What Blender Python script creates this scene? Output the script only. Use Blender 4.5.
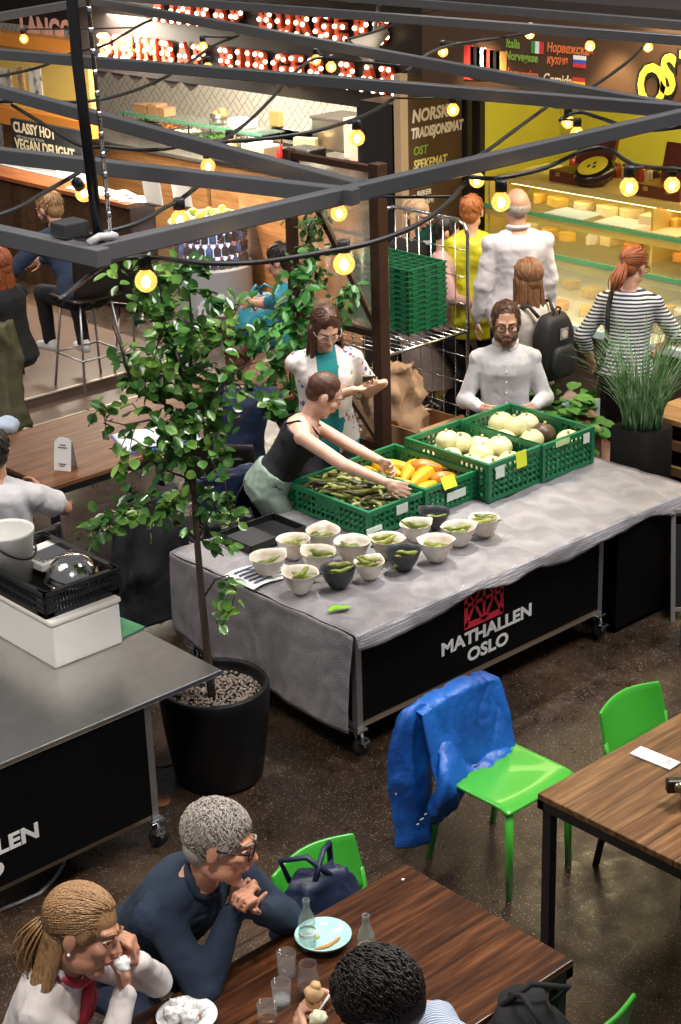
import bpy, math, random
from mathutils import Vector, Matrix, Quaternion
random.seed(7)
PI = math.pi
for o in list(bpy.data.objects): bpy.data.objects.remove(o)
scene = bpy.context.scene
COL = scene.collection

# ------------------------------------------------------------ camera
CAM_H, FPX, PITCH, ROLL, HEAD = 4.258, 1717.0, 0.3854, -0.0312, 0.73
_A = Vector((math.cos(HEAD), math.sin(HEAD), 0)); _B = Vector((-math.sin(HEAD), math.cos(HEAD), 0))
def _tw(v): return Vector((v.dot(_A), v.dot(_B), v.z))
_f = Vector((0, math.cos(PITCH), -math.sin(PITCH))); _r0 = Vector((1, 0, 0)); _u0 = Vector((0, math.sin(PITCH), math.cos(PITCH)))
_r = math.cos(ROLL)*_r0 + math.sin(ROLL)*_u0; _u = -math.sin(ROLL)*_r0 + math.cos(ROLL)*_u0
_f, _r, _u = _tw(_f), _tw(_r), _tw(_u)
cd = bpy.data.cameras.new('camera'); cam = bpy.data.objects.new('camera', cd); COL.objects.link(cam)
cd.sensor_width = 36.0; cd.lens = 36.0*FPX/1024.0; cd.clip_start = 0.1; cd.clip_end = 200
cam.matrix_world = Matrix(((_r.x, _u.x, -_f.x, 0), (_r.y, _u.y, -_f.y, 0), (_r.z, _u.z, -_f.z, CAM_H), (0, 0, 0, 1)))
cd.dof.use_dof = False
scene.camera = cam

# ------------------------------------------------------------ world, big lights, exposure
w = bpy.data.worlds.new('hall_ambient'); scene.world = w; w.use_nodes = True
w.node_tree.nodes['Background'].inputs[0].default_value = (0.90, 0.93, 1.0, 1)
w.node_tree.nodes['Background'].inputs[1].default_value = 0.13
scene.view_settings.view_transform = 'Standard'; scene.view_settings.look = 'None'
scene.view_settings.gamma = 1.0; scene.view_settings.use_curve_mapping = False
scene.view_settings.exposure = 0.45

def area(name, loc, target, size, power, col, size_y=None, spread=None):
    l = bpy.data.lights.new(name, 'AREA'); l.energy = power; l.color = col
    l.shape = 'RECTANGLE'; l.size = size; l.size_y = size_y or size
    if spread: l.spread = spread
    o = bpy.data.objects.new(name, l); COL.objects.link(o); o.location = loc
    o.rotation_euler = (Vector(target)-Vector(loc)).to_track_quat('-Z', 'Y').to_euler(); return o
def spot(name, loc, target, power, col, angle=60, blend=.6, radius=.06):
    l = bpy.data.lights.new(name, 'SPOT'); l.energy = power; l.color = col
    l.spot_size = math.radians(angle); l.spot_blend = blend; l.shadow_soft_size = radius
    o = bpy.data.objects.new(name, l); COL.objects.link(o); o.location = loc
    o.rotation_euler = (Vector(target)-Vector(loc)).to_track_quat('-Z', 'Y').to_euler(); return o
# roof skylights of the hall
area('skylight', (7.5, 3.0, 8.5), (6.0, 6.5, 0), 2.6, 620, (1.0, 0.97, 0.93), 4.0)
area('skylight', (1.0, 9.5, 8.5), (5.0, 7.0, 0), 2.6, 330, (1.0, 0.93, 0.84), 4.0)
spot('yellow_wall_fill', (10.4, 8.3, 2.85), (12.3, 9.6, 1.5), 100, (1.0, .93, .72), 120)  # added fill spot with no fixture behind it, brightens the yellow wall
spot('overhead_spot', (1.2, 2.6, 6.6), (3.3, 5.2, .8), 520, (1.0, .95, .90), 42, .8, .15)  # added fill, not a hall lamp: lifts the steel counter and front-left diners
# ceiling spotlights over the stall, the tables and the shop fronts
spot('overhead_spot', (7.4, 7.6, 7.0), (6.2, 6.45, 0.7), 1650, (1.0, 0.94, 0.87), 27, .9, .12)
spot('overhead_spot', (6.5, 2.6, 6.0), (5.1, 3.7, 0), 420, (1.0, 0.84, 0.62), 30, .8)
spot('overhead_spot', (6.0, 12.5, 6.0), (7.5, 10.2, 0), 600, (1.0, 0.82, 0.70), 60)
spot('overhead_spot', (2.0, 2.0, 6.5), (3.0, 3.8, 0.8), 300, (1.0, 0.88, 0.74), 40)
# ------------------------------------------------------------ materials
_mats = {}
def M(name, col, rough=.5, metal=0., var=0., vscale=8., bump=0., bscale=60., spec=None, trans=0., emit=0., ecol=None, ior=None, alpha=None, coat=0., sss=0., stretch=None):
    if name in _mats: return _mats[name]
    m = bpy.data.materials.new(name); m.use_nodes = True; nt = m.node_tree; b = nt.nodes['Principled BSDF']
    c = (*col, 1)
    b.inputs['Base Color'].default_value = c; b.inputs['Roughness'].default_value = rough; b.inputs['Metallic'].default_value = metal
    if spec is not None: b.inputs['Specular IOR Level'].default_value = spec
    if trans: b.inputs['Transmission Weight'].default_value = trans
    if ior: b.inputs['IOR'].default_value = ior
    if coat: b.inputs['Coat Weight'].default_value = coat
    if alpha is not None: b.inputs['Alpha'].default_value = alpha
    if sss: b.inputs['Subsurface Weight'].default_value = sss; b.inputs['Subsurface Radius'].default_value = (.02, .008, .004)
    if emit: b.inputs['Emission Color'].default_value = (*(ecol or col), 1); b.inputs['Emission Strength'].default_value = emit
    if var or bump:
        tc = nt.nodes.new('ShaderNodeTexCoord'); mp = nt.nodes.new('ShaderNodeMapping'); nt.links.new(tc.outputs['Object'], mp.inputs[0])
        if stretch: mp.inputs['Scale'].default_value = stretch
    if var:
        n = nt.nodes.new('ShaderNodeTexNoise'); n.inputs['Scale'].default_value = vscale; n.inputs['Detail'].default_value = 4
        nt.links.new(mp.outputs[0], n.inputs['Vector'])
        mx = nt.nodes.new('ShaderNodeMix'); mx.data_type = 'RGBA'
        mx.inputs[6].default_value = tuple(max(0, x*(1-var)) for x in col)+(1,); mx.inputs[7].default_value = tuple(min(1, x*(1+var)) for x in col)+(1,)
        nt.links.new(n.outputs['Fac'], mx.inputs[0]); nt.links.new(mx.outputs[2], b.inputs['Base Color'])
    if bump:
        n = nt.nodes.new('ShaderNodeTexNoise'); n.inputs['Scale'].default_value = bscale; n.inputs['Detail'].default_value = 3
        nt.links.new(mp.outputs[0], n.inputs['Vector']); bp = nt.nodes.new('ShaderNodeBump'); bp.inputs['Strength'].default_value = bump; bp.inputs['Distance'].default_value = .01
        nt.links.new(n.outputs['Fac'], bp.inputs['Height']); nt.links.new(bp.outputs[0], b.inputs['Normal'])
    _mats[name] = m; return m
class NT:
    """small node helper on one material"""
    def __init__(s, name, rough=.5, metal=0.):
        s.m = bpy.data.materials.new(name); s.m.use_nodes = True; s.t = s.m.node_tree; s.b = s.t.nodes['Principled BSDF']
        s.b.inputs['Roughness'].default_value = rough; s.b.inputs['Metallic'].default_value = metal; _mats[name] = s.m
        s.tc = s.t.nodes.new('ShaderNodeTexCoord')
    def n(s, typ, **kw):
        x = s.t.nodes.new(typ)
        for k, v in kw.items(): setattr(x, k, v)
        return x
    def l(s, a, b): s.t.links.new(a, b)
    def map(s, scale=(1, 1, 1), rot=(0, 0, 0), loc=(0, 0, 0)):
        x = s.n('ShaderNodeMapping'); x.inputs['Scale'].default_value = scale; x.inputs['Rotation'].default_value = rot; x.inputs['Location'].default_value = loc
        s.l(s.tc.outputs['Object'], x.inputs[0]); return x.outputs[0]
    def noise(s, vec, scale, detail=3, rough=.5):
        x = s.n('ShaderNodeTexNoise'); x.inputs['Scale'].default_value = scale; x.inputs['Detail'].default_value = detail; x.inputs['Roughness'].default_value = rough
        s.l(vec, x.inputs['Vector']); return x.outputs['Fac']
    def ramp(s, fac, stops, interp='LINEAR'):
        x = s.n('ShaderNodeValToRGB'); r = x.color_ramp; r.interpolation = interp
        while len(r.elements) < len(stops): r.elements.new(.5)
        for e, (p, c) in zip(r.elements, stops): e.position = p; e.color = (*c, 1) if len(c) == 3 else c
        s.l(fac, x.inputs[0]); return x.outputs[0]
    def mix(s, fac, a, b, mode='MIX'):
        x = s.n('ShaderNodeMix', data_type='RGBA', blend_type=mode)
        for i, v in ((0, fac), (6, a), (7, b)):
            if isinstance(v, (int, float)): x.inputs[i].default_value = v
            elif isinstance(v, tuple): x.inputs[i].default_value = (*v, 1)
            else: s.l(v, x.inputs[i])
        return x.outputs[2]
    def math(s, op, a, b=None, c=None):
        x = s.n('ShaderNodeMath', operation=op)
        for i, v in enumerate((a, b, c)):
            if v is None: continue
            if isinstance(v, (int, float)): x.inputs[i].default_value = v
            else: s.l(v, x.inputs[i])
        return x.outputs[0]
    def sep(s, vec=None):
        x = s.n('ShaderNodeSeparateXYZ'); s.l(vec or s.tc.outputs['Object'], x.inputs[0]); return x.outputs
    def bump(s, h, strength=.3, dist=.01):
        x = s.n('ShaderNodeBump'); x.inputs['Strength'].default_value = strength; x.inputs['Distance'].default_value = dist
        s.l(h, x.inputs['Height']); s.l(x.outputs[0], s.b.inputs['Normal'])
    def color(s, c): s.l(c, s.b.inputs['Base Color'])

# ------------------------------------------------------------ mesh builder
def V(*a): return Vector(a)
def basis(d):
    d = d.normalized(); h = Vector((0, 0, 1)) if abs(d.z) < .95 else Vector((1, 0, 0))
    a = h.cross(d).normalized(); return a, d.cross(a), d
def rotz(p, a): c, s = math.cos(a), math.sin(a); return Vector((p[0]*c-p[1]*s, p[0]*s+p[1]*c, p[2]))
class MB:
    def __init__(s): s.v = []; s.f = []; s.mi = []; s.cur = 0; s.X = None
    def add(s, vs, fs):
        o = len(s.v)
        if s.X is not None: vs = [s.X @ Vector(v) for v in vs]
        s.v += [tuple(v) for v in vs]; s.f += [tuple(i+o for i in f) for f in fs]; s.mi += [s.cur]*len(fs); return s
    def mat(s, i): s.cur = i; return s
    def xf(s, m): s.X = m; return s
    def box(s, c, d, rz=0, R=None):
        hx, hy, hz = d[0]/2, d[1]/2, d[2]/2; R = R or (Matrix.Rotation(rz, 3, 'Z') if rz else None); c = Vector(c)
        vs = [Vector((x*hx, y*hy, z*hz)) for x in (-1, 1) for y in (-1, 1) for z in (-1, 1)]
        vs = [c+(R @ v if R else v) for v in vs]
        return s.add(vs, [(0, 1, 3, 2), (4, 6, 7, 5), (0, 4, 5, 1), (2, 3, 7, 6), (0, 2, 6, 4), (1, 5, 7, 3)])
    def bb(s, x0, x1, y0, y1, z0, z1): return s.box(((x0+x1)/2, (y0+y1)/2, (z0+z1)/2), (abs(x1-x0), abs(y1-y0), abs(z1-z0)))
    def rings(s, rs, cap=True, closed=False):
        n = len(rs[0]); vs = [p for r in rs for p in r]; fs = []
        m = len(rs)
        for i in range(m if closed else m-1):
            for j in range(n): a = i*n; b = ((i+1) % m)*n; fs.append((a+j, a+(j+1) % n, b+(j+1) % n, b+j))
        if cap and not closed: fs.append(tuple(range(n-1, -1, -1))); fs.append(tuple((m-1)*n+j for j in range(n)))
        return s.add(vs, fs)
    def cyl(s, p0, p1, r0, r1=None, n=12, cap=True):
        p0, p1 = Vector(p0), Vector(p1); r1 = r0 if r1 is None else r1; a, b, d = basis(p1-p0)
        return s.rings([[p+(a*math.cos(t)+b*math.sin(t))*r for t in [2*PI*k/n for k in range(n)]] for p, r in ((p0, r0), (p1, r1))], cap)
    def tube(s, pts, r, n=8, cap=True):
        pts = [Vector(p) for p in pts]; rs = []; a = None
        for i, p in enumerate(pts):
            d = (pts[min(i+1, len(pts)-1)]-pts[max(i-1, 0)])
            if d.length < 1e-9: d = Vector((0, 0, 1))
            d.normalize()
            if a is None: a, b, _ = basis(d)
            else:
                a = (a-d*a.dot(d)); a = a.normalized() if a.length > 1e-6 else basis(d)[0]; b = d.cross(a)
            rr = r[i] if isinstance(r, (list, tuple)) else r
            rs.append([p+(a*math.cos(t)+b*math.sin(t))*rr for t in [2*PI*k/n for k in range(n)]])
        return s.rings(rs, cap)
    def cap(s, p0, p1, r0, r1=None, n=12, sx=1., ax=None):
        """capsule with rounded ends"""
        p0, p1 = Vector(p0), Vector(p1); r1 = r0 if r1 is None else r1; d = p1-p0
        if d.length < 1e-6: return s.ell(p0, (r0, r0, r0))
        a, b, d = basis(d)
        if ax is not None: a = (Vector(ax)-d*Vector(ax).dot(d)).normalized(); b = d.cross(a)
        rs = []
        for th in (-80, -50, -20): t = math.radians(th); rs.append((p0+d*math.sin(t)*r0, math.cos(t)*r0))
        for th in (20, 50, 80): t = math.radians(th); rs.append((p1+d*math.sin(t)*r1, math.cos(t)*r1))
        return s.rings([[p+(a*math.cos(t)*sx+b*math.sin(t))*r for t in [2*PI*k/n for k in range(n)]] for p, r in rs])
    def ell(s, c, r, R=None, nu=14, nv=9):
        c = Vector(c); rs = []
        for i in range(1, nv): 
            ph = PI*i/nv; rs.append([c+((R @ v) if R else v) for v in [Vector((r[0]*math.sin(ph)*math.cos(t), r[1]*math.sin(ph)*math.sin(t), -r[2]*math.cos(ph))) for t in [2*PI*k/nu for k in range(nu)]]])
        n = nu; vs = [p for q in rs for p in q]; top = Vector((0, 0, r[2])); top = R @ top if R else top
        vs += [c-top, c+top]; fs = []
        m = len(rs)
        for i in range(m-1):
            for j in range(n): fs.append((i*n+j, i*n+(j+1) % n, (i+1)*n+(j+1) % n, (i+1)*n+j))
        for j in range(n): fs.append((m*n, (j+1) % n, j)); fs.append((m*n+1, (m-1)*n+j, (m-1)*n+(j+1) % n))
        return s.add(vs, fs)
    def lathe(s, prof, c=(0, 0, 0), n=32, closed=False):
        """prof: (radius, z) pairs; from axis to axis or open shell"""
        c = Vector(c); rs = [[c+Vector((r*math.cos(t), r*math.sin(t), z)) for t in [2*PI*k/n for k in range(n)]] for r, z in prof]
        return s.rings(rs, cap=not closed, closed=closed)
    def prism(s, poly, axis, t):
        """poly: list of 3d points (planar), extruded by vector t"""
        t = Vector(t); n = len(poly); a = [Vector(p) for p in poly]; b = [p+t for p in a]
        return s.add(a+b, [tuple(range(n-1, -1, -1)), tuple(range(n, 2*n))]+[(i, (i+1) % n, n+(i+1) % n, n+i) for i in range(n)])
    def grid(s, fn, nu, nv, th=0.):
        """sheet: fn(u,v)->point, optional thickness (solid)"""
        P = [[Vector(fn(i/nu, j/nv)) for j in range(nv+1)] for i in range(nu+1)]
        vs = [p for r in P for p in r]; w = nv+1
        fs = [(i*w+j, (i+1)*w+j, (i+1)*w+j+1, i*w+j+1) for i in range(nu) for j in range(nv)]
        return s.add(vs, fs)
    def build(s, name, mats, parent=None, smooth=False, bevel=0., solid=0., sub=0, remesh=0., smooth_it=0, seg=2, disp=None):
        me = bpy.data.meshes.new(name); me.from_pydata(s.v, [], s.f)
        if not isinstance(mats, (list, tuple)): mats = [mats]
        for m in mats: me.materials.append(m)
        if len(mats) > 1:
            for p, i in zip(me.polygons, s.mi): p.material_index = i
        if smooth:
            for p in me.polygons: p.use_smooth = True
        me.update(); o = bpy.data.objects.new(name, me); COL.objects.link(o)
        if parent: o.parent = parent
        if solid: md = o.modifiers.new('solid', 'SOLIDIFY'); md.thickness = solid; md.offset = -1
        if remesh: md = o.modifiers.new('remesh', 'REMESH'); md.mode = 'VOXEL'; md.voxel_size = remesh; md.use_smooth_shade = True
        if smooth_it: md = o.modifiers.new('smooth', 'SMOOTH'); md.iterations = smooth_it; md.factor = .5
        if disp:
            tx = bpy.data.textures.new('folds', 'CLOUDS'); tx.noise_scale = disp[1]; tx.noise_depth = 2
            md = o.modifiers.new('folds', 'DISPLACE'); md.texture = tx; md.strength = disp[0]; md.mid_level = .5; md.texture_coords = 'LOCAL'
        if bevel: md = o.modifiers.new('bevel', 'BEVEL'); md.width = bevel; md.segments = seg; md.limit_method = 'ANGLE'; md.angle_limit = math.radians(40)
        if sub: md = o.modifiers.new('sub', 'SUBSURF'); md.levels = sub; md.render_levels = sub
        return o
def tag(o, label=None, cat=None, group=None, kind=None):
    if label: o['label'] = label
    if cat: o['category'] = cat
    if group: o['group'] = group
    if kind: o['kind'] = kind
    return o
def thing(name, label, cat, loc=(0, 0, 0), rz=0, group=None, scale=1.):
    o = bpy.data.objects.new(name, None); COL.objects.link(o); o.empty_display_size = .1
    o.location = loc; o.rotation_euler = (0, 0, rz); o.scale = (scale,)*3; return tag(o, label, cat, group)
def struct(o): o['kind'] = 'structure'; return o
def dup(root, loc, rz=None, label=None, group=None, scale=None):
    r = root.copy(); COL.objects.link(r); r.location = loc
    if rz is not None: r.rotation_euler = (0, 0, rz)
    if scale: r.scale = (scale,)*3
    if label: r['label'] = label
    if group: r['group'] = group
    for ch in list(root.children):
        c = ch.copy(); COL.objects.link(c); c.parent = r
        for g in list(ch.children): d = g.copy(); COL.objects.link(d); d.parent = c
    return r
def text(name, body, mat, parent, loc, size, rot, extrude=.001, offset=0., align='LEFT', shear=0., sx=1.):
    cu = bpy.data.curves.new(name, 'FONT'); cu.body = body; cu.size = size; cu.extrude = extrude; cu.offset = offset; cu.align_x = align; cu.shear = shear; cu.resolution_u = 3
    tmp = bpy.data.objects.new(name, cu); COL.objects.link(tmp)
    bpy.context.view_layer.update()
    me = bpy.data.meshes.new_from_object(tmp.evaluated_get(bpy.context.evaluated_depsgraph_get())); bpy.data.objects.remove(tmp)
    me.materials.clear(); me.materials.append(mat)
    o = bpy.data.objects.new(name, me); COL.objects.link(o); o.location = loc; o.scale = (sx, 1, 1)
    o.rotation_euler = rot if not isinstance(rot, Matrix) else rot.to_euler()
    if parent: o.parent = parent
    return o
# rotation of text standing upright on a face: facing -X (reads along -Y), facing -Y (reads along +X)
ROT_NX = (PI/2, 0, -PI/2); ROT_NY = (PI/2, 0, 0)
AWAY = math.radians(-41.8)      # yaw of someone who looks away from the balcony
def face(deg): return AWAY+math.radians(deg)   # 0 away, 90 picture left, 180 towards, -90 picture right
from mathutils import noise as mnoise
def crease(o, amp=.02, scale=6., stretch=(1, 1, .45), seed=0., fine=.35):
    """sharp cloth folds: ridged noise pushed along the vertex normals"""
    me = o.data; me.update(); ns = [v.normal.copy() for v in me.vertices]; st = Vector(stretch)
    for v, n in zip(me.vertices, ns):
        p = Vector((v.co.x*st.x, v.co.y*st.y, v.co.z*st.z))*scale+Vector((seed, seed*1.7, seed*.3)); w_ = mnoise.noise_vector(p*.7)*.6
        r = 1-abs(mnoise.noise(p+w_))*2.2; r2 = 1-abs(mnoise.noise((p+w_)*2.3+Vector((5, 1, 9))))*2.2
        v.co += n*amp*((max(0, r)**2-.5)+fine*(max(0, r2)**2-.5))
    me.update(); return o
def fabric(name, col, var=.12, rough=.85, bump=.35, bscale=380):
    if name in _mats: return _mats[name]
    n = NT(name, rough); v = n.map(); a = n.noise(v, 6, 4); n.color(n.ramp(a, [(.3, tuple(x*(1-var) for x in col)), (.7, tuple(min(1, x*(1+var)) for x in col))]))
    x = n.n('ShaderNodeTexNoise'); x.inputs['Scale'].default_value = 4.5; x.inputs['Detail'].default_value = 2; x.inputs['Distortion'].default_value = .7; n.l(v, x.inputs['Vector'])
    rg = n.math('ABSOLUTE', n.math('SUBTRACT', x.outputs['Fac'], .5)); fine = n.math('MULTIPLY', n.noise(v, bscale, 2), .012)
    n.bump(n.math('ADD', n.math('MULTIPLY', rg, 1.), fine), .45, .05); return n.m
# ------------------------------------------------------------ surveying helpers: where a line of sight meets a real plane
CAMP = Vector((0, 0, CAM_H))
def ray(px, py): return _f+_r*((px-340.5)/FPX)-_u*((py-512)/FPX)
def at(px, py, z=0.): v = ray(px, py); return CAMP+v*((z-CAM_H)/v.z)
def atx(px, py, x): v = ray(px, py); return CAMP+v*(x/v.x)
def aty(px, py, y): v = ray(px, py); return CAMP+v*(y/v.y)

# ------------------------------------------------------------ shared materials
def floor_material():
    n = NT('dark_terrazzo_floor', .34); v = n.map()
    big = n.noise(v, .9, 4, .6); mid = n.noise(v, 9, 5, .65); fine = n.noise(v, 120, 2)
    base = n.ramp(big, [(.32, (.012, .0070, .0042)), (.5, (.025, .0145, .0085)), (.68, (.070, .041, .023))])
    c = n.mix(.55, base, n.ramp(mid, [(.3, (.45, .42, .38)), (.7, (1.45, 1.38, 1.3))]), 'MULTIPLY')
    vo = n.n('ShaderNodeTexVoronoi'); vo.inputs['Scale'].default_value = 130; n.l(v, vo.inputs['Vector'])
    col = n.n('ShaderNodeSeparateColor'); n.l(vo.outputs['Color'], col.inputs[0])
    spk = n.math('MULTIPLY', n.math('LESS_THAN', vo.outputs['Distance'], .26), n.math('GREATER_THAN', col.outputs[0], .62))
    c = n.mix(n.math('MULTIPLY', spk, .75), c, (.46, .40, .34))
    spk2 = n.math('MULTIPLY', n.math('LESS_THAN', vo.outputs['Distance'], .3), n.math('LESS_THAN', col.outputs[1], .25))
    c = n.mix(n.math('MULTIPLY', spk2, .7), c, (.020, .014, .012))
    s = n.sep(v)
    def line(o, period, off): 
        f = n.math('FRACT', n.math('MULTIPLY', n.math('ADD', o, off), 1/period)); return n.math('LESS_THAN', f, .012/period)
    ln = n.math('MAXIMUM', line(s[0], 2.4, .35), line(s[1], 2.4, .15))
    c = n.mix(n.math('MULTIPLY', ln, .8), c, (.012, .009, .008)); n.color(c)
    n.l(n.ramp(mid, [(.3, (.22,)*3), (.7, (.5,)*3)]), n.b.inputs['Roughness']); n.bump(n.math('ADD', fine, mid), .12, .004); return n.m
def wood_material(name, dark, mid, light, plank=.13, axis='x', rough=.35, seam=.006, gs=1.):
    """planks that run along `axis`; seams across the other axis"""
    n = NT(name, rough); v = n.map((2, 26, 26) if axis == 'x' else (26, 2, 26)); s = n.sep()
    o = s[1] if axis == 'x' else s[0]
    q = n.math('MULTIPLY', o, 1/plank); idx = n.math('FLOOR', q); fr = n.math('FRACT', q)
    wn = n.n('ShaderNodeTexWhiteNoise', noise_dimensions='1D'); n.l(idx, wn.inputs['W'])
    off = n.n('ShaderNodeVectorMath', operation='ADD'); n.l(v, off.inputs[0]); n.l(wn.outputs['Color'], off.inputs[1])
    sc = n.n('ShaderNodeVectorMath', operation='SCALE'); n.l(off.outputs[0], sc.inputs[0]); sc.inputs['Scale'].default_value = gs
    g = n.noise(sc.outputs[0], 1.4, 6, .62)
    c = n.ramp(g, [(.28, dark), (.5, mid), (.74, light)])
    c = n.mix(.6, c, n.ramp(wn.outputs['Value'], [(0, (.62, .60, .58)), (1, (1.32, 1.28, 1.2))]), 'MULTIPLY')
    sm = n.math('LESS_THAN', fr, seam/plank); c = n.mix(n.math('MULTIPLY', sm, .8), c, tuple(x*.25 for x in dark)); n.color(c)
    n.bump(g, .12, .003); return n.m
FLOOR = floor_material()
WOOD_TABLE = wood_material('dark_plank_table', (.018, .006, .003), (.075, .025, .009), (.20, .075, .028), .13, 'x', .28, .003)
WOOD_RED = wood_material('reddish_wood', (.10, .030, .012), (.20, .065, .025), (.33, .13, .055), .12, 'y', .35)
WOOD_PLY = wood_material('warm_plywood', (.30, .13, .045), (.48, .23, .085), (.62, .34, .15), .22, 'y', .45)
WOOD_BENCH = wood_material('pale_bench_wood', (.34, .18, .07), (.52, .31, .14), (.68, .46, .24), .2, 'y', .4)
WOOD_DARK = wood_material('dark_stained_wood', (.018, .010, .007), (.050, .026, .016), (.10, .055, .032), .14, 'x', .35)
BLACK = M('black_painted_steel', (.010, .010, .011), .42, .0, .1, 30); BLACK_PANEL = M('black_vinyl_panel', (.003, .003, .0035), .5, 0, 0, 8, .02, 3, spec=.12)
STEEL = M('brushed_steel', (.58, .57, .55), .30, 1., .15, 14, .05, 200); CHROME = M('chrome_wire', (.70, .70, .72), .18, 1.)
GALV = M('galvanised_steel', (.42, .42, .43), .45, .9, .2, 20); RUBBER = M('rubber_wheel', (.02, .02, .02), .6)
WHITE = M('white_plastic', (.78, .77, .74), .4); PAPER = M('white_paper', (.82, .82, .82), .7); CARD = M('cardboard', (.42, .24, .12), .8, 0, .12, 9); KRAFT = M('kraft_paper', (.46, .29, .17), .75, 0, .15, 12, .3, 30)

# ------------------------------------------------------------ setting
mb = MB(); mb.bb(-6, 22, -4, 26, -.1, 0); struct(mb.build('floor', FLOOR))
# raised bar platform at the back left, two stone-edged steps
mb = MB(); mb.bb(3.0, 8.2, 11.0, 13.5, 0, .16); struct(mb.build('trim_1', M('platform_stone', (.10, .066, .050), .35, 0, .25, 6, .05, 40)))
mb = MB(); mb.bb(3.0, 8.2, 10.62, 11.0, 0, .08); struct(mb.build('trim_2', _mats['platform_stone']))
mb = MB(); mb.bb(3.0, 8.2, 10.985, 11.005, .150, .163); mb.bb(3.0, 8.2, 10.605, 10.625, .070, .083); struct(mb.build('trim_3', M('step_edge_strip', (.55, .50, .42), .35, .5)))

# back wall of the kitchens with herringbone tiles
def herringbone():
    n = NT('white_herringbone_tiles', .22); s = n.sep()
    # 45 degree block pattern on the wall plane (y, z)
    u = n.math('MULTIPLY', n.math('ADD', s[1], s[2]), 4.6); v = n.math('MULTIPLY', n.math('SUBTRACT', s[1], s[2]), 4.6)
    fu = n.math('FRACT', u); fv = n.math('FRACT', v); iu = n.math('FLOOR', u); iv = n.math('FLOOR', v)
    par = n.math('MODULO', n.math('ABSOLUTE', n.math('ADD', iu, iv)), 2.)
    fu2 = n.math('FRACT', n.math('MULTIPLY', u, 2.)); fv2 = n.math('FRACT', n.math('MULTIPLY', v, 2.))
    sel = n.n('ShaderNodeMix', data_type='FLOAT'); n.l(par, sel.inputs[0]); n.l(fu2, sel.inputs[2]); n.l(fv2, sel.inputs[3])
    g = n.math('MAXIMUM', n.math('LESS_THAN', sel.outputs[0], .12), n.math('MAXIMUM', n.math('LESS_THAN', fu, .05), n.math('LESS_THAN', fv, .05)))
    n.color(n.mix(g, (.74, .70, .62), (.30, .27, .23))); n.bump(g, -.3, .004); return n.m
mb = MB(); mb.bb(12.6, 12.75, 10.6, 21.0, 0, 2.6); struct(mb.build('wall_back', herringbone()))
mb = MB(); mb.bb(10.9, 12.6, 10.55, 10.62, 0, 2.6); struct(mb.build('wall_divider', M('painted_divider', (.05, .045, .04), .6)))
mb = MB(); mb.bb(12.2, 12.35, 2.0, 10.55, 0, 2.9); mb.bb(9.9, 12.2, 10.45, 10.55, 0, 2.6)
struct(mb.build('wall_right', M('mustard_yellow_wall', (.66, .57, .045), .55, 0, .12, 3)))
mb = MB(); mb.bb(9.2, 15.5, 2.0, 14.9, 2.95, 3.05); struct(mb.build('ceiling', M('dark_shop_ceiling', (.03, .022, .02), .7)))
mb = MB(); mb.bb(15.4, 15.5, 2.0, 24, 0, 6.5); struct(mb.build('wall_far', M('dark_red_wall', (.060, .012, .012), .7, 0, .3, 2)))
mb = MB(); mb.bb(3.0, 15.5, 20.9, 21.0, 0, 5.5); struct(mb.build('wall_left', M('dark_hall_wall', (.035, .028, .026), .7, 0, .3, 2)))
# timber lining behind the drinks cooler
mb = MB(); mb.bb(9.75, 9.83, 10.15, 12.15, 0, 1.22)
o = mb.build('wall_timber', WOOD_PLY); struct(o)
mb = MB(); mb.bb(9.62, 9.72, 10.3, 10.40, 0, 2.3); struct(mb.build('trim_4', M('dark_pillar_paint', (.008, .007, .007), .5)))
# black pillar and thin mullions between the two shops
mb = MB(); mb.bb(9.15, 9.45, 9.50, 9.86, 0, 2.22); struct(mb.build('trim_5', _mats['dark_pillar_paint']))
mb = MB(); p = aty(462, 150, 9.42); mb.bb(p.x, p.x+.05, 9.36, 9.46, 0, 2.95); mb.bb(p.x+.14, p.x+.20, 9.36, 9.46, 0, 2.95); struct(mb.build('trim_6', _mats['dark_pillar_paint']))

# ------------------------------------------------------------ chalk menu board beside the pillar
BROWNB = M('brown_menu_board', (.070, .034, .016), .55, 0, .2, 3); CHALK = M('chalk_white', (.85, .78, .74), .8); CHALKY = M('chalk_yellow', (.75, .66, .22), .8); CHALKR = M('chalk_red', (.62, .07, .05), .8); CHALKG = M('chalk_green', (.22, .38, .05), .8); ORANGE = M('orange_lettering', (.75, .18, .05), .7)
p0 = aty(402, 100, 9.42); p1 = aty(460, 150, 9.42); wB = p1.x-p0.x
t = thing('menu_board', 'tall brown chalk menu board headed NORSK TRADISJONSMAT beside the black pillar', 'menu board', (p0.x, 9.42, 0))
mb = MB(); mb.bb(0.03, wB, -.02, .03, .75, 2.42); mb.build('board', BROWNB, t)
mb = MB(); mb.bb(-.05, .03, -.03, .04, .7, 2.45); mb.build('side_frame', M('tan_frame', (.42, .30, .18), .5), t)
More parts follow.
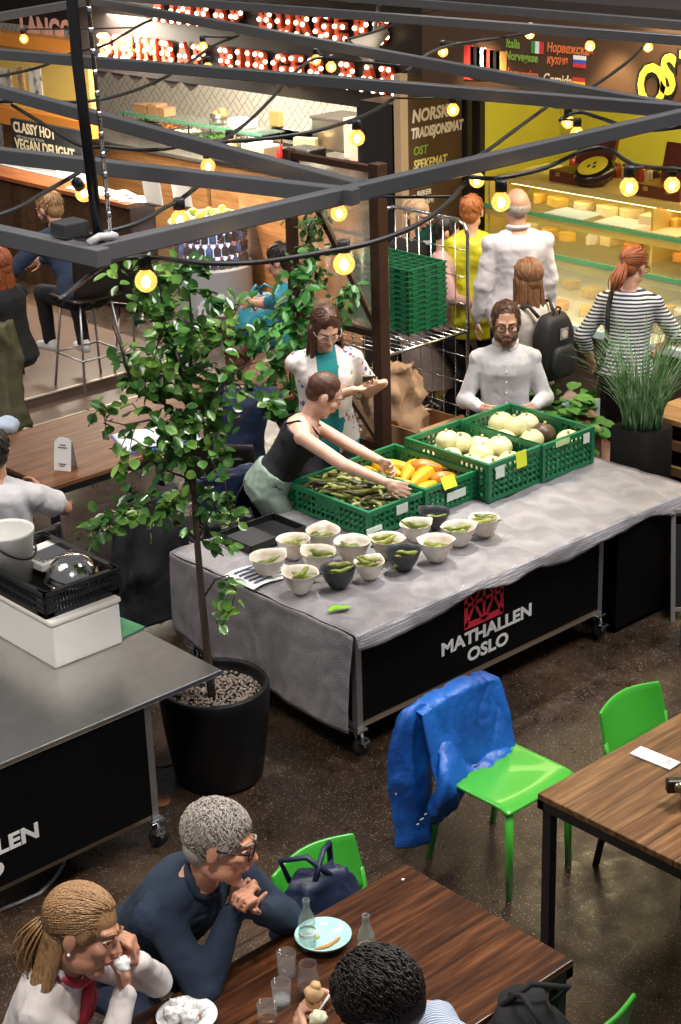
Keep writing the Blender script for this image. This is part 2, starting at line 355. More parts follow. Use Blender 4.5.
for body, x, z, sz, m_, off, sx in [('NORSK', .08, 2.08, .13, CHALK, .005, .9), ('TRADISJONSMAT', .07, 1.96, .105, CHALK, .005, .70), ('OST', .09, 1.83, .09, CHALKG, .002, .9), ('SPEKEMAT', .09, 1.72, .10, CHALKY, .003, .78), ('- REKER', .09, 1.51, .055, CHALK, .001, 1), ('- SALAMI', .09, 1.44, .055, CHALK, .001, 1), ('- LAKS', .09, 1.37, .055, CHALK, .001, 1), ('- SKINKE', .09, 1.30, .055, CHALK, .001, 1), ('- ELG', .09, 1.23, .055, CHALK, .001, 1), ('SYLTETØY', .09, .98, .12, CHALK, .003, .75), ('FLATBRØD', .09, .86, .12, CHALK, .003, .75)]:
    text('lettering', body, m_, t, (x, -.022, z), sz, ROT_NY, .001, off, 'LEFT', .15, sx)

# ------------------------------------------------------------ fascia of the cheese shop: OST
t = thing('shop_sign', 'long brown shop fascia with yellow OST letters and small flags', 'sign', (9.2, 0, 0))
mb = MB(); mb.bb(0, .12, 2.4, 9.22, 2.36, 2.93); mb.build('board', BROWNB, t)
YEL = M('sign_yellow', (.80, .68, .06), .5); BLK = M('sign_black', (.01, .01, .01), .5)
def sign_at(px, py): q = atx(px, py, 9.2); return (-.004, q.y, q.z)
for ch, px, py, sz in (('O', 638, 103, .60), ('S', 661, 92, .56), ('T', 680, 88, .54), ('E', 700, 84, .54)):
    q = sign_at(px, py); text('letter_outline', ch, BLK, t, (q[0]-.002, q[1]+.01, q[2]-.01), sz*.62, ROT_NX, .004, .030, sx=.78); text('letter', ch, YEL, t, (q[0]-.010, q[1], q[2]), sz*.62, ROT_NX, .004, .010, sx=.78)
q = sign_at(655, 109); text('lettering', 'MED A', BLK, t, q, .09, ROT_NX, .001, .003)
for body, px, py, m_, sz in [('Italia', 506, 43, CHALKG, .085), ('Norvegese', 505, 55, CHALKG, .085), ('Норвежская', 547, 47, ORANGE, .082), ('кухня', 547, 59, ORANGE, .082), ('Norwegian', 503, 72, ORANGE, .09), ('Comida', 543, 79, M('cream_lettering', (.85, .66, .38), .7), .10)]:
    q = sign_at(px, py+4); text('lettering', body, m_, t, q, sz, ROT_NX, .001, .002, 'LEFT', .15, .82)
def flag(px, py, cols, horiz, w=.11, h=.08):
    q = sign_at(px, py); mb = MB()
    for i in range(3):
        mb.mat(i)
        if horiz: mb.bb(-.008, -.003, q[1]-w, q[1], q[2]-h*(i+1)/3, q[2]-h*i/3)
        else: mb.bb(-.008, -.003, q[1]-w*(i+1)/3, q[1]-w*i/3, q[2]-h, q[2])
    mb.build('flag', cols, t)
fw_, fr_, fb_, fg_, fy_ = M('flag_white', (.8, .8, .8), .6), M('flag_red', (.6, .04, .03), .6), M('flag_blue', (.05, .09, .45), .6), M('flag_green', (.05, .30, .05), .6), M('flag_yellow', (.8, .5, .04), .6)
flag(532, 41, [fg_, fw_, fr_], False); flag(574, 55, [fw_, fb_, fr_], True); flag(573, 77, [fr_, fy_, fr_], True)
# painted dark flag patch with stripes at the left end of the fascia
mb = MB(); 
for i, (dx, c) in enumerate(((0, 0), (1, 1), (2, 2), (3, 0), (4, 1), (5, 3))):
    q = sign_at(464+dx*6.5, 42+dx*1.2); mb.mat(c); mb.bb(-.008, -.003, q[1]-.10, q[1]-.005, q[2]-.26+.01*dx, q[2]-.02)
mb.build('flag', [fr_, BLK, fw_, M('flag_orange', (.75, .30, .08), .6)], t)

# ------------------------------------------------------------ cheese counter
GLASS = M('counter_glass', (.35, .50, .42), .02, 0, alpha=.13); GLASS_EDGE = M('green_glass_edge', (.10, .36, .20), .15); GOLD = M('pale_gold_shelf', (.66, .50, .16), .35, .3, .1, 5)
CWHITE = M('enamel_white', (.72, .62, .42), .35)
X0 = 9.22
t = thing('cheese_counter', 'long lit glass cheese display counter behind the queueing customers', 'display counter', (0, 0, 0))
mb = MB(); mb.bb(X0, 10.5, 3.0, 9.2, 0.12, .78); mb.build('base', M('counter_base', (.10, .075, .06), .4), t)
mb = MB(); mb.bb(X0-.06, 10.4, 3.0, 9.22, .78, .83); mb.build('lower_deck', CWHITE, t)
mb = MB(); mb.bb(X0-.10, X0-.05, 3.0, 9.22, .80, .85); mb.build('front_rail', M('pale_blue_rail', (.55, .68, .80), .25), t)
zz = .83
mb = MB(); mb.bb(10.35, 10.4, 3.0, 9.2, .8, 1.5); mb.build('back_panel', M('mustard_back', (.72, .60, .22), .5), t)
for nm, x0, x1, z in (('glass_shelf', 9.62, 10.32, 1.16), ('glass_shelf', 9.86, 10.34, 1.38)):
    mb = MB(); mb.bb(x0, x1, 3.0, 9.2, z, z+.014); sh_ = mb.build(nm, GLASS, t)
    mb = MB(); mb.bb(x0-.02, x0, 3.0, 9.2, z-.012, z+.02); mb.build('glass_edge', GLASS_EDGE, sh_)
    mb = MB(); mb.bb(x0-.0, x0+.05, 3.0, 9.2, z-.07, z-.02); mb.build('gold_trim', GOLD, sh_)
mb = MB(); mb.bb(10.0, 10.6, 3.0, 9.2, 1.55, 1.60); mb.build('top_shelf', GOLD, t)
mb = MB(); mb.prism([(X0-.02, 9.2, .85), (9.62, 9.2, 1.16), (9.63, 9.2, 1.16), (X0-.01, 9.2, .85)], None, (0, -6.2, 0)); mb.build('front_glass', GLASS, t)
for y in (9.2, 7.6, 6.0, 4.4): mb = MB(); mb.bb(9.9, 10.4, y-.02, y, .83, 1.56); mb.build('upright', GOLD, t)
LEDM = M('led_strip', (1, .88, .62), emit=4., ecol=(1, .80, .42))
mb = MB(); mb.bb(9.66, 9.70, 3.1, 9.1, 1.125, 1.14); mb.build('light_strip', LEDM, t)
mb = MB(); mb.bb(9.90, 9.94, 3.1, 9.1, 1.345, 1.36); mb.build('light_strip', LEDM, t)
mb = MB(); mb.bb(10.06, 10.10, 3.1, 9.1, 1.53, 1.545); mb.build('light_strip', LEDM, t)
area('counter_lamp', (9.9, 6.9, 2.9), (9.7, 6.9, .9), .5, 70, (1.0, .78, .42), 4.5)
for y in (8.6, 7.4, 6.2): spot('counter_spotlight', (8.95, y, 2.9), (9.75, y-.1, .95), 38, (1.0, .80, .48), 70)

# cheeses and trays in the counter
CH = [M('cheese_yellow', (.80, .52, .10), .45, 0, .15, 9), M('cheese_pale', (.86, .74, .42), .5, 0, .1, 9), M('cheese_white', (.86, .80, .68), .5, 0, .06, 9), M('cheese_brown', (.42, .17, .06), .45, 0, .2, 9), M('cheese_orange', (.78, .33, .06), .45, 0, .15, 9)]
rc = random.Random(11)
names_ = ['yellow', 'pale yellow', 'white', 'brown', 'orange']
def wedge(mb, c, r, h, a0, a1):
    pts = [(c[0], c[1], c[2])]+[(c[0]+r*math.cos(a0+(a1-a0)*k/5), c[1]+r*math.sin(a0+(a1-a0)*k/5), c[2]) for k in range(6)]
    mb.prism(pts, None, (0, 0, h))
def cheese(kind, x, y, z, k, lab):
    mb = MB()
    if kind == 0: wedge(mb, (0, 0, 0), .11, .07, .2, 1.6)
    elif kind == 1: mb.box((0, 0, .035), (.16, .11, .07), .3)
    elif kind == 2: mb.lathe([(.001, 0), (.075, 0), (.08, .02), (.08, .05), (.072, .062), (.001, .062)], n=20)
    o = mb.build('cheese', CH[k], None, kind == 2 and False, bevel=.006); o.location = (x, y, z); o.rotation_euler = (0, 0, rc.uniform(0, 6)); return tag(o, lab, 'cheese')
spots_ = [(9.42, .832, 'on the lowest deck of the counter'), (9.9, .832, 'at the back of the lowest counter deck'), (10.1, 1.176, 'on the middle glass shelf'), (10.15, 1.396, 'on the upper glass shelf')]
shape_n = ['wedge', 'block', 'wheel']
for (x, z, where) in spots_:
    y = 8.95; i = 0
    while y > 5.7:
        kd, k = rc.randrange(3), rc.randrange(5); sz = {0: 'wedge', 1: 'block', 2: 'round'}[kd]
        tag(cheese(kd, x+rc.uniform(-.05, .05), y, z, k, 'x'), '%s %s of cheese %s' % (names_[k], sz, where), 'cheese', '%s %s cheeses %s' % (names_[k], sz, where)); y -= rc.uniform(.17, .27); i += 1
# white price paper sheets on the glass
for j, (px, py, z, lab) in enumerate([(572, 214, 1.40, 'pale blue paper sheet lying on the upper glass shelf'), (612, 226, 1.40, 'white paper sheet beside the pale blue sheet on the glass shelf'), (660, 232, 1.40, 'cream paper sheet at the right of the upper glass shelf')]):
    q = at(px, py, z); mb = MB(); mb.box((0, 0, 0), (.26, .38, .004)); o = mb.build('paper_sheet', M('paper_%d' % j, ((.62, .78, .86), (.82, .8, .74), (.82, .68, .42))[j], .6)); o.location = (max(q.x, 10.0), q.y, z+.002); tag(o, lab, 'paper')
# pale yellow bread cloth
# dark cheese wheel with a yellow face, on the top shelf
q = at(600, 183, 1.60); t = thing('round_cheese', 'black rind cheese wheel with yellow label face on the top counter shelf', 'cheese', (10.18, q.y, 1.60))
mb = MB(); R_ = Matrix.Rotation(-.45, 4, 'Y'); mb.xf(Matrix.Translation((0, 0, .09)) @ R_); mb.lathe([(.001, -.06), (.13, -.06), (.165, -.03), (.165, .03), (.13, .06), (.001, .06)], n=28); mb.build('rind', M('black_rind', (.02, .008, .006), .25), t, True)
mb = MB(); mb.xf(Matrix.Translation((0, 0, .09)) @ R_); mb.lathe([(.001, .061), (.118, .061), (.118, .066), (.001, .066)], n=28); lf = mb.build('label', YEL, t)
mb = MB(); mb.xf(Matrix.Translation((0, 0, .09)) @ R_)
for a in (0, 2.1, 4.2): mb.ell((math.cos(a)*.03, math.sin(a)*.03, .067), (.02, .012, .004))
mb.build('emblem', BLK, lf)
# open wooden cases
CASE = M('mahogany_case', (.12, .025, .012), .3, 0, .25, 12)
for (pa, pb, lab) in (((520, 188), (566, 192), 'dark mahogany case left of the black cheese wheel'), ((632, 196), (679, 203), 'open mahogany case right of the black cheese wheel')):
    a, b = at(*pa, 1.6), at(*pb, 1.6); t = thing('wooden_case', lab, 'case', (10.15, (a.y+b.y)/2, 1.60)); W_ = abs(a.y-b.y)
    mb = MB(); mb.bb(-.10, .22, -W_/2, W_/2, 0, .09); mb.build('case_base', CASE, t, bevel=.006)
    mb = MB(); mb.xf(Matrix.Translation((.22, 0, .09)) @ Matrix.Rotation(.25, 4, 'Y')); mb.bb(-.02, .02, -W_/2, W_/2, 0, .26); mb.build('lid', CASE, t, bevel=.006)
    mb = MB(); 
    for q in (-1, 1): mb.bb(-.106, -.10, q*W_*.25-.02, q*W_*.25+.02, .05, .08)
    mb.build('latch', M('brass', (.7, .5, .2), .3, 1.), t)
# jars on the top shelf behind
JAR = [M('jar_red', (.40, .05, .02), .2), M('jar_cream', (.75, .62, .40), .3), M('jar_dark', (.08, .03, .02), .2)]
for k in range(14):
    y = 8.85-k*.075; j = k % 3; t = thing('preserve_jar', ('red', 'cream', 'dark')[j]+' preserve jar in the row behind the top counter shelf', 'jar', (10.50, y, 1.60), group=('red', 'cream', 'dark')[j]+' preserve jars behind the counter shelf')
    mb = MB(); mb.lathe([(.001, 0), (.028, 0), (.030, .01), (.030, .08), (.022, .095), (.001, .095)], n=14); mb.build('jar', JAR[j], t, True)
    mb = MB(); mb.lathe([(.001, .095), (.025, .095), (.025, .115), (.001, .115)], n=14); mb.build('lid', _mats['brass'], t)
# two woven baskets with bread-coloured cheese at the right end
def weave():
    n = NT('wicker', .6); s = n.sep(); a = n.math('SINE', n.math('MULTIPLY', s[2], 420.)); ang = n.math('SINE', n.math('MULTIPLY', n.math('ADD', s[0], s[1]), 300.)); n.color(n.ramp(n.math('MULTIPLY', a, ang), [(.3, (.07, .03, .015)), (.7, (.30, .15, .07))])); n.bump(a, .6, .01); return n.m
WICK = weave()
for (px, py, lab) in ((642, 322, 'wicker basket of yellow cheese pieces in front of the striped-shirt woman'), (678, 345, 'wicker basket of cheese at the right edge of the counter')):
    q = at(px, py, .86); t = thing('wicker_basket', lab, 'basket', (9.42, q.y, .835))
    mb = MB(); mb.lathe([(.001, 0), (.14, 0), (.20, .12), (.21, .125), (.205, .13), (.19, .12), (.135, .012), (.001, .012)], n=32); mb.build('basket', WICK, t, True)
    mb = MB(); mb.tube([(.20*math.cos(a), .20*math.sin(a), .13) for a in [2*PI*k/24 for k in range(25)]], .012); mb.build('rim', WICK, t, True)
    for k in range(7):
        mb = MB(); mb.box((0, 0, .03), (.10, .08, .055), rc.uniform(0, 3)); o = mb.build('cheese', CH[rc.choice((0, 1))], bevel=.006); a = k*.9; o.location = (9.42+.09*math.cos(a)*(k > 0), q.y+.09*math.sin(a)*(k > 0), .855+.02*(k == 0)); tag(o, 'yellow cheese piece in '+('the left' if px < 660 else 'the right')+' wicker basket', 'cheese', 'cheese pieces in '+('the left' if px < 660 else 'the right')+' wicker basket')
# ------------------------------------------------------------ marquee bulb sign
MQ_RED = M('marquee_red', (.62, .085, .035), .45); MQ_BULB = M('marquee_bulb', (1, .82, .55), emit=4.5, ecol=(1, .78, .48))
t = thing('marquee_sign', 'black fascia with two rows of red letters studded with bulbs', 'sign', (9.6, 0, 0))
mb = MB(); mb.bb(0, .12, 9.60, 14.3, 2.06, 2.93); mb.build('board', M('marquee_black', (.010, .007, .007), .5), t)
DOTS = {'S': [(1, .08), (.5, 0), (0, .25), (.5, .5), (1, .75), (.5, 1), (0, .92)], 'B': [(0, 0), (.5, 0), (1, .25), (0, .5), (.7, .5), (0, 1), (1, .75), (.5, 1)], 'I': [(.5, 0), (.5, .5), (.5, 1)], 'M': [(0, 0), (0, .5), (0, 1), (.5, .35), (1, 0), (1, .5), (1, 1)], 'A': [(.5, 0), (.2, .5), (.8, .5), (0, 1), (1, 1)], 'P': [(0, 0), (.6, 0), (1, .3), (.5, .5), (0, .5), (0, 1)],
        'U': [(0, 0), (0, .5), (.2, 1), (.8, 1), (1, .5), (1, 0)], 'R': [(0, 0), (.6, 0), (1, .3), (0, .5), (.6, .55), (0, 1), (1, 1)], 'G': [(1, .1), (.5, 0), (0, .3), (0, .8), (.5, 1), (1, .9), (.8, .55)], 'E': [(0, 0), (.9, 0), (0, .5), (.7, .5), (0, 1), (.9, 1)], 'K': [(0, 0), (0, .5), (0, 1), (.9, 0), (.5, .5), (.9, 1)]}
def marquee(word, y0, z0, H=.195, W=.135, pitch=.235):
    y = y0
    for ch in word:
        if ch == ' ': y -= pitch*.6; continue
        nar = ch == 'I'; o = text('letter', ch, MQ_RED, t, (-.05, y, z0), .285, ROT_NX, .022, .016, 'LEFT', 0, .86)
        b = MB(); w_ = .02 if nar else W
        for dx, dz in DOTS[ch]: b.ell((-.083, y-.022-dx*w_, z0+H-.012-dz*(H-.016)), (.0185, .0185, .0185), None, 10, 7)
        bo = b.build('bulb', MQ_BULB, t, True); y -= pitch*(.5 if nar else (1.12 if ch == 'M' else 1.))
marquee('BIBIMBAP BURGER BAR', 13.85, 2.22); marquee('KIMBAP BURGERS', 12.95, 2.60)
text('lettering', 'STREETFOOD KITCHEN', M('faded_lettering', (.10, .07, .06), .6), t, (-.004, 13.1, 2.12), .07, ROT_NX, .001, .001)
# jagged black awning teeth under the sign
t = thing('awning_valance', 'black zigzag valance hanging under the marquee sign', 'valance', (9.66, 0, 0)); mb = MB()
for k in range(6):
    y = 14.2-k*.28; mb.prism([(0, y, 2.06), (0, y-.28, 2.06), (0, y-.14, 1.98)], None, (.02, 0, 0))
mb.build('valance', _mats['marquee_black'], t)

# ------------------------------------------------------------ kitchen: counters, shelf, gear
def cab(name, lab, cat, x0, x1, y0, y1, h, body, top, th=.04):
    t = thing(name, lab, cat, ((x0+x1)/2, (y0+y1)/2, 0)); hx, hy = (x1-x0)/2, (y1-y0)/2
    mb = MB(); mb.bb(-hx+.02, hx, -hy+.01, hy-.01, 0, h-th); mb.build('body', body, t)
    mb = MB(); mb.bb(-hx-.02, hx+.01, -hy, hy, h-th, h); mb.build('worktop', top, t, bevel=.004); return t
DARKTOP = M('dark_worktop', (.02, .018, .017), .15)
cab('kitchen_counter', 'kitchen counter with dark shiny worktop beside the black pillar', 'counter', 11.0, 12.0, 10.7, 14.2, 1.0, WOOD_PLY, DARKTOP)
cab('kitchen_counter', 'long plywood-fronted kitchen counter on the left under the glass shelf', 'counter', 11.0, 12.0, 14.25, 18.2, .98, WOOD_PLY, M('steel_worktop', (.5, .47, .42), .25, .8))
cab('cooking_range', 'black cooking range against the tiled kitchen wall', 'cooker', 12.05, 12.58, 10.8, 15.0, 1.02, BLACK, M('range_top', (.12, .11, .10), .25, .7))
mb_ = cab('service_bar', 'red-brown wooden service bar behind the bar stools with menus on it', 'bar', 8.95, 9.25, 12.75, 15.4, 1.05, WOOD_DARK, WOOD_RED)
area('kitchen_lamp', (11.6, 13.5, 2.9), (11.9, 13.5, .9), .6, 760, (1.0, .90, .74), 6)
area('bar_lamp', (8.7, 13.8, 2.7), (9.2, 13.6, 1.0), .4, 70, (1.0, .80, .55), 3)
spot('wall_spotlight', (8.7, 11.6, 2.9), (9.75, 10.9, .7), 320, (1.0, .74, .42), 55, .5, .03)
# glass shelf on posts with boxes and bowls
a = atx(118, 115, 11.6); b = atx(213, 99, 11.6); zs = 1.20
t = thing('glass_shelf', 'glass shelf on thin posts over the kitchen counter with takeaway boxes', 'shelf', (11.62, 15.1, 0))
mb = MB(); mb.bb(-.16, .16, -1.25, 1.25, zs, zs+.012); mb.build('shelf_board', GLASS, t)
mb = MB(); mb.bb(-.17, -.16, -1.25, 1.25, zs-.008, zs+.02); mb.build('shelf_edge', GLASS_EDGE, t)
for x in (-.15, .15):
    for y in (-1.2, 0, 1.2): mb = MB(); mb.cyl((x, y, .98), (x, y, zs), .008, n=8); mb.build('post', BLACK, t)
def item_on(name, lab, cat, px, py, z, fn, mats, x=None, parts=None, group=None):
    q = at(px, py, z) if x is None else atx(px, py, x); q = Vector((q.x, q.y, z)); mb = MB(); fn(mb); o = mb.build(name, mats, None, True, bevel=.003); o.location = q; return tag(o, lab, cat, group)
for i, (dy, w_) in enumerate(((.95, .22), (.72, .16), (.56, .14))):
    mb = MB(); mb.bb(-.08, .08, -w_/2, w_/2, 0, .09+.03*(i == 1)); mb.bb(-.085, .085, -w_/2-.005, w_/2+.005, .085, .095); o = mb.build('takeaway_box', CARD, bevel=.003); o.location = (11.60, 15.1+dy, zs+.013); tag(o, ('wide left', 'tall middle', 'small right')[i]+' brown takeaway box on the glass kitchen shelf', 'box')
mb = MB(); mb.lathe([(.001, 0), (.07, 0), (.10, .12), (.095, .12), (.065, .01), (.001, .01)], n=20); o = mb.build('steel_bowl', STEEL, None, True); o.location = (11.6, 14.72, zs+.013); tag(o, 'steel bowl with bun rolls on the glass kitchen shelf', 'bowl')
for k in range(3): mb = MB(); mb.ell((0, 0, 0), (.05, .05, .04)); o = mb.build('bread_roll', M('bread', (.40, .19, .07), .6, 0, .2, 20), None, True); o.location = (11.6+.03*(k == 1), 14.70+.06*(k-1), zs+.12+.03*(k == 1)); tag(o, 'brown bread roll in the steel bowl on the glass shelf', 'bread', 'bread rolls in the steel bowl')
mb = MB(); mb.bb(-.10, .10, -.14, .14, 0, .10); o = mb.build('napkin_stack', PAPER, bevel=.02); o.location = (11.62, 14.35, zs+.013); tag(o, 'white stack of napkins at the right of the glass kitchen shelf', 'napkins')
# gastro trays with salad in the left counter
for k in range(5):
    y = 16.2-k*.45; t = thing('food_tray', 'steel tray of %s under the glass shelf' % ('green salad', 'orange carrots', 'cream sauce', 'chopped herbs', 'sliced onions')[k], 'tray', (11.62, y, .98))
    mb = MB(); mb.bb(-.16, .16, -.18, .18, 0, .02); mb.bb(-.16, -.15, -.18, .18, 0, .10); mb.bb(.15, .16, -.18, .18, 0, .10); mb.bb(-.15, .15, -.18, -.17, 0, .10); mb.bb(-.15, .15, .17, .18, 0, .10); mb.build('tray', STEEL, t)
    mb = MB()
    for q in range(40): mb.ell((rc.uniform(-.13, .13), rc.uniform(-.15, .15), rc.uniform(.07, .11)), (.025, .018, .015), None, 6, 5)
    f_ = mb.build('filling', M('food_%d' % k, ((.10, .25, .03), (.65, .22, .03), (.78, .68, .48), (.07, .20, .03), (.7, .6, .5))[k], .6), t, True); f_['kind'] = 'stuff'
mb = MB(); mb.ell((0, 0, .08), (.10, .26, .085)); mb.ell((0, .2, .12), (.03, .04, .03)); o = mb.build('warming_lid', BLACK, None, True); o.location = (11.45, 15.75, .98); tag(o, 'black rounded food warmer beneath the left end of the glass shelf', 'food warmer')
# pots, pans and boards on the range
t = thing('cooking_box', 'square stainless steel cooker box on the range against the tiles', 'cooker', (12.25, 13.35, 1.02))
mb = MB(); mb.bb(-.22, .22, -.36, .36, 0, .30); mb.build('body', STEEL, t, bevel=.01); mb = MB(); mb.bb(-.235, .235, -.375, .375, .30, .33); mb.build('lid', M('dark_lid', (.12, .11, .10), .3, .6), t, bevel=.006)
t = thing('wok_pan', 'large round steel wok pan on the range near the black pillar', 'pan', (12.2, 12.05, 1.02))
mb = MB(); mb.lathe([(.001, .02), (.24, .03), (.33, .16), (.345, .17), (.32, .165), (.23, .05), (.001, .04)], n=36); mb.build('pan', STEEL, t, True)
mb = MB(); mb.lathe([(.001, 0), (.26, 0), (.26, .03), (.001, .03)], n=24); mb.build('burner_ring', BLACK, t)
mb = MB(); mb.lathe([(.001, .10), (.27, .10), (.001, .11)], n=24); mb.build('sauce', M('brown_sauce', (.16, .08, .04), .2), t)
def block(name, lab, cat, px, py, z, d, mat_, rz=0., bev=.005, zc=None):
    q = at(px, py, z); mb = MB(); mb.box((0, 0, d[2]/2), d); o = mb.build(name, mat_, bevel=bev); o.location = (q.x, q.y, z); o.rotation_euler = (0, 0, rz); return tag(o, lab, cat)
block('cutting_board', 'white cutting board on the dark kitchen worktop', 'cutting board', 285, 136, 1.0, (.45, .75, .02), WHITE, 0)
block('cutting_board', 'second white board left of the cutting board on the worktop', 'cutting board', 255, 141, 1.0, (.4, .45, .02), WHITE, 0)
def bottle(name, lab, cat, px, py, z, r, h, m_, cap_, x=None):
    q = at(px, py, z); t = thing(name, lab, cat, (q.x, q.y, z)); mb = MB(); mb.lathe([(.001, 0), (r, 0), (r, h*.62), (r*.35, h*.82), (r*.3, h*.9), (.001, h*.9)], n=16); mb.build('bottle', m_, t, True)
    mb = MB(); mb.cyl((0, 0, h*.88), (0, 0, h), r*.32, r*.12, 10); mb.build('nozzle', cap_, t); return t
bottle('sauce_bottle', 'red ketchup squeeze bottle on the kitchen counter', 'sauce bottle', 281, 165, 1.0, .045, .22, M('ketchup_red', (.65, .02, .02), .3), M('ketchup_cap', (.6, .02, .02), .3))
bottle('sauce_bottle', 'orange squeeze bottle right of the ketchup bottle', 'sauce bottle', 293, 168, 1.0, .035, .17, M('mustard_orange', (.75, .30, .04), .3), M('mustard_cap', (.75, .33, .05), .3))
bottle('sauce_bottle', 'dark sauce bottle left of the cream carton on the counter', 'sauce bottle', 248, 155, 1.0, .035, .2, M('soy_dark', (.03, .01, .01), .2), BLACK)
block('cream_carton', 'cream coloured box on the kitchen counter left of the ketchup', 'box', 262, 160, 1.0, (.25, .36, .16), M('cream_box', (.62, .52, .34), .5))
block('black_toaster', 'black appliance on the counter right of the squeeze bottles', 'appliance', 307, 165, 1.0, (.25, .34, .18), BLACK, 0, .02)
block('white_tape_dispenser', 'white device on the counter corner right of the black appliance', 'device', 323, 172, 1.0, (.20, .24, .13), WHITE, 0, .02)
block('yellow_sponge_box', 'yellow-orange box on the range beside the steel cooker', 'box', 281, 125, 1.05, (.2, .16, .16), M('amber_box', (.66, .44, .16), .5))
block('takeaway_sleeve_stack', 'tall stack of pink-brown paper sleeves at the counter end by the pillar', 'paper stack', 358, 160, 1.0, (.14, .26, .42), M('pinkish_paper', (.50, .30, .24), .6), 0, .004)
block('tablet_screen', 'steel tray of cutlery on the counter beside the paper sleeves', 'tray', 338, 158, 1.0, (.24, .35, .03), STEEL, 0, .004)
block('bread_crate', 'wooden chopping block on the counter behind the black appliance', 'chopping block', 306, 152, 1.0, (.08, .26, .15), M('pale_block', (.62, .42, .18), .5), .4, .01)
for k, (px, py, c) in enumerate(((362, 118, (.1, .35, .6)), (372, 113, (.55, .75, .85)), (352, 122, (.7, .12, .1)), (315, 95, (.5, .03, .04)), (345, 98, (.6, .04, .03)), (380, 110, (.8, .8, .8)))):
    q = atx(px, py, 12.2); z = 1.02; t = thing('kitchen_tin', ('blue', 'pale blue', 'red', 'dark red', 'bright red', 'white')[k]+' kitchen tin beyond the wok pan', 'tin', (12.35, q.y, z)); mb = MB(); mb.lathe([(.001, 0), (.06, 0), (.06, .20), (.001, .20)], n=14); mb.build('tin', M('tin_%d' % k, c, .3), t, True); mb = MB(); mb.lathe([(.001, .2), (.05, .2), (.05, .23), (.001, .23)], n=14); mb.build('lid', WHITE, t)
# black diamond tiles strip along the wall is a painted pattern
mb = MB()
for k in range(9): y = 13.4-k*.32; mb.prism([(12.596, y, 1.42), (12.596, y-.16, 1.62), (12.596, y-.32, 1.42), (12.596, y-.16, 1.24)], None, (-.004, 0, 0))
struct(mb.build('trim_7', M('black_tiles', (.01, .01, .01), .25)))
# hanging steel hood, bright
t = thing('extractor_hood', 'stainless extractor hood over the cooking range', 'extractor hood', (12.25, 12.6, 0)); mb = MB(); mb.bb(-.3, .3, -1.5, 1.5, 1.95, 2.25); mb.bb(-.12, .12, -.3, .3, 2.25, 2.95); mb.build('hood', STEEL, t, bevel=.01); mb = MB(); mb.bb(-.29, -.27, -1.4, 1.4, 1.90, 1.95); mb.build('light_tube', LEDM, t)

# menus standing on the service bar
for k, (px, py) in enumerate(((153, 205), (182, 207))):
    q = at(px, py, 1.05); t = thing('menu_card', ('left', 'right')[k]+' white menu card standing upright on the service bar', 'menu card', (q.x, q.y, 1.05))
    mb = MB(); mb.box((0, 0, .16), (.012, .26, .30), R=Matrix.Rotation(-.12, 3, 'Y')); mb.build('card', PAPER, t); mb = MB(); mb.bb(-.03, .05, -.1, .1, 0, .012); mb.build('stand', BLACK, t)
for k, (px, py) in enumerate(((48, 195), (72, 198), (104, 203), (120, 194), (134, 201))):
    q = at(px, py, 1.05); mb = MB(); mb.box((0, 0, .003), (.21, .30, .004)); mb.mat(1); mb.box((.0, .02, .0055), (.10, .20, .001)); o = mb.build('paper_menu', [PAPER, M('menu_print', (.25, .22, .22), .7)]); o.location = (min(max(q.x, 9.12), 9.48), q.y, 1.05); o.rotation_euler = (0, 0, rc.uniform(-.5, .5)); tag(o, ('leftmost', 'second from left', 'middle', 'fourth from left', 'rightmost')[k]+' paper menu lying flat on the service bar', 'paper menu')

# ------------------------------------------------------------ the booth at far left
LX = 10.4
t = thing('food_booth', 'yellow and orange food booth with photo panels at the far left', 'food booth', (LX, 0, 0))
def bp(px, py): q = atx(px, py, LX); return q.y, q.z
y0, z0 = bp(-30, 50); y1, z1 = bp(92, 118)
mb = MB(); mb.bb(0, .1, y1, y0, z1-.12, z1+.78); mb.build('panel', M('booth_yellow', (.72, .52, .14), .5), t)
mb = MB(); mb.bb(-.14, .02, y1-.1, y0, z1-.2, z1-.02); mb.bb(-.14, .02, y1-.1, y0, z1+.66, z1+.80); mb.build('orange_band', M('booth_orange', (.75, .28, .05), .5), t)
for k, (a, b) in enumerate(((-8, 14), (16, 27), (28, 44))):
    ya, za = bp(a, 66); yb, zb = bp(b, 104); mb = MB(); mb.bb(-.01, 0, yb, ya, zb, za); pm = NT('photo_panel_%d' % k, .4); pm.color(pm.ramp(pm.noise(pm.map(), 7, 3), [(.35, (.15, .14, .12)), (.5, ((.6, .55, .45), (.62, .36, .14), (.75, .78, .75))[k]), (.7, (.85, .82, .72))])); mb.build('photo_panel', pm.m, t)
y0, z0 = bp(-10, 36); y1, z1 = bp(82, 60); mb = MB(); mb.bb(.05, .2, y1-.6, y0, z1+.28, z1+1.0); mb.build('fascia', M('booth_black', (.015, .012, .012), .5), t)
q = bp(18, 41); text('lettering', 'LANGOS', M('booth_lettering', (.80, .42, .34), .6), t, (-.01+.05, q[0], q[1]+.03), .34, ROT_NX, .003, .012, 'LEFT', 0, .86)
mb = MB()
for k in range(4): ya, _ = bp(4+k*15, 20); mb.bb(0, .04, ya-.18, ya, z1+.9, z1+1.5)
mb.build('light_slat', M('booth_slat', (.62, .40, .24), .5), t)
t = thing('menu_board', 'black menu board reading CLASSY HOT and VEGAN DELIGHT on the booth', 'menu board', (9.9, 0, 0))
ya, za = atx(10, 118, 9.9).y, atx(10, 118, 9.9).z; yb, zb = atx(82, 155, 9.9).y, atx(82, 155, 9.9).z
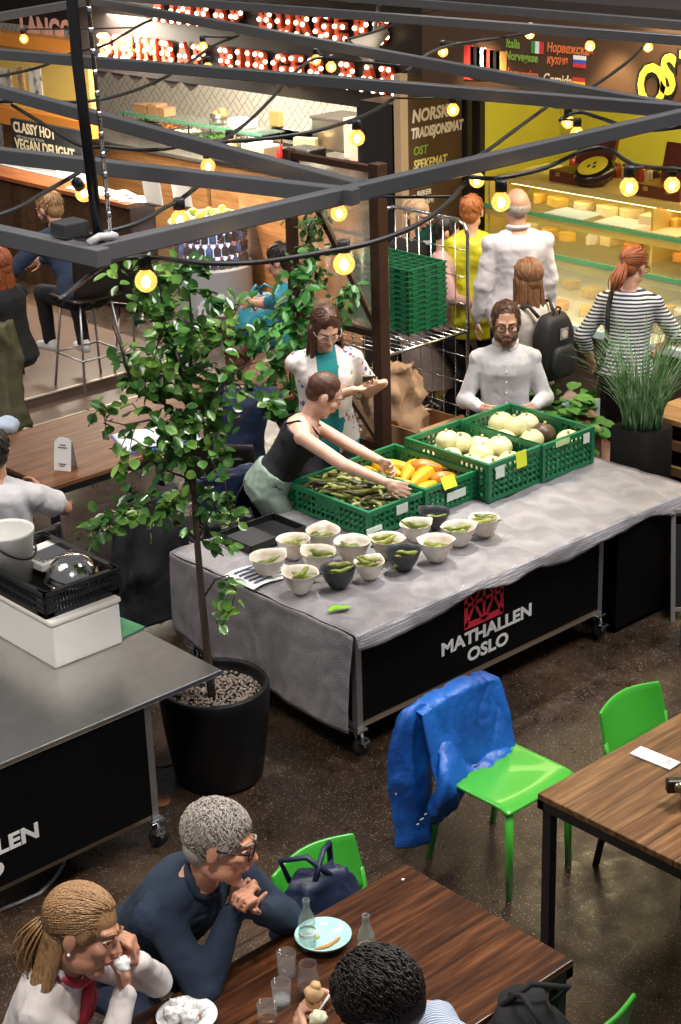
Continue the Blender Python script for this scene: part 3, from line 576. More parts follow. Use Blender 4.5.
mb = MB(); mb.bb(0, .05, yb, ya, zb-.35, za); mb.build('board', M('grey_black_board', (.03, .03, .032), .4), t); mb = MB(); mb.bb(.01, .04, yb, yb+.04, 0, zb); mb.bb(.01, .04, ya-.04, ya, 0, zb); mb.build('post', BLACK, t)
for body, px, py, sz in (('CLASSY HOT', 14, 131, .15), ('VEGAN DELIGHT', 16, 148, .16)):
    q = atx(px, py, 9.9); text('lettering', body, M('warm_white_letters', (.85, .74, .5), .6), t, (-.006, q.y, q.z), sz, ROT_NX, .001, .005, sx=.92)
for px, py in ((17, 137), (17, 154)):
    q = atx(px, py, 9.9); text('small_print', 'with roast pepper & herbs', M('grey_letters', (.5, .5, .5), .6), t, (-.006, q.y, q.z), .05, ROT_NX, .0005, 0)
# bright steel fridge door frames under it
t = thing('glass_door_fridge', 'pale glass-door fridge standing at the far left behind the bearded bar guest', 'fridge', (9.6, 16.2, 0)); y0 = atx(2, 190, 9.3).y; y1 = atx(56, 190, 9.3).y
t.location = (9.3, (y0+y1)/2, 0); hw_ = abs(y0-y1)/2
mb = MB(); mb.bb(.02, .5, -hw_, hw_, 0, 1.10); mb.build('cabinet', M('fridge_white', (.45, .50, .53), .3), t)
for q in (-.5, .5): mb = MB(); mb.bb(-.01, .02, q*hw_-hw_*.46, q*hw_+hw_*.46, 0.08, 1.04); d_ = mb.build('door', M('fridge_glass', (.55, .66, .70), .1), t); mb = MB(); mb.cyl((-.03, q*hw_-hw_*.38, .5), (-.03, q*hw_-hw_*.38, .95), .012); mb.build('handle', CHROME, d_)

# ------------------------------------------------------------ round drinks cooler
q = at(212, 318, 0); R_ = .36
t = thing('drinks_cooler', 'round grey drinks cooler with a lit glass drum of bottles by the timber wall', 'cooler', (9.38, 12.12, 0)); 
mb = MB(); mb.lathe([(.001, .04), (R_-.02, .04), (R_, .08), (R_, .50), (R_+.01, .52), (R_+.01, .54), (.001, .54)], n=48); mb.build('base', M('cooler_grey', (.50, .52, .56), .3), t, True)
mb = MB(); mb.lathe([(.001, 0), (R_-.05, 0), (R_-.05, .05), (.001, .05)], n=32); mb.build('plinth', BLACK, t)
mb = MB(); mb.lathe([(R_-.005, .54), (R_-.005, .90), (R_-.012, .90), (R_-.012, .54)], n=48, closed=True); mb.build('glass_drum', M('drum_glass', (.5, .55, .6), .02, 0, alpha=.07), t, True)
mb = MB(); mb.lathe([(.001, .54), (.20, .54), (.20, .90), (.001, .90)], n=24); mb.build('light_core', M('cooler_light', (.8, .88, 1), emit=1.1, ecol=(.70, .74, 1)), t, True)
mb = MB(); mb.lathe([(.001, .90), (R_+.01, .90), (R_+.02, .93), (R_-.02, .955), (.001, .955)], n=48); mb.build('top_ring', M('cooler_top', (.70, .72, .72), .25, .4), t, True)
text('lettering', 'fritz', M('cooler_lettering', (.66, .68, .72), .4), t, (-.36*.667-.30*.74+.10, -.36*.745+.30*.667-.13, .14), .2, (PI/2, 0, math.radians(-41.8)), .01, .004, 'LEFT', .2)
CAPR = M('bottle_cap_red', (.75, .16, .12), .4); COLA = M('cola_bottle', (.05, .012, .015), .15)
for lv in range(3):
    for k in range(26):
        a = 2*PI*k/26+lv*.12
        if math.cos(a)*.667+math.sin(a)*.745 > .55: continue
        x, y = math.cos(a)*(R_-.06), math.sin(a)*(R_-.06); c = thing('cola_bottle', 'dark cola bottle with red cap in the round drinks cooler', 'bottle', (9.38+x, 12.12+y, .545+lv*.115), group='bottles in the round drinks cooler')
        mb = MB(); mb.lathe([(.001, 0), (.033, 0), (.033, .06), (.013, .085), (.012, .095), (.001, .095)], n=10); mb.build('bottle', COLA if k % 4 else M('blue_bottle', (.10, .2, .5), .2), c, True); mb = MB(); mb.lathe([(.001, .092), (.016, .092), (.016, .106), (.001, .106)], n=8); mb.build('cap', CAPR, c)
LEM = M('lemon', (.78, .66, .10), .5); LIME = M('lime_green', (.35, .5, .08), .5)
for k in range(11):
    a = k*2.4; r = .05+.022*k; mb = MB(); mb.ell((0, 0, .03), (.045, .035, .032)); o = mb.build('lemon', LEM if k % 3 else LIME, None, True); o.location = (9.38+r*math.cos(a), 12.12+r*math.sin(a), .957); o.rotation_euler = (0, 0, a); tag(o, ('yellow lemon' if k % 3 else 'green lime')+' lying on top of the round drinks cooler', 'fruit', ('lemons' if k % 3 else 'limes')+' on the drinks cooler')

# ------------------------------------------------------------ horn loudspeaker under the roof
q = atx(374, 40, 9.3); t = thing('horn_speaker', 'cream horn loudspeaker hanging by the marquee sign', 'loudspeaker', q)
D = Vector((-.70, .35, -.62)).normalized(); a_, b_, _ = basis(D)
mb = MB(); prof = [(0, .05), (.10, .06), (.18, .09), (.26, .14), (.27, .15)]
mb.rings([[-D*.12+D*x+(a_*math.cos(k*PI/12)+b_*math.sin(k*PI/12))*r for k in range(24)] for x, r in prof]+[[-D*.12+D*x+(a_*math.cos(k*PI/12)+b_*math.sin(k*PI/12))*r for k in range(24)] for x, r in ((.26, .135), (.12, .05), (.119, .001))]); mb.build('horn', M('speaker_cream', (.62, .52, .42), .5), t, True)
mb = MB(); mb.cap(D*.02, D*.10, .035, .03); mb.build('driver', M('speaker_dark', (.05, .05, .05), .4), t, True)
mb = MB(); mb.cyl((0, 0, .05), (.1, 0, .4), .015); mb.build('bracket', GALV, t)
# column of the hall behind the menu board, pale steel
q = atx(405, 60, 10.6); mb = MB(); mb.bb(10.5, 10.68, q.y-.16, q.y+.08, 0, 5.5); struct(mb.build('trim_8', M('pale_column', (.42, .36, .28), .6)))
# upper gallery goods above the shop ceilings
mb = MB(); mb.bb(11.0, 11.4, 2.0, 20, 3.05, 3.4); struct(mb.build('trim_9', M('dark_beam_red', (.10, .018, .014), .6)))
pal = [(.5, .3, .12), (.6, .5, .4), (.35, .05, .04), (.1, .08, .07), (.7, .62, .5), (.2, .12, .07)]
rg = random.Random(5)
for k in range(34):
    y = 5.2+k*.36; wd, h = rg.uniform(.12, .32), rg.uniform(.12, .4); c = rg.randrange(6); t = thing('storage_box', ('tan', 'beige', 'red', 'black', 'cream', 'brown')[c]+' storage box on the roof of the shops', 'box', (12.0+rg.uniform(0, .5), y, 3.05), group=('tan', 'beige', 'red', 'black', 'cream', 'brown')[c]+' storage boxes on the shop roof')
    mb = MB(); mb.bb(-.15, .15, -wd/2, wd/2, 0, h); mb.build('box', M('store_%d' % c, pal[c], .6), t, bevel=.01); mb = MB(); mb.bb(-.16, .16, -wd/2-.01, wd/2+.01, h, h+.03); mb.build('lid', M('store_lid_%d' % c, tuple(x*.7 for x in pal[c]), .6), t)
# ------------------------------------------------------------ the vegetable stall
SX, SY, SH = 4.90, 5.40, .677; SX1, SY1 = 7.50, 6.80
def caster(parent, x, y, h=.15, rz=.3):
    mb = MB(); mb.box((x, y, h-.008), (.07, .07, .012)); mb.tube([(x-.0, y-.022, h-.01), (x+.02, y-.024, .045)], .010, 6); mb.tube([(x, y+.022, h-.01), (x+.02, y+.024, .045)], .010, 6); mb.box((x-.015, y-.05, h-.05), (.05, .05, .008)); fk = mb.build('caster_fork', CHROME, parent, bevel=.002)
    mb = MB(); mb.cyl((x+.02, y-.017, .045), (x+.02, y+.017, .045), .045, n=24); mb.build('wheel', RUBBER, fk, True)
def logo(parent, x, y, z, w=.285):
    """red stamped arch-and-truss emblem on a face that looks to -Y"""
    RED = M('logo_red', (.74, .03, .06), .5); mb = MB(); h = w*.68; b = .018; Y0, Y1 = y-.004, y
    def bar(ax, az, bx, bz, t=.020):
        d = Vector((bx-ax, 0, bz-az)); n = Vector((-d.z, 0, d.x)).normalized()*t/2; mb.prism([Vector((x+ax, Y0, z+az))+n, Vector((x+ax, Y0, z+az))-n, Vector((x+bx, Y0, z+bz))-n, Vector((x+bx, Y0, z+bz))+n], None, (0, y-Y0, 0))
    bar(0, .006, w, .006, .032); bar(.010, 0, .010, h, .026); bar(w-.010, 0, w-.010, h, .026); bar(0, h*.62, w, h*.62, .02); bar(w/2, 0, w/2, h, .020); bar(0, h-.006, w, h-.006, .018)
    for s_ in (0, 1):
        o = s_*w/2; bar(o+.012, .01, o+w/4, h*.60, .017); bar(o+w/2-.012, .01, o+w/4, h*.60, .017)
        bar(o+w/4, h*.64, o+.02, h, .012); bar(o+w/4, h*.64, o+w/2-.02, h, .012)
    return mb.build('emblem', RED, parent)
stall = thing('market_stall', 'long market stall table on casters with black MATHALLEN OSLO front panel', 'market stall', (SX, SY, 0))
L1 = 1.83
def frame_bits(x0, x1, y0, y1, top):
    for (x, y) in ((x0, y0), (x1, y0), (x0, y1), (x1, y1)): mb = MB(); mb.bb(x-.018, x+.018, y-.018, y+.018, .15, top); mb.build('leg', GALV, stall); caster(stall, x, y)
    mb = MB()
    for y in (y0, y1): mb.bb(x0, x1, y-.015, y+.015, .15, .185); mb.bb(x0, x1, y-.015, y+.015, top-.04, top)
    for x in (x0, x1): mb.bb(x-.015, x+.015, y0, y1, .15, .185); mb.bb(x-.015, x+.015, y0, y1, top-.04, top)
    mb.build('rail', M('tan_rail', (.30, .24, .18), .45, .5), stall)
frame_bits(.03, L1, .03, 1.32, SH-.035)
mb = MB(); mb.bb(.05, L1-.02, .012, .022, .185, SH-.06); mb.build('front_panel', BLACK_PANEL, stall)
mb = MB(); mb.bb(.012, .022, .05, 1.30, .185, SH-.06); mb.build('side_panel', BLACK_PANEL, stall)
mb = MB(); mb.bb(L1+.10, 2.52, -.02, 1.3, .03, SH-.04); mb.build('extension_box', BLACK_PANEL, stall)
mb = MB(); mb.bb(0, 2.58, .0, 1.38, SH-.035, SH-.008); mb.build('table_top', M('stall_board', (.30, .26, .22), .6), stall)
LW = M('lettering_white', (.80, .80, .80), .5)
text('lettering', 'MATHALLEN', LW, stall, (.585, .009, .340), .098, ROT_NY, .001, .0032, 'LEFT', 0, 1.22)
text('lettering', 'OSLO', LW, stall, (.775, .009, .240), .098, ROT_NY, .001, .0032, 'LEFT', 0, 1.22)
logo(stall, .755, .010, .438)

# tablecloth: silver-grey oilcloth, hangs long on the left, a hand on the front
def cloth_material():
    n = NT('grey_dotted_oilcloth', .33); v = n.map(); vo = n.n('ShaderNodeTexVoronoi'); vo.inputs['Scale'].default_value = 75; vo.inputs['Randomness'].default_value = .12; n.l(v, vo.inputs['Vector'])
    d = n.math('LESS_THAN', vo.outputs['Distance'], .33); c = n.mix(d, (.25, .24, .26), (.43, .42, .44)); ns = n.noise(v, 5, 4); c = n.mix(.5, c, n.ramp(ns, [(.3, (.78, .74, .72)), (.7, (1.12, 1.08, 1.06))]), 'MULTIPLY'); n.color(c)
    n.bump(n.math('ADD', vo.outputs['Distance'], n.math('MULTIPLY', n.noise(v, 7, 4), 3.)), .35, .012); return n.m
OIL = cloth_material()
def cloth():
    mb = MB(); x0, x1, y0, y1, zt = -.02, 2.60, -.02, 1.40, SH+.004
    rn = random.Random(3)
    W_ = lambda x, y: .0035*math.sin(x*17+y*9)+.003*math.sin(y*23-x*6)+.002*math.sin(x*41)
    def top(u, v): x = x0+(x1-x0)*u; y = y0+(y1-y0)*v; return (x, y, zt+W_(x, y))
    N, Mv = 90, 50
    mb.grid(lambda u, v: top(v, u), Mv, N)      # orientation up
    # front drop: shallow, waves; pulled out to a point at the right end
    def front(u, v):
        x = x0+(x1-x0)*u; dr = .062+.018*math.sin(x*5.2)+.012*math.sin(x*13+1); out = .004+.012*v*(1+math.sin(x*8))+.0
        if u > .8: dr += .05*(u-.8)/.2
        return (x+(.10*(u-.9)/.1*v if u > .9 else 0), y0-out-.012*math.sin(v*PI/2)-(.06*v*(u-.85)/.15 if u > .85 else 0), zt+W_(x, y0)-dr*v)
    mb.grid(lambda u, v: front(v, u), 5, N)
    def left(u, v):
        y = y0+(y1-y0)*u; dr = .50+.03*math.sin(y*4.5)-.10*(u > .75)*(u-.75)*2; f = .020*v*(math.sin(y*7.3+1)+.35*math.sin(y*17+1))+.012*v; return (x0-.012-f-.02*math.sin(v*2), y, zt+W_(x0, y)-dr*v)
    mb.grid(left, Mv, 22)
    def back(u, v): x = x0+(x1-x0)*u; f = .014*v*math.sin(x*17); return (x, y1+.012+f+.01*v, zt+W_(x, y1)-.30*v)
    mb.grid(back, N, 10)
    def right(u, v): y = y0+(y1-y0)*u; return (x1+.015+.10*v*(1-u)+.012*v*math.sin(y*15), y-.08*v*(1-u), zt+W_(x1, y)-(.10+.02*math.sin(y*7))*v)
    mb.grid(lambda u, v: right(v, u), 6, Mv)
    o = mb.build('tablecloth', OIL, None, True); o.location = (SX, SY, 0)
    import bmesh
    bm = bmesh.new(); bm.from_mesh(o.data); bmesh.ops.remove_doubles(bm, verts=bm.verts, dist=.006); bmesh.ops.recalc_face_normals(bm, faces=bm.faces); bm.to_mesh(o.data); bm.free(); crease(o, .005, 4.5, (1, 1, 1), 3.1, .5)
    md = o.modifiers.new('solid', 'SOLIDIFY'); md.thickness = .003; md.offset = 1
    return tag(o, 'silver grey dotted oilcloth draped over the market stall', 'tablecloth')
cloth()
ZT = SH+.012

# ------------------------------------------------------------ green crates
CRG = M('crate_green', (.012, .155, .062), .38, 0, .18, 14); CRG_D = M('crate_green_dark', (.008, .105, .045), .45)
def crate(label, loc, h, lx=.43, ly=.64, group=None, mat_=None):
    t = thing('green_crate', label, 'crate', loc, 0, group); m_ = mat_ or CRG; th = .012
    mb = MB(); mb.bb(-lx/2, lx/2, -ly/2, ly/2, 0, .008)
    for k in range(7): y = -ly/2+ly*(k+.5)/7; mb.bb(-lx/2, lx/2, y-.008, y+.008, .006, .014)
    mb.build('base', m_, t)
    def wall(nm, L, horiz, off):
        mb = MB()
        def b(a0, a1, z0, z1, t_=th):
            if horiz: mb.bb(a0, a1, off-t_/2, off+t_/2, z0, z1)
            else: mb.bb(off-t_/2, off+t_/2, a0, a1, z0, z1)
        b(-L/2, L/2, h-.028, h, .022); b(-L/2, L/2, 0, .022, .016); nb = max(3, int((h-.05)/.036)+1)
        for k in range(1, nb): z = .02+(h-.045)*k/nb; b(-L/2, L/2, z-.0065, z+.0065)
        n = int(L/.036)
        for k in range(n+1): a = -L/2+L*k/n; b(a-.0055, a+.0055, 0, h-.02, .015 if k % 3 == 0 else th)
        if nm == 'long_wall':
            for q in (-1, 1): b(q*(L/2)-.013, q*(L/2)+.013, .001, h+.0008, .026)
        b(-.10, .10, h-.075, h-.02, .010) if nm == 'long_wall' else None
        if nm == 'end_wall': b(-.09, .09, h-.058, h-.052, .02)
        return mb.build(nm, m_, t)
    wall('long_wall', ly, False, -lx/2); wall('long_wall', ly, False, lx/2); wall('end_wall', lx, True, -ly/2); wall('end_wall', lx, True, ly/2)
    return t
def tagcard(parent, loc, d, mat_, rx=0, name='price_tag'):
    mb = MB(); mb.box((0, 0, 0), d, R=Matrix.Rotation(rx, 3, 'X')); o = mb.build(name, mat_, parent); o.location = loc; return o
NEON = M('neon_yellow_tag', (.72, .80, .04), .6); PALETAG = M('pale_label', (.66, .74, .66), .6)
HB, HS, HM = .152, .165, .225
CX = [5.925, 6.330, 6.748, 7.184]
YB, YM = 6.17+.32, 6.06+.32
c_bean = crate('green crate full of broad beans under the bending woman\'s hands', (CX[0], YB, ZT), HB, .41)
c_squash = crate('low green crate of orange-yellow squash beside the bean crate', (CX[1], YB-.01, ZT), HS, .39)
c_melA = crate('tall green crate of pale squash with a neon yellow tag on its front', (CX[2], YM, ZT), HM)
c_melB = crate('rightmost tall green crate of pale squash, half full', (CX[3], YM-.01, ZT), HM)
tagcard(c_bean, (.03, -.334, .105), (.085, .002, .055), PALETAG, 0, 'paper_label')
tagcard(c_squash, (.03, -.337, .075), (.15, .002, .05), PALETAG, 0, 'paper_label'); tagcard(c_squash, (-.03, -.338, .165), (.10, .003, .07), NEON, -.5)
tagcard(c_melA, (-.14, -.336, .165), (.07, .002, .07), PALETAG, 0, 'paper_label'); tagcard(c_melA, (.03, -.340, .195), (.085, .003, .095), NEON, -.1)
tagcard(c_melB, (-.06, -.336, .205), (.12, .002, .035), M('pale_green_label', (.50, .70, .32), .6), 0, 'paper_label'); tagcard(c_melB, (.15, -.336, .175), (.055, .002, .06), PALETAG, 0, 'paper_label')

# broad beans
BEANM = []
for i, (c0, c1) in enumerate((((.16, .20, .028), (.30, .34, .07)), ((.22, .24, .05), (.42, .42, .13)), ((.030, .028, .012), (.12, .12, .035)), ((.10, .14, .02), (.20, .24, .05)))):
    n = NT('broad_bean_%d' % i, .42); n.color(n.ramp(n.noise(n.map(), 22, 4, .7), [(.32, (.02, .018, .01)), (.42, c0), (.62, c1)])); BEANM.append(n.m)
def bean_mesh(L, r, bend, i):
    mb = MB(); pts = []; rr = []
    for k in range(10):
        t = k/9; x = (t-.5)*L; pts.append((x, bend*(1-(2*t-1)**2)*L, .004*math.sin(t*9))); rr.append(r*(.30+.72*math.sin(PI*min(1, max(0, .08+t*.86)))+.07*math.sin(t*19)) if 0 < k < 9 else r*.2)
    mb.tube(pts, rr, 8); mb.tube([pts[0], (pts[0][0]-.012, pts[0][1]-.004, 0)], [r*.25, r*.15], 5)
    me_o = mb.build('broad_bean', BEANM[i], None, True); me = me_o.data; bpy.data.objects.remove(me_o); return me
rb = random.Random(21)
BM = [bean_mesh(rb.uniform(.13, .19), rb.uniform(.0125, .0155), rb.uniform(-.10, .14), k % 4) for k in range(12)]
BMs = [bean_mesh(rb.uniform(.10, .135), rb.uniform(.0115, .014), rb.uniform(-.12, .16), (0, 1, 3)[k % 3]) for k in range(9)]
bgroup = 'broad beans heaped in the low green crate'
k = 0
for k in range(270):
    o = bpy.data.objects.new('broad_bean', BM[rb.choice([0, 1, 2, 3, 4, 5, 6, 7, 8, 9, 10, 11, 2, 6, 10])]); COL.objects.link(o)
    x = rb.uniform(-.145, .145); y = rb.uniform(-.245, .245); f = (1-(x/.2)**2)*(1-(y/.31)**2); lay = k/270
    o.location = (CX[0]+x, YB+y, ZT+.065+lay*.100*(.66+.34*f)+.035*f); o.rotation_euler = (rb.uniform(-.25, .25), rb.uniform(-.22, .22), rb.choice((rb.gauss(2.2, .5), rb.uniform(0, PI))))
    tag(o, 'broad bean pod in the heap in the low green crate', 'bean', bgroup)
# squash: long ribbed orange-yellow
def squash(L, r, mats, name, lab, cat, loc, rot, group=None, neck=.6):
    t = thing(name, lab, cat, loc, 0, group); t.rotation_euler = rot; mb = MB(); n = 28; rs = []
    for k in range(13):
        q = k/12; x = (q-.5)*L; rr = r*math.sin(PI*(.04+.92*q))**.55*(neck+(1-neck)*q); rs.append([Vector((x, rr*(1+.035*math.cos(8*a))*math.cos(a), rr*(1+.035*math.cos(8*a))*math.sin(a))) for a in [2*PI*j/n for j in range(n)]])
    mb.rings(rs); mb.build('flesh', mats, t, True); mb = MB(); mb.tube([(-L/2+.004, 0, 0), (-L/2-.02, 0, .004), (-L/2-.03, .004, .006)], [.012, .010, .012], 8); mb.build('stalk', M('squash_stalk', (.24, .20, .06), .7), t, True); return t
SQ = M('golden_squash', (.66, .38, .02), .35, 0, .16, 10); SQ2 = M('orange_squash', (.58, .20, .02), .35, 0, .2, 9)
for i, (x, y, z, rz_, L, r, s2) in enumerate([(-.10, .18, .075, 1.2, .30, .05, 0), (.02, .20, .085, 1.45, .32, .052, 0), (.12, .19, .07, 1.8, .27, .05, 0), (-.09, -.02, .08, 1.9, .30, .05, 0), (.05, .04, .105, .55, .31, .055, 0), (.03, -.08, .11, .35, .30, .055, 0), (-.06, -.17, .075, .15, .26, .05, 0), (.13, -.16, .085, 2.6, .17, .062, 1), (.12, -.02, .12, 2.2, .20, .065, 1)]):
    squash(L, r, SQ2 if s2 else SQ, 'golden_squash', ('stubby orange squash' if s2 else 'long golden-yellow squash')+' lying in the low green crate', 'squash', (CX[1]+x, YB+y, ZT+z), (0, 0, rz_), ('stubby orange' if s2 else 'long golden')+' squash in the low green crate')
# pale round squash
PALE = M('pale_green_squash', (.70, .66, .36), .4, 0, .12, 7)
def round_squash(loc, r, lab, group, mat_=PALE, tilt=0):
    t = thing('round_squash', lab, 'squash', loc, rb.uniform(0, 3), group); t.rotation_euler = (tilt, rb.uniform(-.4, .4), rb.uniform(0, 3)); mb = MB(); n = 36; rs = []
    for k in range(1, 14):
        ph = PI*k/14; z = -math.cos(ph)*r*.80; z += (-.10*r*(max(0, -math.cos(ph)-.8)/.2)*-1 if math.cos(ph) < -.8 else 0) - (.10*r if k == 13 else 0)
        rr = r*math.sin(ph)**.85; rs.append([Vector((rr*(1+.045*abs(math.cos(5*a)))*math.cos(a), rr*(1+.045*abs(math.cos(5*a)))*math.sin(a), z)) for a in [2*PI*j/n for j in range(n)]])
    mb.rings(rs); mb.build('flesh', mat_, t, True); mb = MB(); mb.tube([(0, 0, r*.70), (0, 0, r*.84), (.006, 0, r*.95)], [.010, .008, .010], 7); mb.build('stalk', M('pale_stalk', (.36, .38, .14), .7), t, True); return t
for (x, y, z) in [(-.13, .20, .10), (.0, .22, .11), (.12, .20, .09), (-.14, .05, .13), (-.01, .09, .18), (.12, .06, .13), (-.13, -.10, .125), (.0, -.06, .15), (.13, -.08, .16), (-.07, -.21, .12), (.07, -.22, .12), (-.07, .14, .20)]:
    round_squash((CX[2]+x, YM+y, ZT+z+.015), rb.uniform(.068, .076), 'pale green round squash in the full tall crate', 'pale round squash in the tall crate with the neon tag')
for (x, y, z) in [(-.13, .20, .09), (.02, .22, .10), (-.13, .05, .12), (.01, .08, .17), (-.02, .17, .18), (-.13, -.09, .11), (.01, -.05, .12), (.13, .10, .15), (.13, .22, .10), (.14, -.22, .12)]:
    round_squash((CX[3]+x, YM+y, ZT+z+.01), rb.uniform(.070, .080), 'pale green round squash in the rightmost tall crate', 'pale round squash in the rightmost tall crate')
round_squash((CX[3]+.10, YM-.06, ZT+.15), .072, 'dark brown-green squash among the pale ones in the rightmost crate', None, M('dark_squash', (.09, .055, .03), .4, 0, .3, 10))

# ------------------------------------------------------------ bowls of beans
def marble():
    n = NT('cream_marbled_bowl', .28); a = n.noise(n.map(), 9, 5, .6); n.color(n.ramp(a, [(.35, (.66, .52, .40)), (.5, (.78, .72, .63)), (.65, (.84, .80, .73))])); return n.m
BW = marble(); BD = M('charcoal_bowl', (.035, .038, .042), .4)
def bowl_mesh(m_, nm):
    mb = MB(); n = 40; prof = [(.001, .002), (.034, 0), (.040, .006), (.062, .040), (.076, .075), (.082, .098), (.085, .100), (.079, .098), (.073, .075), (.058, .040), (.034, .012), (.001, .010)]; rs = []
    for r, z in prof:
        rs.append([Vector((r*math.cos(a)*(1+(.10*math.exp(-((a-0)/.20)**2)+.10*math.exp(-((a-2*PI)/.20)**2)+.10*math.exp(-((a-PI)/.20)**2))*(z > .09)), r*math.sin(a), z+(.012*math.exp(-((a-PI)/.5)**2)*(z > .09)))) for a in [2*PI*k/n for k in range(n)]])
    mb.rings(rs); o = mb.build(nm, m_, None, True); me = o.data; bpy.data.objects.remove(o); return me
BWm, BDm = bowl_mesh(BW, 'bowl'), bowl_mesh(BD, 'bowl')
# (pixel of rim centre, dark?, size, beans, description)
bowls = [(268, 557, 0, 1.06, 2, 'leftmost cream bowl with just two bean pods'), (300, 573, 0, 1.02, 5, 'front cream bowl nearest the cloth corner'), (338, 569, 1, 1.0, 5, 'charcoal bowl left of the two, by the green leaf'), (293, 540, 0, 1.0, 3, 'cream bowl behind the leftmost one'), (318, 552, 0, 1.02, 4, 'cream bowl behind the front left cream bowl'),
         (323, 531, 0, 1.02, 3, 'cream bowl at the back against the bean crate'), (352, 542, 0, 1.06, 3, 'wide cream bowl in front of the bean crate label'), (369, 562, 0, .88, 6, 'small cream bowl between the two charcoal bowls'), (403, 551, 1, 1.02, 3, 'charcoal bowl right of the small cream bowl'),
         (387, 539, 0, 1.0, 5, 'cream bowl behind the right charcoal bowl, heaped'), (436, 541, 0, 1.06, 2, 'large cream bowl at the middle of the row'), (416, 524, 0, .95, 4, 'cream bowl close behind the large cream bowl'), (459, 527, 0, 1.02, 4, 'cream bowl second from the right end'), (484, 519, 0, .94, 5, 'rightmost cream bowl of the row, heaped with pods'), (434, 512, 1, .95, 2, 'charcoal bowl half hidden at the back of the row')]
for (px, py, dk, s_, nb, lab) in bowls:
    q = at(px, py, ZT+.10*s_); o = bpy.data.objects.new('bowl', BDm if dk else BWm); COL.objects.link(o); o.location = (q.x, q.y, ZT); s_ *= 1.07; o.scale = (s_,)*3; rz0 = rb.uniform(0, 6); o.rotation_euler = (0, 0, rz0)
    tag(o, lab, 'bowl')
    base = rb.uniform(1.8, 3.0)
    for k in range(nb+1):
        b = bpy.data.objects.new('broad_bean', rb.choice(BMs)); COL.objects.link(b); b.location = (q.x+rb.uniform(-.022, .022)*s_, q.y+rb.uniform(-.022, .022)*s_, ZT+(.050+.011*k)*s_); b.scale = (1.08,)*3; b.rotation_euler = (rb.uniform(-.3, .3), rb.uniform(-.30, .30), base+rb.gauss(0, .35)); tag(b, 'broad bean pod in the '+lab, 'bean', 'bean pods in the '+lab)
# leaf on the cloth
mb = MB(); mb.grid(lambda u, v: ((u-.5)*.13, (v-.5)*.055*math.sin(PI*(.06+.88*u)), .006+.008*math.sin(u*5)+.01*abs(v-.5)), 12, 6)
o = mb.build('green_leaf', M('fresh_leaf', (.22, .50, .02), .4), None, True, solid=.0015); q = at(339, 610, ZT); o.location = (q.x, q.y, ZT+.002); o.rotation_euler = (0, 0, -.15); tag(o, 'bright green leaf lying on the cloth in front of the bowls', 'leaf')
# black tray box and a price sheet at the left end
q = at(262, 527, ZT+.05); t = thing('black_tray', 'flat black plastic tray at the left end of the stall by the green trousers', 'tray', (5.34, 6.60, ZT), 0, None, .82)
mb = MB(); mb.bb(-.24, .24, -.17, .17, 0, .01)
for a in ((-.24, -.23, -.17, .17), (.23, .24, -.17, .17), (-.24, .24, -.17, -.16), (-.24, .24, .16, .17)): mb.bb(*a, 0, .055)
mb.build('tray', BLACK, t, bevel=.004); mb = MB(); mb.bb(-.21, .02, -.13, .13, .012, .03); mb.build('tray_insert', M('matte_dark', (.03, .03, .032), .6), t)
t = thing('price_sheet', 'white printed price sheet hanging over the left edge of the cloth', 'paper sheet', (5.02, 6.22, ZT+.004)); mb = MB(); mb.grid(lambda u, v: (-.16+.32*u, -.12+.24*v, .004+.01*math.sin(u*6)), 6, 4); mb.build('sheet', PAPER, t, solid=.001)
mb = MB()
for k in range(5): mb.bb(-.12, .10, -.09+.04*k, -.075+.04*k, .016, .018)
mb.build('print', M('blue_print', (.06, .08, .16), .6), t)
# small sign standing by the bean crate
t = thing('price_sign', 'small printed price sign leaning on the left side of the bean crate', 'sign', (5.70, 6.10, ZT)); mb = MB(); mb.box((0, 0, .045), (.11, .004, .09), R=Matrix.Rotation(-.2, 3, 'X')); mb.build('card', PALETAG, t); mb = MB()
for k in range(3): mb.box((0, -.006-.004*(k-1), .025+.02*k), (.08, .002, .007), R=Matrix.Rotation(-.2, 3, 'X'))
mb.build('print', BLK, t)
# chalkboard A-frame at the right edge
t = thing('a_frame_board', 'black chalkboard A-frame with white lettering at the right edge beside the stall', 'sign board', (7.28, 5.02, 0), face(0))
t.location = (7.25, 5.02, 0); t.scale = (.76, .76, .76)
for q in (-1, 1):
    mb = MB(); R2 = Matrix.Rotation(q*.20, 3, 'X')
    def bx(c, d): mb.box(R2 @ Vector(c)+Vector((0, q*-.17, 0)), d, R=R2)
    bx((0, 0, .40), (.52, .016, .66)); pn = mb.build('board', M('chalkboard', (.018, .018, .020), .5), t)
    mb = MB(); bx((-.27, 0, .42), (.035, .03, .86)); bx((.27, 0, .42), (.035, .03, .86)); bx((0, 0, .83), (.52, .03, .035)); bx((0, 0, .09), (.52, .03, .035)); mb.build('frame', M('grey_wood_frame', (.22, .20, .19), .5), t, bevel=.004)
o = text('lettering', 'KAFFE', M('chalk_lettering', (.78, .76, .72), .7), t, (-.22, -.17-.012+0, .62), .16, (PI/2-.20, 0, 0), .001, .006, 'LEFT', .1, 1.0)
o.location = (-.22, -.17+.62*.20-.165+.02, .62); o2 = text('lettering', 'VAFFEL', _mats['chalk_lettering'], t, (-.22, -.17+.45*.20-.165+.04, .42), .12, (PI/2-.20, 0, 0), .001, .004, 'LEFT', .1, 1.0)
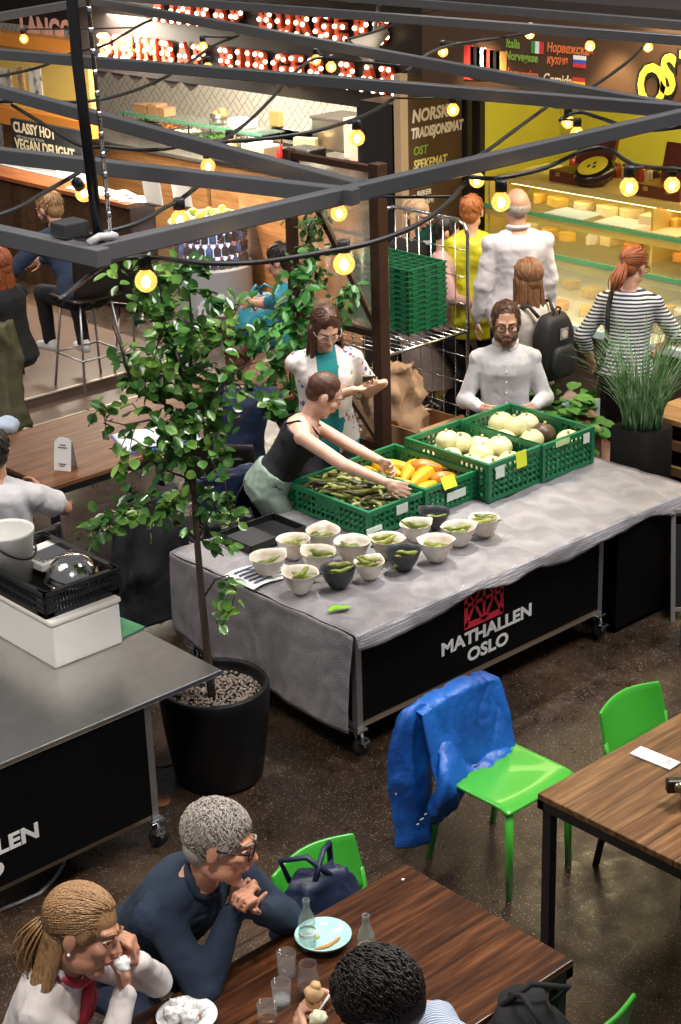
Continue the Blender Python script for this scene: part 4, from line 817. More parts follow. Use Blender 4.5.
# ------------------------------------------------------------ steel service counter at the left
t = thing('steel_counter', 'stainless steel counter on casters at the left with black MATHALLEN OSLO panel', 'counter', (4.14, 5.45, 0))
ST = .75
mb = MB(); mb.bb(-2.3, 0, 0, 1.35, ST-.025, ST); mb.build('worktop', STEEL, t, bevel=.004)
for x in (-.40, -2.2):
    for y in (.04, 1.28): mb = MB(); mb.bb(x-.018, x+.018, y-.018, y+.018, .15, ST-.025); mb.build('leg', GALV, t); caster(t, x, y)
mb = MB(); mb.bb(-2.2, -.40, .03, .055, .15, .185); mb.bb(-2.2, -.40, 1.27, 1.295, .15, .185); mb.bb(-.415, -.385, .05, 1.28, .15, .185); mb.build('rail', _mats['tan_rail'], t)
mb = MB(); mb.bb(-2.18, -.425, .010, .020, .185, ST-.03); mb.build('front_panel', BLACK_PANEL, t); mb = MB(); mb.bb(-.41, -.40, .06, 1.26, .185, ST-.03); mb.build('side_panel', BLACK_PANEL, t)
text('lettering', 'MATHALLEN', LW, t, (-1.68, .008, .340), .098, ROT_NY, .001, .0032, 'LEFT', 0, 1.22); text('lettering', 'OSLO', LW, t, (-1.49, .008, .240), .098, ROT_NY, .001, .0032, 'LEFT', 0, 1.22); logo(t, -1.51, .009, .438)
# white polystyrene box with lid
t = thing('white_cool_box', 'white polystyrene cool box with lid on the steel counter', 'cool box', (3.805, 6.30, ST)); mb = MB(); mb.bb(-.185, .185, -.31, .31, 0, .205); mb.build('box', M('polystyrene', (.80, .77, .74), .6, 0, .04, 30, .1, 150), t, bevel=.010); mb = MB(); mb.bb(-.192, .192, -.318, .318, .208, .235); mb.build('lid', M('polystyrene_lid', (.76, .72, .68), .6), t, bevel=.01)
BT = ST+.236
# black crate on the box
t = thing('black_crate', 'black slotted plastic crate on top of the white cool box', 'crate', (3.82, 6.33, BT)); m_ = M('black_plastic', (.012, .012, .013), .35); hx, hy, h = .195, .30, .125
mb = MB(); mb.bb(-hx, hx, -hy, hy, 0, .01); mb.build('base', m_, t)
for nm, ax, off, L in (('long_wall', 1, -hx, hy), ('long_wall', 1, hx, hy), ('end_wall', 0, -hy, hx), ('end_wall', 0, hy, hx)):
    mb = MB()
    def b(a0, a1, z0, z1, w=.008):
        if ax: mb.bb(off-w, off+w, a0, a1, z0, z1)
        else: mb.bb(a0, a1, off-w, off+w, z0, z1)
    b(-L, L, 0, .022); b(-L, L, .058, .066, .012); b(-L, L, h-.018, h, .013)
    b(-L, -L*.8, 0, h); b(L*.8, L, 0, h); n = int(L*2/.017)
    for k in range(n): a = -L+2*L*k/n; b(a-.003, a+.003, 0, h-.02, .005)
    b(-L, -L*.7, .09, .097, .014); b(L*.7, L, .09, .097, .014); b(-L, -L*.7, .03, .037, .014); b(L*.7, L, .03, .037, .014)
    mb.build(nm, m_, t)
# bucket
t = thing('white_bucket', 'white plastic bucket with black handle at the left edge in the crate', 'bucket', (3.74, 6.50, BT+.012)); mb = MB(); mb.lathe([(.001, .002), (.100, 0), (.125, .23), (.130, .235), (.130, .25), (.124, .25), (.118, .235), (.095, .01), (.001, .008)], n=40); mb.build('bucket', WHITE, t, True)
mb = MB(); mb.tube([(.128*math.cos(a), .128*math.sin(a)*1.0-.0, .225-.10*math.sin((a-PI*1.05)/1.0)*0-.10*max(0, math.sin((a-3.6)))) for a in [3.6+2.9*k/14 for k in range(15)]], .005, 6); mb.build('handle', BLACK, t, True)
# upturned steel bowl, scale, slotted black rack, box
t = thing('upturned_steel_bowl', 'shiny upturned steel bowl in the black crate', 'bowl', (3.90, 6.22, BT+.05)); mb = MB(); mb.lathe([(.130, 0), (.128, .015), (.108, .06), (.07, .095), (.045, .104), (.001, .104)][::-1]+[(.125, -.002)], n=40); mb.build('bowl', M('mirror_steel', (.75, .72, .68), .12, 1.), t, True, solid=.002); mb = MB(); mb.tube([(.130*math.cos(a), .130*math.sin(a), 0) for a in [2*PI*k/32 for k in range(33)]], .005, 6); mb.build('rim', _mats['mirror_steel'], t, True)
t = thing('kitchen_scale', 'white kitchen scale with dark display behind the upturned bowl', 'scale', (3.93, 6.47, BT+.06), .1); mb = MB(); mb.bb(-.12, .10, -.11, .11, 0, .04); mb.build('body', WHITE, t, bevel=.008); mb = MB(); mb.bb(-.10, -.02, .05, .09, .04, .043); mb.build('display', BLK, t); mb = MB(); mb.bb(-.10, .08, -.10, .02, .043, .052); mb.build('platform', _mats['mirror_steel'], t, bevel=.004)
t = thing('slotted_scoop', 'black slotted plastic basket standing behind the kitchen scale', 'basket', (4.0, 6.66, ST)); mb = MB()
for k in range(7): mb.bb(-.10+.032*k, -.088+.032*k, -.01, .01, .1, .34)
for z in (.10, .18, .26, .33): mb.bb(-.10, .104, -.012, .012, z, z+.02)
mb.bb(-.12, .12, -.05, .05, 0, .10); mb.build('basket', m_, t, bevel=.004)
block('wooden_spatula', 'pale wooden board leaning behind the slotted basket', 'board', 122, 525, .98, (.04, .10, .16), WOOD_BENCH, .3, .004).location = (4.08, 6.60, ST+.0)
# green plastic sheet on the counter
mb = MB(); mb.bb(-.15, .15, -.17, .17, 0, .004); o = mb.build('green_chopping_mat', M('mint_green_mat', (.10, .42, .20), .45)); o.location = (3.99, 6.08+.12, ST+.001); o.rotation_euler = (0, 0, .12); tag(o, 'mint green chopping mat sticking out behind the white cool box', 'chopping mat')

# ------------------------------------------------------------ ficus tree in its pot
PX, PY = 4.33, 5.77
t = thing('plant_pot', 'large round black planter pot with pebbles between the counter and the stall', 'plant pot', (PX, PY, 0)); PH = .50
mb = MB(); mb.lathe([(.001, 0), (.195, 0), (.212, .02), (.245, .25), (.262, PH-.06), (.262, PH-.01), (.255, PH), (.238, PH), (.234, PH-.02), (.232, PH-.07), (.001, PH-.07)], n=56); mb.build('pot', M('matte_black_pot', (.006, .006, .0065), .5, spec=.25), t, True)
peb = M('clay_pebbles', (.24, .19, .16), .8, 0, .5, 40); mb = MB(); rp = random.Random(8)
for k in range(900):
    a = rp.uniform(0, 2*PI); r = .225*math.sqrt(rp.random()); s_ = rp.uniform(.005, .0105); mb.ell((r*math.cos(a), r*math.sin(a), PH-.065+rp.uniform(0, .008)), (s_, s_*rp.uniform(.7, 1), s_*.8), None, 6, 4)
pb = mb.build('pebbles', peb, t, True); pb['kind'] = 'stuff'
BARK = M('dark_bark', (.055, .035, .025), .8, 0, .3, 25, .5, 60)
def leafmat():
    n = NT('glossy_leaf', .26); oi = n.n('ShaderNodeObjectInfo'); v = n.map(); a = n.noise(v, 7, 2); n.color(n.ramp(a, [(.30, (.016, .075, .014)), (.44, (.045, .155, .025)), (.58, (.13, .30, .045)), (.72, (.28, .46, .09))])); n.b.inputs['Coat Weight'].default_value = .3
    return n.m
LEAF = leafmat()
tree = thing('ficus_tree', 'tall leafy ficus tree with thin dark trunk growing in the black pot', 'tree', (PX-.03, PY-.02, PH-.07))
def tl(px, py, dy=0.):   # a point on the tree, at the tree's own depth plane facing the balcony
    v = ray(px, py); nrm = Vector((.667, .745, 0)); base = Vector((PX, PY, 0)); k = ((base.dot(nrm)+dy)/v.dot(nrm)); return CAMP+v*k-Vector(tree.location)
trunk = [Vector((0, 0, 0)), tl(208, 660), tl(202, 600), tl(197, 540), tl(193, 480), tl(192, 430), tl(190, 380)]
mb = MB(); mb.tube(trunk, [.021, .019, .017, .015, .013, .012, .009], 8)
br = [([trunk[5], tl(180, 370), tl(165, 330), tl(160, 285, -.1), tl(150, 262, -.1)], .010), ([trunk[6], tl(192, 330), tl(190, 300), tl(187, 262)], .008), ([trunk[5], tl(160, 400, -.05), tl(130, 380, -.1), tl(120, 345, -.1), tl(112, 325, -.1)], .008), ([trunk[6], tl(210, 350, .1), tl(228, 330, .1), tl(240, 300, .15)], .008),
      ([trunk[4], tl(175, 440, -.05), tl(150, 420, -.1), tl(125, 425, -.15), tl(105, 420, -.15)], .008), ([trunk[4], tl(215, 440, .05), tl(240, 420, .1), tl(258, 400, .1), tl(275, 412, .1)], .008), ([trunk[3], tl(175, 520, -.1), tl(150, 510, -.1), tl(125, 515, -.15), tl(95, 535, -.15)], .007),
      ([trunk[3], tl(212, 510, .05), tl(235, 500, .05), tl(245, 480, .05)], .007), ([trunk[2], tl(215, 580, .0), tl(228, 575), tl(236, 590), tl(228, 620, -.05)], .006), ([trunk[5], tl(215, 395, -.1), tl(235, 370, -.1), tl(262, 360, -.1)], .007), ([trunk[4], tl(165, 470, .1), tl(145, 455, .1), tl(140, 480, .1)], .006), ([trunk[6], tl(175, 345, .15), tl(155, 320, .2), tl(140, 290, .2)], .006), ([trunk[4], tl(220, 460, -.1), tl(232, 520, -.12), tl(222, 545, -.1)], .006)]
for p, r in br: mb.tube(p, [r*(1-.7*k/(len(p)-1)) for k in range(len(p))], 6)
rt = random.Random(17); twigs = []
def sample(p, t):
    n = len(p)-1; x = t*n; i = min(int(x), n-1); return Vector(p[i]).lerp(Vector(p[i+1]), x-i)
clusters = [(150, 275, 24, 34), (128, 285, 18, 18), (165, 300, 26, 40), (190, 280, 22, 34), (185, 330, 32, 60), (160, 340, 26, 40), (215, 300, 10, 5), (140, 320, 14, 12), (215, 340, 28, 40), (240, 330, 20, 22), (120, 365, 20, 26), (135, 395, 22, 30), (160, 385, 26, 40), (105, 425, 20, 20), (190, 380, 32, 60), (165, 425, 28, 44), (222, 385, 26, 26), (250, 400, 18, 14), (212, 430, 28, 34), (185, 455, 30, 50), (155, 462, 26, 40), (228, 470, 22, 16), (150, 505, 26, 38), (115, 520, 22, 28), (90, 535, 14, 10), (175, 510, 24, 26), (208, 500, 26, 32), (236, 522, 12, 8), (210, 545, 22, 26), (225, 590, 16, 18), (228, 618, 10, 9), (270, 415, 12, 8), (130, 450, 18, 16), (200, 405, 30, 40)]
lm = MB()
def leaf(mb, p, d, up, L, W_):
    d = d.normalized(); s = d.cross(up).normalized() if d.cross(up).length > .01 else Vector((1, 0, 0)); n = s.cross(d)
    pts = []
    for i, t in enumerate((0, .2, .45, .7, .9, 1.0)):
        w_ = W_*(0, .62, 1., .9, .5, 0)[i]; c = p+d*L*t-n*(L*.22*t*t)
        if i in (0, 5): pts.append([c])
        else: pts.append([c-s*w_/2+n*W_*.10, c-n*W_*.03, c+s*w_/2+n*W_*.10])
    o = len(mb.v); vs = [q for r_ in pts for q in r_]; fs = []
    idx = []; k = 0
    for r_ in pts: idx.append(list(range(k, k+len(r_)))); k += len(r_)
    fs += [(idx[0][0], idx[1][1], idx[1][0]), (idx[0][0], idx[1][2], idx[1][1])]
    for a, b in zip(idx[1:4], idx[2:5]): fs += [(a[0], a[1], b[1], b[0]), (a[1], a[2], b[2], b[1])]
    fs += [(idx[4][0], idx[4][1], idx[5][0]), (idx[4][1], idx[4][2], idx[5][0])]
    mb.add(vs, fs)
for (px, py, sp_, nl) in clusters:
    dy0 = rt.uniform(-.12, .12); c = tl(px, py, dy0); R_ = sp_/FPX*8.0
    for q in range(max(2, int(nl/6.6))):
        e = c+Vector((rt.gauss(0, .5), rt.gauss(0, .5), rt.gauss(0, .5)))*R_; near = min((sample(p, k/8) for p, _ in br+[(trunk, 0)] for k in range(9)), key=lambda x: (x-c).length)
        m_p = near.lerp(e, .5)+Vector((0, 0, .02)); mb.tube([near, m_p, e], [.003, .0025, .0015], 4); twigs.append((near, m_p, e))
        for j in range(8):
            tt = .35+.65*j/7; b = near.lerp(m_p, tt*2) if tt < .5 else m_p.lerp(e, tt*2-1); b = b+Vector((rt.gauss(0, 1), rt.gauss(0, 1), rt.gauss(0, 1)))*R_*.28
            d = (b-near)*.6+Vector((rt.gauss(0, .5), rt.gauss(0, .5), rt.gauss(.10, .45)))*R_*2; leaf(lm, b, d, Vector((rt.gauss(-.25, .4), rt.gauss(-.28, .4), 1)), rt.uniform(.048, .074), rt.uniform(.036, .052))
mb.build('trunk', BARK, tree, True); lf = lm.build('foliage', LEAF, tree, True); lf['kind'] = 'stuff'

# ------------------------------------------------------------ cafe tables
def cafe_table(label, x0, x1, y0, y1, h=.75, top=WOOD_TABLE, inset=.035, frame=BLACK):
    t = thing('cafe_table', label, 'table', (x0, y1, 0)); lx, ly = x1-x0, y1-y0
    mb = MB(); mb.bb(0, lx, -ly, 0, h-.028, h); mb.build('table_top', top, t, bevel=.004)
    mb = MB(); mb.bb(.0, lx, -ly+.0, -ly+.03, h-.065, h-.028); mb.bb(0, lx, -.03, 0, h-.065, h-.028); mb.bb(0, .03, -ly, 0, h-.065, h-.028); mb.bb(lx-.03, lx, -ly, 0, h-.065, h-.028); mb.build('apron', frame, t)
    for x in (inset, lx-inset):
        for y in (-inset, -ly+inset): mb = MB(); mb.bb(x-.02, x+.02, y-.02, y+.02, 0, h-.06); mb.build('leg', frame, t)
    return t
cafe_table('dark plank cafe table at the bottom with dishes and three people', 1.95, 3.65, 3.00, 3.785)
cafe_table('lighter plank cafe table at the right edge beside the green chairs', 4.345, 6.1, 2.95, 3.77, top=wood_material('mid_brown_plank_table', (.045, .018, .007), (.155, .070, .027), (.34, .185, .082), .13, 'x', .38))
cafe_table('wooden table behind the tree with folded paper stand and open booklet', 4.88, 6.35, 7.93, 8.90, top=wood_material('orange_brown_table', (.055, .020, .008), (.15, .058, .022), (.28, .125, .052), .16, 'x', .5))
cafe_table('small wooden table with a plate and paper box behind the woman in the floral shirt', 6.55, 7.65, 8.15, 8.95, top=_mats['orange_brown_table'])
# folded paper stand
q = at(65, 470, .75); t = thing('paper_stand', 'white folded paper stand with small print on the wooden table', 'table sign', (q.x+.02, q.y+.02, .751), face(-20)); mb = MB()
pr_ = [(-.055, 0), (-.055, .16)]+[(.055*-math.cos(a), .16+.03*math.sin(a)) for a in [PI*k/8 for k in range(1, 8)]]+[(.055, .16), (.055, 0)]
for q_, s_ in ((-1, .22), (1, -.22)):
    mb.prism([Vector((x, q_*.045+z*s_*1.0, z)) for x, z in pr_], None, (0, .003, 0))
mb.build('card', PAPER, t); mb = MB()
for z, w_ in ((.15, .04), (.135, .06), (.04, .05), (.028, .03)): mb.box((0, -.047+z*.22, z), (w_, .002, .005))
mb.build('print', M('faint_print', (.25, .18, .18), .7), t)
# booklet with blue edge
t = thing('open_booklet', 'white booklet with blue edges on the corner of the wooden table', 'booklet', (5.80, 8.14, .751), -.35); t.scale = (1.45, 1.45, 1); mb = MB(); mb.bb(-.17, .17, -.13, .13, 0, .006); mb.build('cover', M('blue_cover', (.08, .20, .55), .5), t); mb = MB(); mb.grid(lambda u, v: (-.165+.33*u, -.12+.24*v, .008+.014*abs(math.sin(PI*(u*2)))), 16, 2); mb.build('pages', PAPER, t, True, solid=.001)

# chairs behind the tree: dark wooden bench with dark jackets
DKCH = M('dark_chair', (.020, .015, .014), .4)
def simple_chair(label, loc, rz, mat_=DKCH, legm=BLACK, group=None, h=.45, back=.82, name='dining_chair', slim=False):
    t = thing(name, label, 'chair', loc, rz, group)
    mb = MB(); mb.grid(lambda u, v: ((u-.5)*.42, (v-.5)*.40, h-.012*math.sin(PI*u)*math.sin(PI*v)), 8, 8); mb.build('seat', mat_, t, True, solid=.02, bevel=.006)
    mb = MB(); mb.grid(lambda u, v: ((u-.5)*(.42-.02*v), -.20-.05*v-.035*math.sin(PI*u), h+.12+(back-h-.12)*v), 10, 6); mb.build('backrest', mat_, t, True, solid=.016)
    for x in (-.18, .18):
        mb = MB(); mb.tube([(x, .17, h-.01), (x*1.08, .20, 0)], .011, 8); mb.build('leg', legm, t, True); mb = MB(); mb.tube([(x, -.17, h-.01), (x*1.08, -.22, 0)], .011, 8); mb.build('leg', legm, t, True); mb = MB(); mb.tube([(x, -.17, h-.01), (x, -.21, h+.14)], .010, 8); mb.build('back_post', legm, t, True)
    return t
simple_chair('dark chair with coats in front of the wooden table behind the cool box', (5.02, 7.45, 0), 0)
simple_chair('dark chair beneath the navy jacket near the tree trunk', (5.62, 7.40, 0), -.2)
simple_chair('dark chair carrying the man in the white T-shirt', (4.35, 7.55, 0), -.1)
def fine_sub(o, n=1):
    import bmesh
    bm = bmesh.new(); bm.from_mesh(o.data); bmesh.ops.subdivide_edges(bm, edges=bm.edges, cuts=n, use_grid_fill=True, smooth=.0); bm.to_mesh(o.data); bm.free()
    for p in o.data.polygons: p.use_smooth = True
def coat(name, label, loc, rz, m_, w=.48, h=.62, d=.14, seed=1, cat='jacket', top=.86):
    """a coat hung over a chair back: folded shell with thickness and creases"""
    rr = random.Random(seed); mb = MB(); n = 30; rs = []
    for k in range(12):
        t_ = k/11; z = top-h*t_; ww = w/2*(.86+.25*t_); dd = d/2*(.55+.75*t_); rs.append([Vector(((ww+.02*math.sin(6*a+k*.5))*math.copysign(abs(math.cos(a))**.8, math.cos(a)), (dd+.016*math.sin(7*a+seed+k*.3)*(.3+t_))*math.sin(a)-.26, z+.02*math.sin(3*a)*t_)) for a in [2*PI*j/n for j in range(n)]])
    mb.rings(rs[::-1]); o = mb.build(name, m_, None, True); fine_sub(o); crease(o, .045, 5, (1, 1, .35), seed); o.location = loc; o.rotation_euler = (0, 0, rz); return tag(o, label, cat)
NAVYF = fabric('navy_nylon', (.012, .020, .055), .2, .45); DARKF = fabric('black_wool', (.010, .010, .013), .2); OLIVE = fabric('olive_canvas', (.075, .068, .030), .2, .8)
coat('hanging_jacket', 'navy nylon jacket hung on a chair behind the tree trunk', (5.62, 7.40, 0), -.2, NAVYF, .46, .55, .2, 4)
coat('hanging_jacket', 'black wool coat hung on the chair behind the black crate', (5.02, 7.45, 0), 0, DARKF, .5, .75, .2, 2)
coat('hanging_jacket', 'long black coat hanging beside the navy jacket', (5.32, 7.15, 0), .1, DARKF, .36, .55, .2, 9, top=.72)

# ------------------------------------------------------------ bar stools at the back left
def bar_stool(label, loc, rz):
    t = thing('bar_stool', label, 'bar stool', loc, rz); h = .74
    mb = MB(); mb.grid(lambda u, v: ((u-.5)*.42, (v-.5)*.38, h-.01*math.sin(PI*u)), 8, 6); mb.build('seat', DKCH, t, True, solid=.02)
    mb = MB(); mb.grid(lambda u, v: ((u-.5)*.44, -.19-.03*v-.05*math.sin(PI*u), h+.02+.38*v+.03*math.sin(PI*u)*v), 12, 6); mb.build('backrest', DKCH, t, True, solid=.016)
    for x in (-.17, .17):
        for y in (-.16, .16): mb = MB(); mb.tube([(x*.8, y*.8, h-.01), (x*1.25, y*1.35, 0)], .010, 8); mb.build('leg', GALV, t, True)
    mb = MB()
    for a, b in (((-1, -1), (1, -1)), ((1, -1), (1, 1)), ((1, 1), (-1, 1)), ((-1, 1), (-1, -1))): mb.tube([(a[0]*.195, a[1]*.195, .27), (b[0]*.195, b[1]*.195, .27)], .008, 6)
    mb.build('footrest', GALV, t, True); return t
bar_stool('black shell bar stool with the bearded guest in navy', (7.02, 10.75, .16), math.radians(-20)); bar_stool('bar stool covered by the olive coat at the left edge', (5.86, 10.40, .0), math.radians(-30)); bar_stool('empty black bar stool behind the tree top', (7.75, 10.95, 0), math.radians(-60))
coat('draped_coat', 'olive green coat draped over the bar stool at the left edge', (5.90, 10.32, 0), math.radians(-30), OLIVE, .54, .74, .30, 6, 'coat', 1.12)

# ------------------------------------------------------------ tall pavilion posts, glazed trellis, climbing plants
RUST = M('brown_steel_post', (.060, .026, .015), .45, .2, .25, 18)
pz = at(384, 445, .5); q1 = at(384, 200, 2.35)
PB = Vector((7.02, 7.42, 0))
for cand in range(1): pass
t = thing('pavilion_frame', 'brown steel pavilion frame with glazed bracing behind the floral shirt woman', 'frame', (7.02, 7.42, 0))
mb = MB(); mb.bb(-.04, .04, -.04, .04, 0, 2.34); mb.build('post', RUST, t, bevel=.003)
E2 = Vector((-.02, .78, 0))
mb = MB(); mb.bb(E2.x-.03, E2.x+.03, E2.y-.03, E2.y+.03, 0, 2.34); mb.build('post', RUST, t, bevel=.003)
for z in (2.30, 1.28, .55): mb = MB(); mb.bb(-.025, .025, 0, E2.y, z-.02, z+.02); mb.build('cross_rail', RUST, t)
mb = MB(); mb.prism([(-.015, .0, 1.30), (-.015, .04, 1.30), (-.015, E2.y, 2.26), (-.015, E2.y-.04, 2.28)], None, (.03, 0, 0)); mb.build('brace', RUST, t); mb = MB(); mb.prism([(-.015, .0, .56), (-.015, .04, .56), (-.015, E2.y, 1.24), (-.015, E2.y-.04, 1.26)], None, (.03, 0, 0)); mb.build('brace', RUST, t)
def wired():
    n = NT('old_wired_glass', .25); n.b.inputs['Transmission Weight'].default_value = .85; n.b.inputs['IOR'].default_value = 1.05; n.b.inputs['Base Color'].default_value = (.80, .78, .70, 1); n.bump(n.noise(n.map(), 60, 3), .4, .004); return n.m
mb = MB(); mb.bb(-.004, .004, .04, E2.y-.03, 1.30, 2.28); mb.build('glass_pane', wired(), t)
IVY = M('ivy_leaf', (.035, .12, .022), .35, 0, .5, 9); IVY2 = M('zz_leaf', (.05, .20, .035), .3, 0, .5, 9)
def climbing(name, label, pts, n, spread, L, m_, seed, base=None):
    rr = random.Random(seed); loc = Vector(pts[0]); t = thing(name, label, 'plant', loc); mb = MB(); mb.tube([Vector(p)-loc for p in pts], .006, 5); mb.build('stem', BARK, t, True); lm = MB()
    for k in range(n):
        p = sample(pts, rr.random())-loc+Vector((rr.gauss(0, spread), rr.gauss(0, spread), rr.gauss(0, spread))); d = Vector((rr.gauss(-.3, .6), rr.gauss(-.3, .6), rr.gauss(-.1, .6))); leaf(lm, p, d, Vector((rr.gauss(-.3, .4), rr.gauss(-.3, .4), 1)), L*rr.uniform(.7, 1.2), L*.62)
    f = lm.build('foliage', m_, t, True); f['kind'] = 'stuff'; return t
def onp(px, py, x): v = atx(px, py, x); return v
climbing('climbing_ivy', 'ivy climbing the upper part of the glazed pavilion frame', [onp(318, 285, 6.93), onp(312, 255, 6.93), onp(308, 228, 6.93), onp(316, 216, 6.93)], 130, .045, .055, IVY, 3)
climbing('potted_climber', 'leafy zamioculcas plant growing behind the floral shirt woman', [onp(290, 395, 6.75), onp(290, 350, 6.75), onp(294, 310, 6.75), onp(300, 270, 6.75)], 190, .07, .09, IVY2, 5)
climbing('leafy_spray', 'leaf spray above the floral shirt woman\'s head', [onp(335, 330, 6.85), onp(345, 300, 6.85), onp(356, 282, 6.85)], 50, .022, .07, IVY2, 6)
climbing('leafy_spray', 'low leaf spray beside the navy T-shirt', [onp(250, 350, 6.3), onp(262, 338, 6.3), onp(280, 325, 6.3)], 60, .04, .075, IVY2, 7)
t = thing('dark_planter', 'tall dark planter below the zamioculcas plant', 'plant pot', (6.85, 7.95, 0)); mb = MB(); mb.lathe([(.001, 0), (.14, 0), (.18, .62), (.17, .62), (.001, .60)], n=28); mb.build('pot', BLACK, t, True); mb = MB(); mb.lathe([(.001, .59), (.168, .6), (.001, .612)], n=20); mb.build('soil', M('soil', (.03, .02, .014), .9), t)

# ------------------------------------------------------------ roll cage with folded crates
cage = thing('roll_cage', 'wire roll cage trolley holding the stack of folded green crates', 'roll cage', (7.93, 8.02, 0), 0)
cw, cdp, H_ = .74, .70, 1.70     # spans x 7.56..8.30 , y 7.67.. 8.37
x0, x1, y0, y1 = -.37, .39, -.10, .72
def wire(parent, pts, r, nm='wire', m_=CHROME): mb = MB(); mb.tube(pts, r, 6); return mb.build(nm, m_, parent, True)
def side(x, nm):
    mb = MB(); arc = [(x, y0, .18), (x, y0, H_-.10), (x, y0+.03, H_-.03), (x, y0+.10, H_), (x, y1-.10, H_), (x, y1-.03, H_-.03), (x, y1, H_-.10), (x, y1, .18)]; mb.tube(arc, .013, 8)
    for k in range(1, 7): y = y0+(y1-y0)*k/7; mb.tube([(x, y, .18), (x, y, H_-.02)], .0035, 5)
    for k in range(1, 8): z = .18+(H_-.2)*k/8; mb.tube([(x, y0, z), (x, y1, z)], .0035, 5)
    mb.build(nm, CHROME, cage, True)
def endp(y, nm):
    mb = MB(); mb.tube([(x0, y, .18), (x0, y, H_-.1), (x0+.03, y, H_-.03), (x0+.1, y, H_), (x1-.1, y, H_), (x1-.03, y, H_-.03), (x1, y, H_-.1), (x1, y, .18)], .013, 8)
    for k in range(1, 7): x = x0+(x1-x0)*k/7; mb.tube([(x, y, .18), (x, y, H_-.02)], .0035, 5)
    for k in range(1, 8): z = .18+(H_-.2)*k/8; mb.tube([(x0, y, z), (x1, y, z)], .0035, 5)
    mb.build(nm, CHROME, cage, True)
side(x1, 'side_panel'); side(x0, 'side_panel'); endp(y1, 'back_panel')
for z in (.18, .93): 
    mb = MB()
    for k in range(12): x = x0+(x1-x0)*k/11; mb.tube([(x, y0, z), (x, y1, z)], .005, 5)
    mb.tube([(x0, y0, z), (x1, y0, z)], .012, 8); mb.tube([(x0, y1, z), (x1, y1, z)], .012, 8); mb.build('wire_shelf', CHROME, cage, True)
for x in (x0, x1):
    for y in (y0, y1): mb = MB(); mb.cyl((x-.015, y, .05), (x+.015, y, .05), .05, n=18); mb.tube([(x, y, .05), (x, y, .18)], .012, 6); mb.build('caster', RUBBER, cage, True)
def folded_crate():
    t = thing('folded_green_crate', 'folded flat green crate in the tall stack on the roll cage', 'crate', (0, 0, 0), 0, 'folded green crates stacked on the roll cage'); lx, ly, h = .36, .60, .0375
    mb = MB(); mb.bb(-lx/2, lx/2, -ly/2, ly/2, .010, .016); mb.bb(-lx/2, lx/2, -ly/2, -ly/2+.012, .003, h-.003); mb.bb(-lx/2, lx/2, ly/2-.012, ly/2, .003, h-.003); mb.bb(-lx/2, -lx/2+.012, -ly/2, ly/2, .003, h-.003); mb.bb(lx/2-.012, lx/2, -ly/2, ly/2, .003, h-.003)
    for k in range(8): y = -ly/2+ly*k/7; mb.bb(-lx/2+.01, lx/2-.01, max(-ly/2, y-.005), min(ly/2, y+.005), .016, h-.006)
    for k in range(6): x = -lx/2+lx*k/5; mb.bb(max(-lx/2, x-.005), min(lx/2, x+.005), -ly/2+.01, ly/2-.01, .016, h-.008)
    mb.build('tray', CRG_D, t)
    mb = MB()
    for s_ in (-1, 1): mb.bb(-lx/2-.006, lx/2+.006, s_*ly/2-.008, s_*ly/2+.008, h-.012, h); mb.bb(s_*lx/2-.008, s_*lx/2+.008, -ly/2-.006, ly/2+.006, h-.012, h)
    for k in range(5): mb.bb(-lx/2-.008, -lx/2, -ly/2+.02+k*.11, -ly/2+.07+k*.11, .006, h-.014); 
    for k in range(3): mb.bb(-lx/2+.03+k*.12, -lx/2+.08+k*.12, -ly/2-.008, -ly/2, .006, h-.014)
    mb.build('rim', CRG, t); return t
fc = folded_crate(); SZ = .945
wh = ['lowest', 'second', 'third', 'fourth', 'fifth', 'sixth', 'seventh', 'eighth', 'ninth', 'tenth', 'eleventh', 'topmost']
for k in range(12):
    loc = (8.12+rb.uniform(-.004, .004), 8.41+rb.uniform(-.004, .004), SZ+k*.038); lab = ('topmost' if k == 11 else 'lowest' if k == 0 else '%s from the bottom' % wh[k])+' folded green crate of the stack on the roll cage'
    if k == 0: fc.location = loc; fc['label'] = lab
    else: dup(fc, loc, 0, lab)
# brown paper sack and carton beside the cage
def sack(label, loc, w, d, h, seed, m_=KRAFT):
    mb = MB(); n = 28; rs = []; rr = random.Random(seed)
    for k in range(10):
        t_ = k/9; s_ = .95+.18*math.sin(PI*t_)-.35*max(0, t_-.7); rs.append([Vector((w/2*s_*math.copysign(abs(math.cos(a))**.7, math.cos(a))+.015*math.sin(5*a+k+seed), d/2*s_*math.copysign(abs(math.sin(a))**.7, math.sin(a))+.015*math.cos(4*a-k), h*t_+.015*math.sin(3*a+seed)*(k > 0))) for a in [2*PI*j/n for j in range(n)]])
    mb.rings(rs); o = mb.build('paper_sack', m_, None, True); fine_sub(o, 2); crease(o, .07, 6, (1, 1, .8), seed, .5); o.location = loc; return tag(o, label, 'sack')
sack('crumpled brown paper sack slumped beside the brown post', (7.34, 7.66, .0), .34, .30, .98, 2)
t = thing('cardboard_box', 'open orange-brown cardboard box behind the pale squash crates', 'box', (*at(424, 422, .64).xy, .29)); bw, bd, bh = .40, .30, .36
mb = MB(); mb.bb(-bw/2, bw/2, -bd/2, bd/2, 0, .006)
for a in ((-bw/2, -bw/2+.006, -bd/2, bd/2), (bw/2-.006, bw/2, -bd/2, bd/2), (-bw/2, bw/2, -bd/2, -bd/2+.006), (-bw/2, bw/2, bd/2-.006, bd/2)): mb.bb(*a, 0, bh)
mb.build('box', CARD, t)
for s_ in (-1, 1): mb = MB(); mb.box((0, s_*(bd/2+.05), bh-.01), (bw, .12, .005), R=Matrix.Rotation(-s_*.6, 3, 'X')); mb.build('flap', CARD, t)
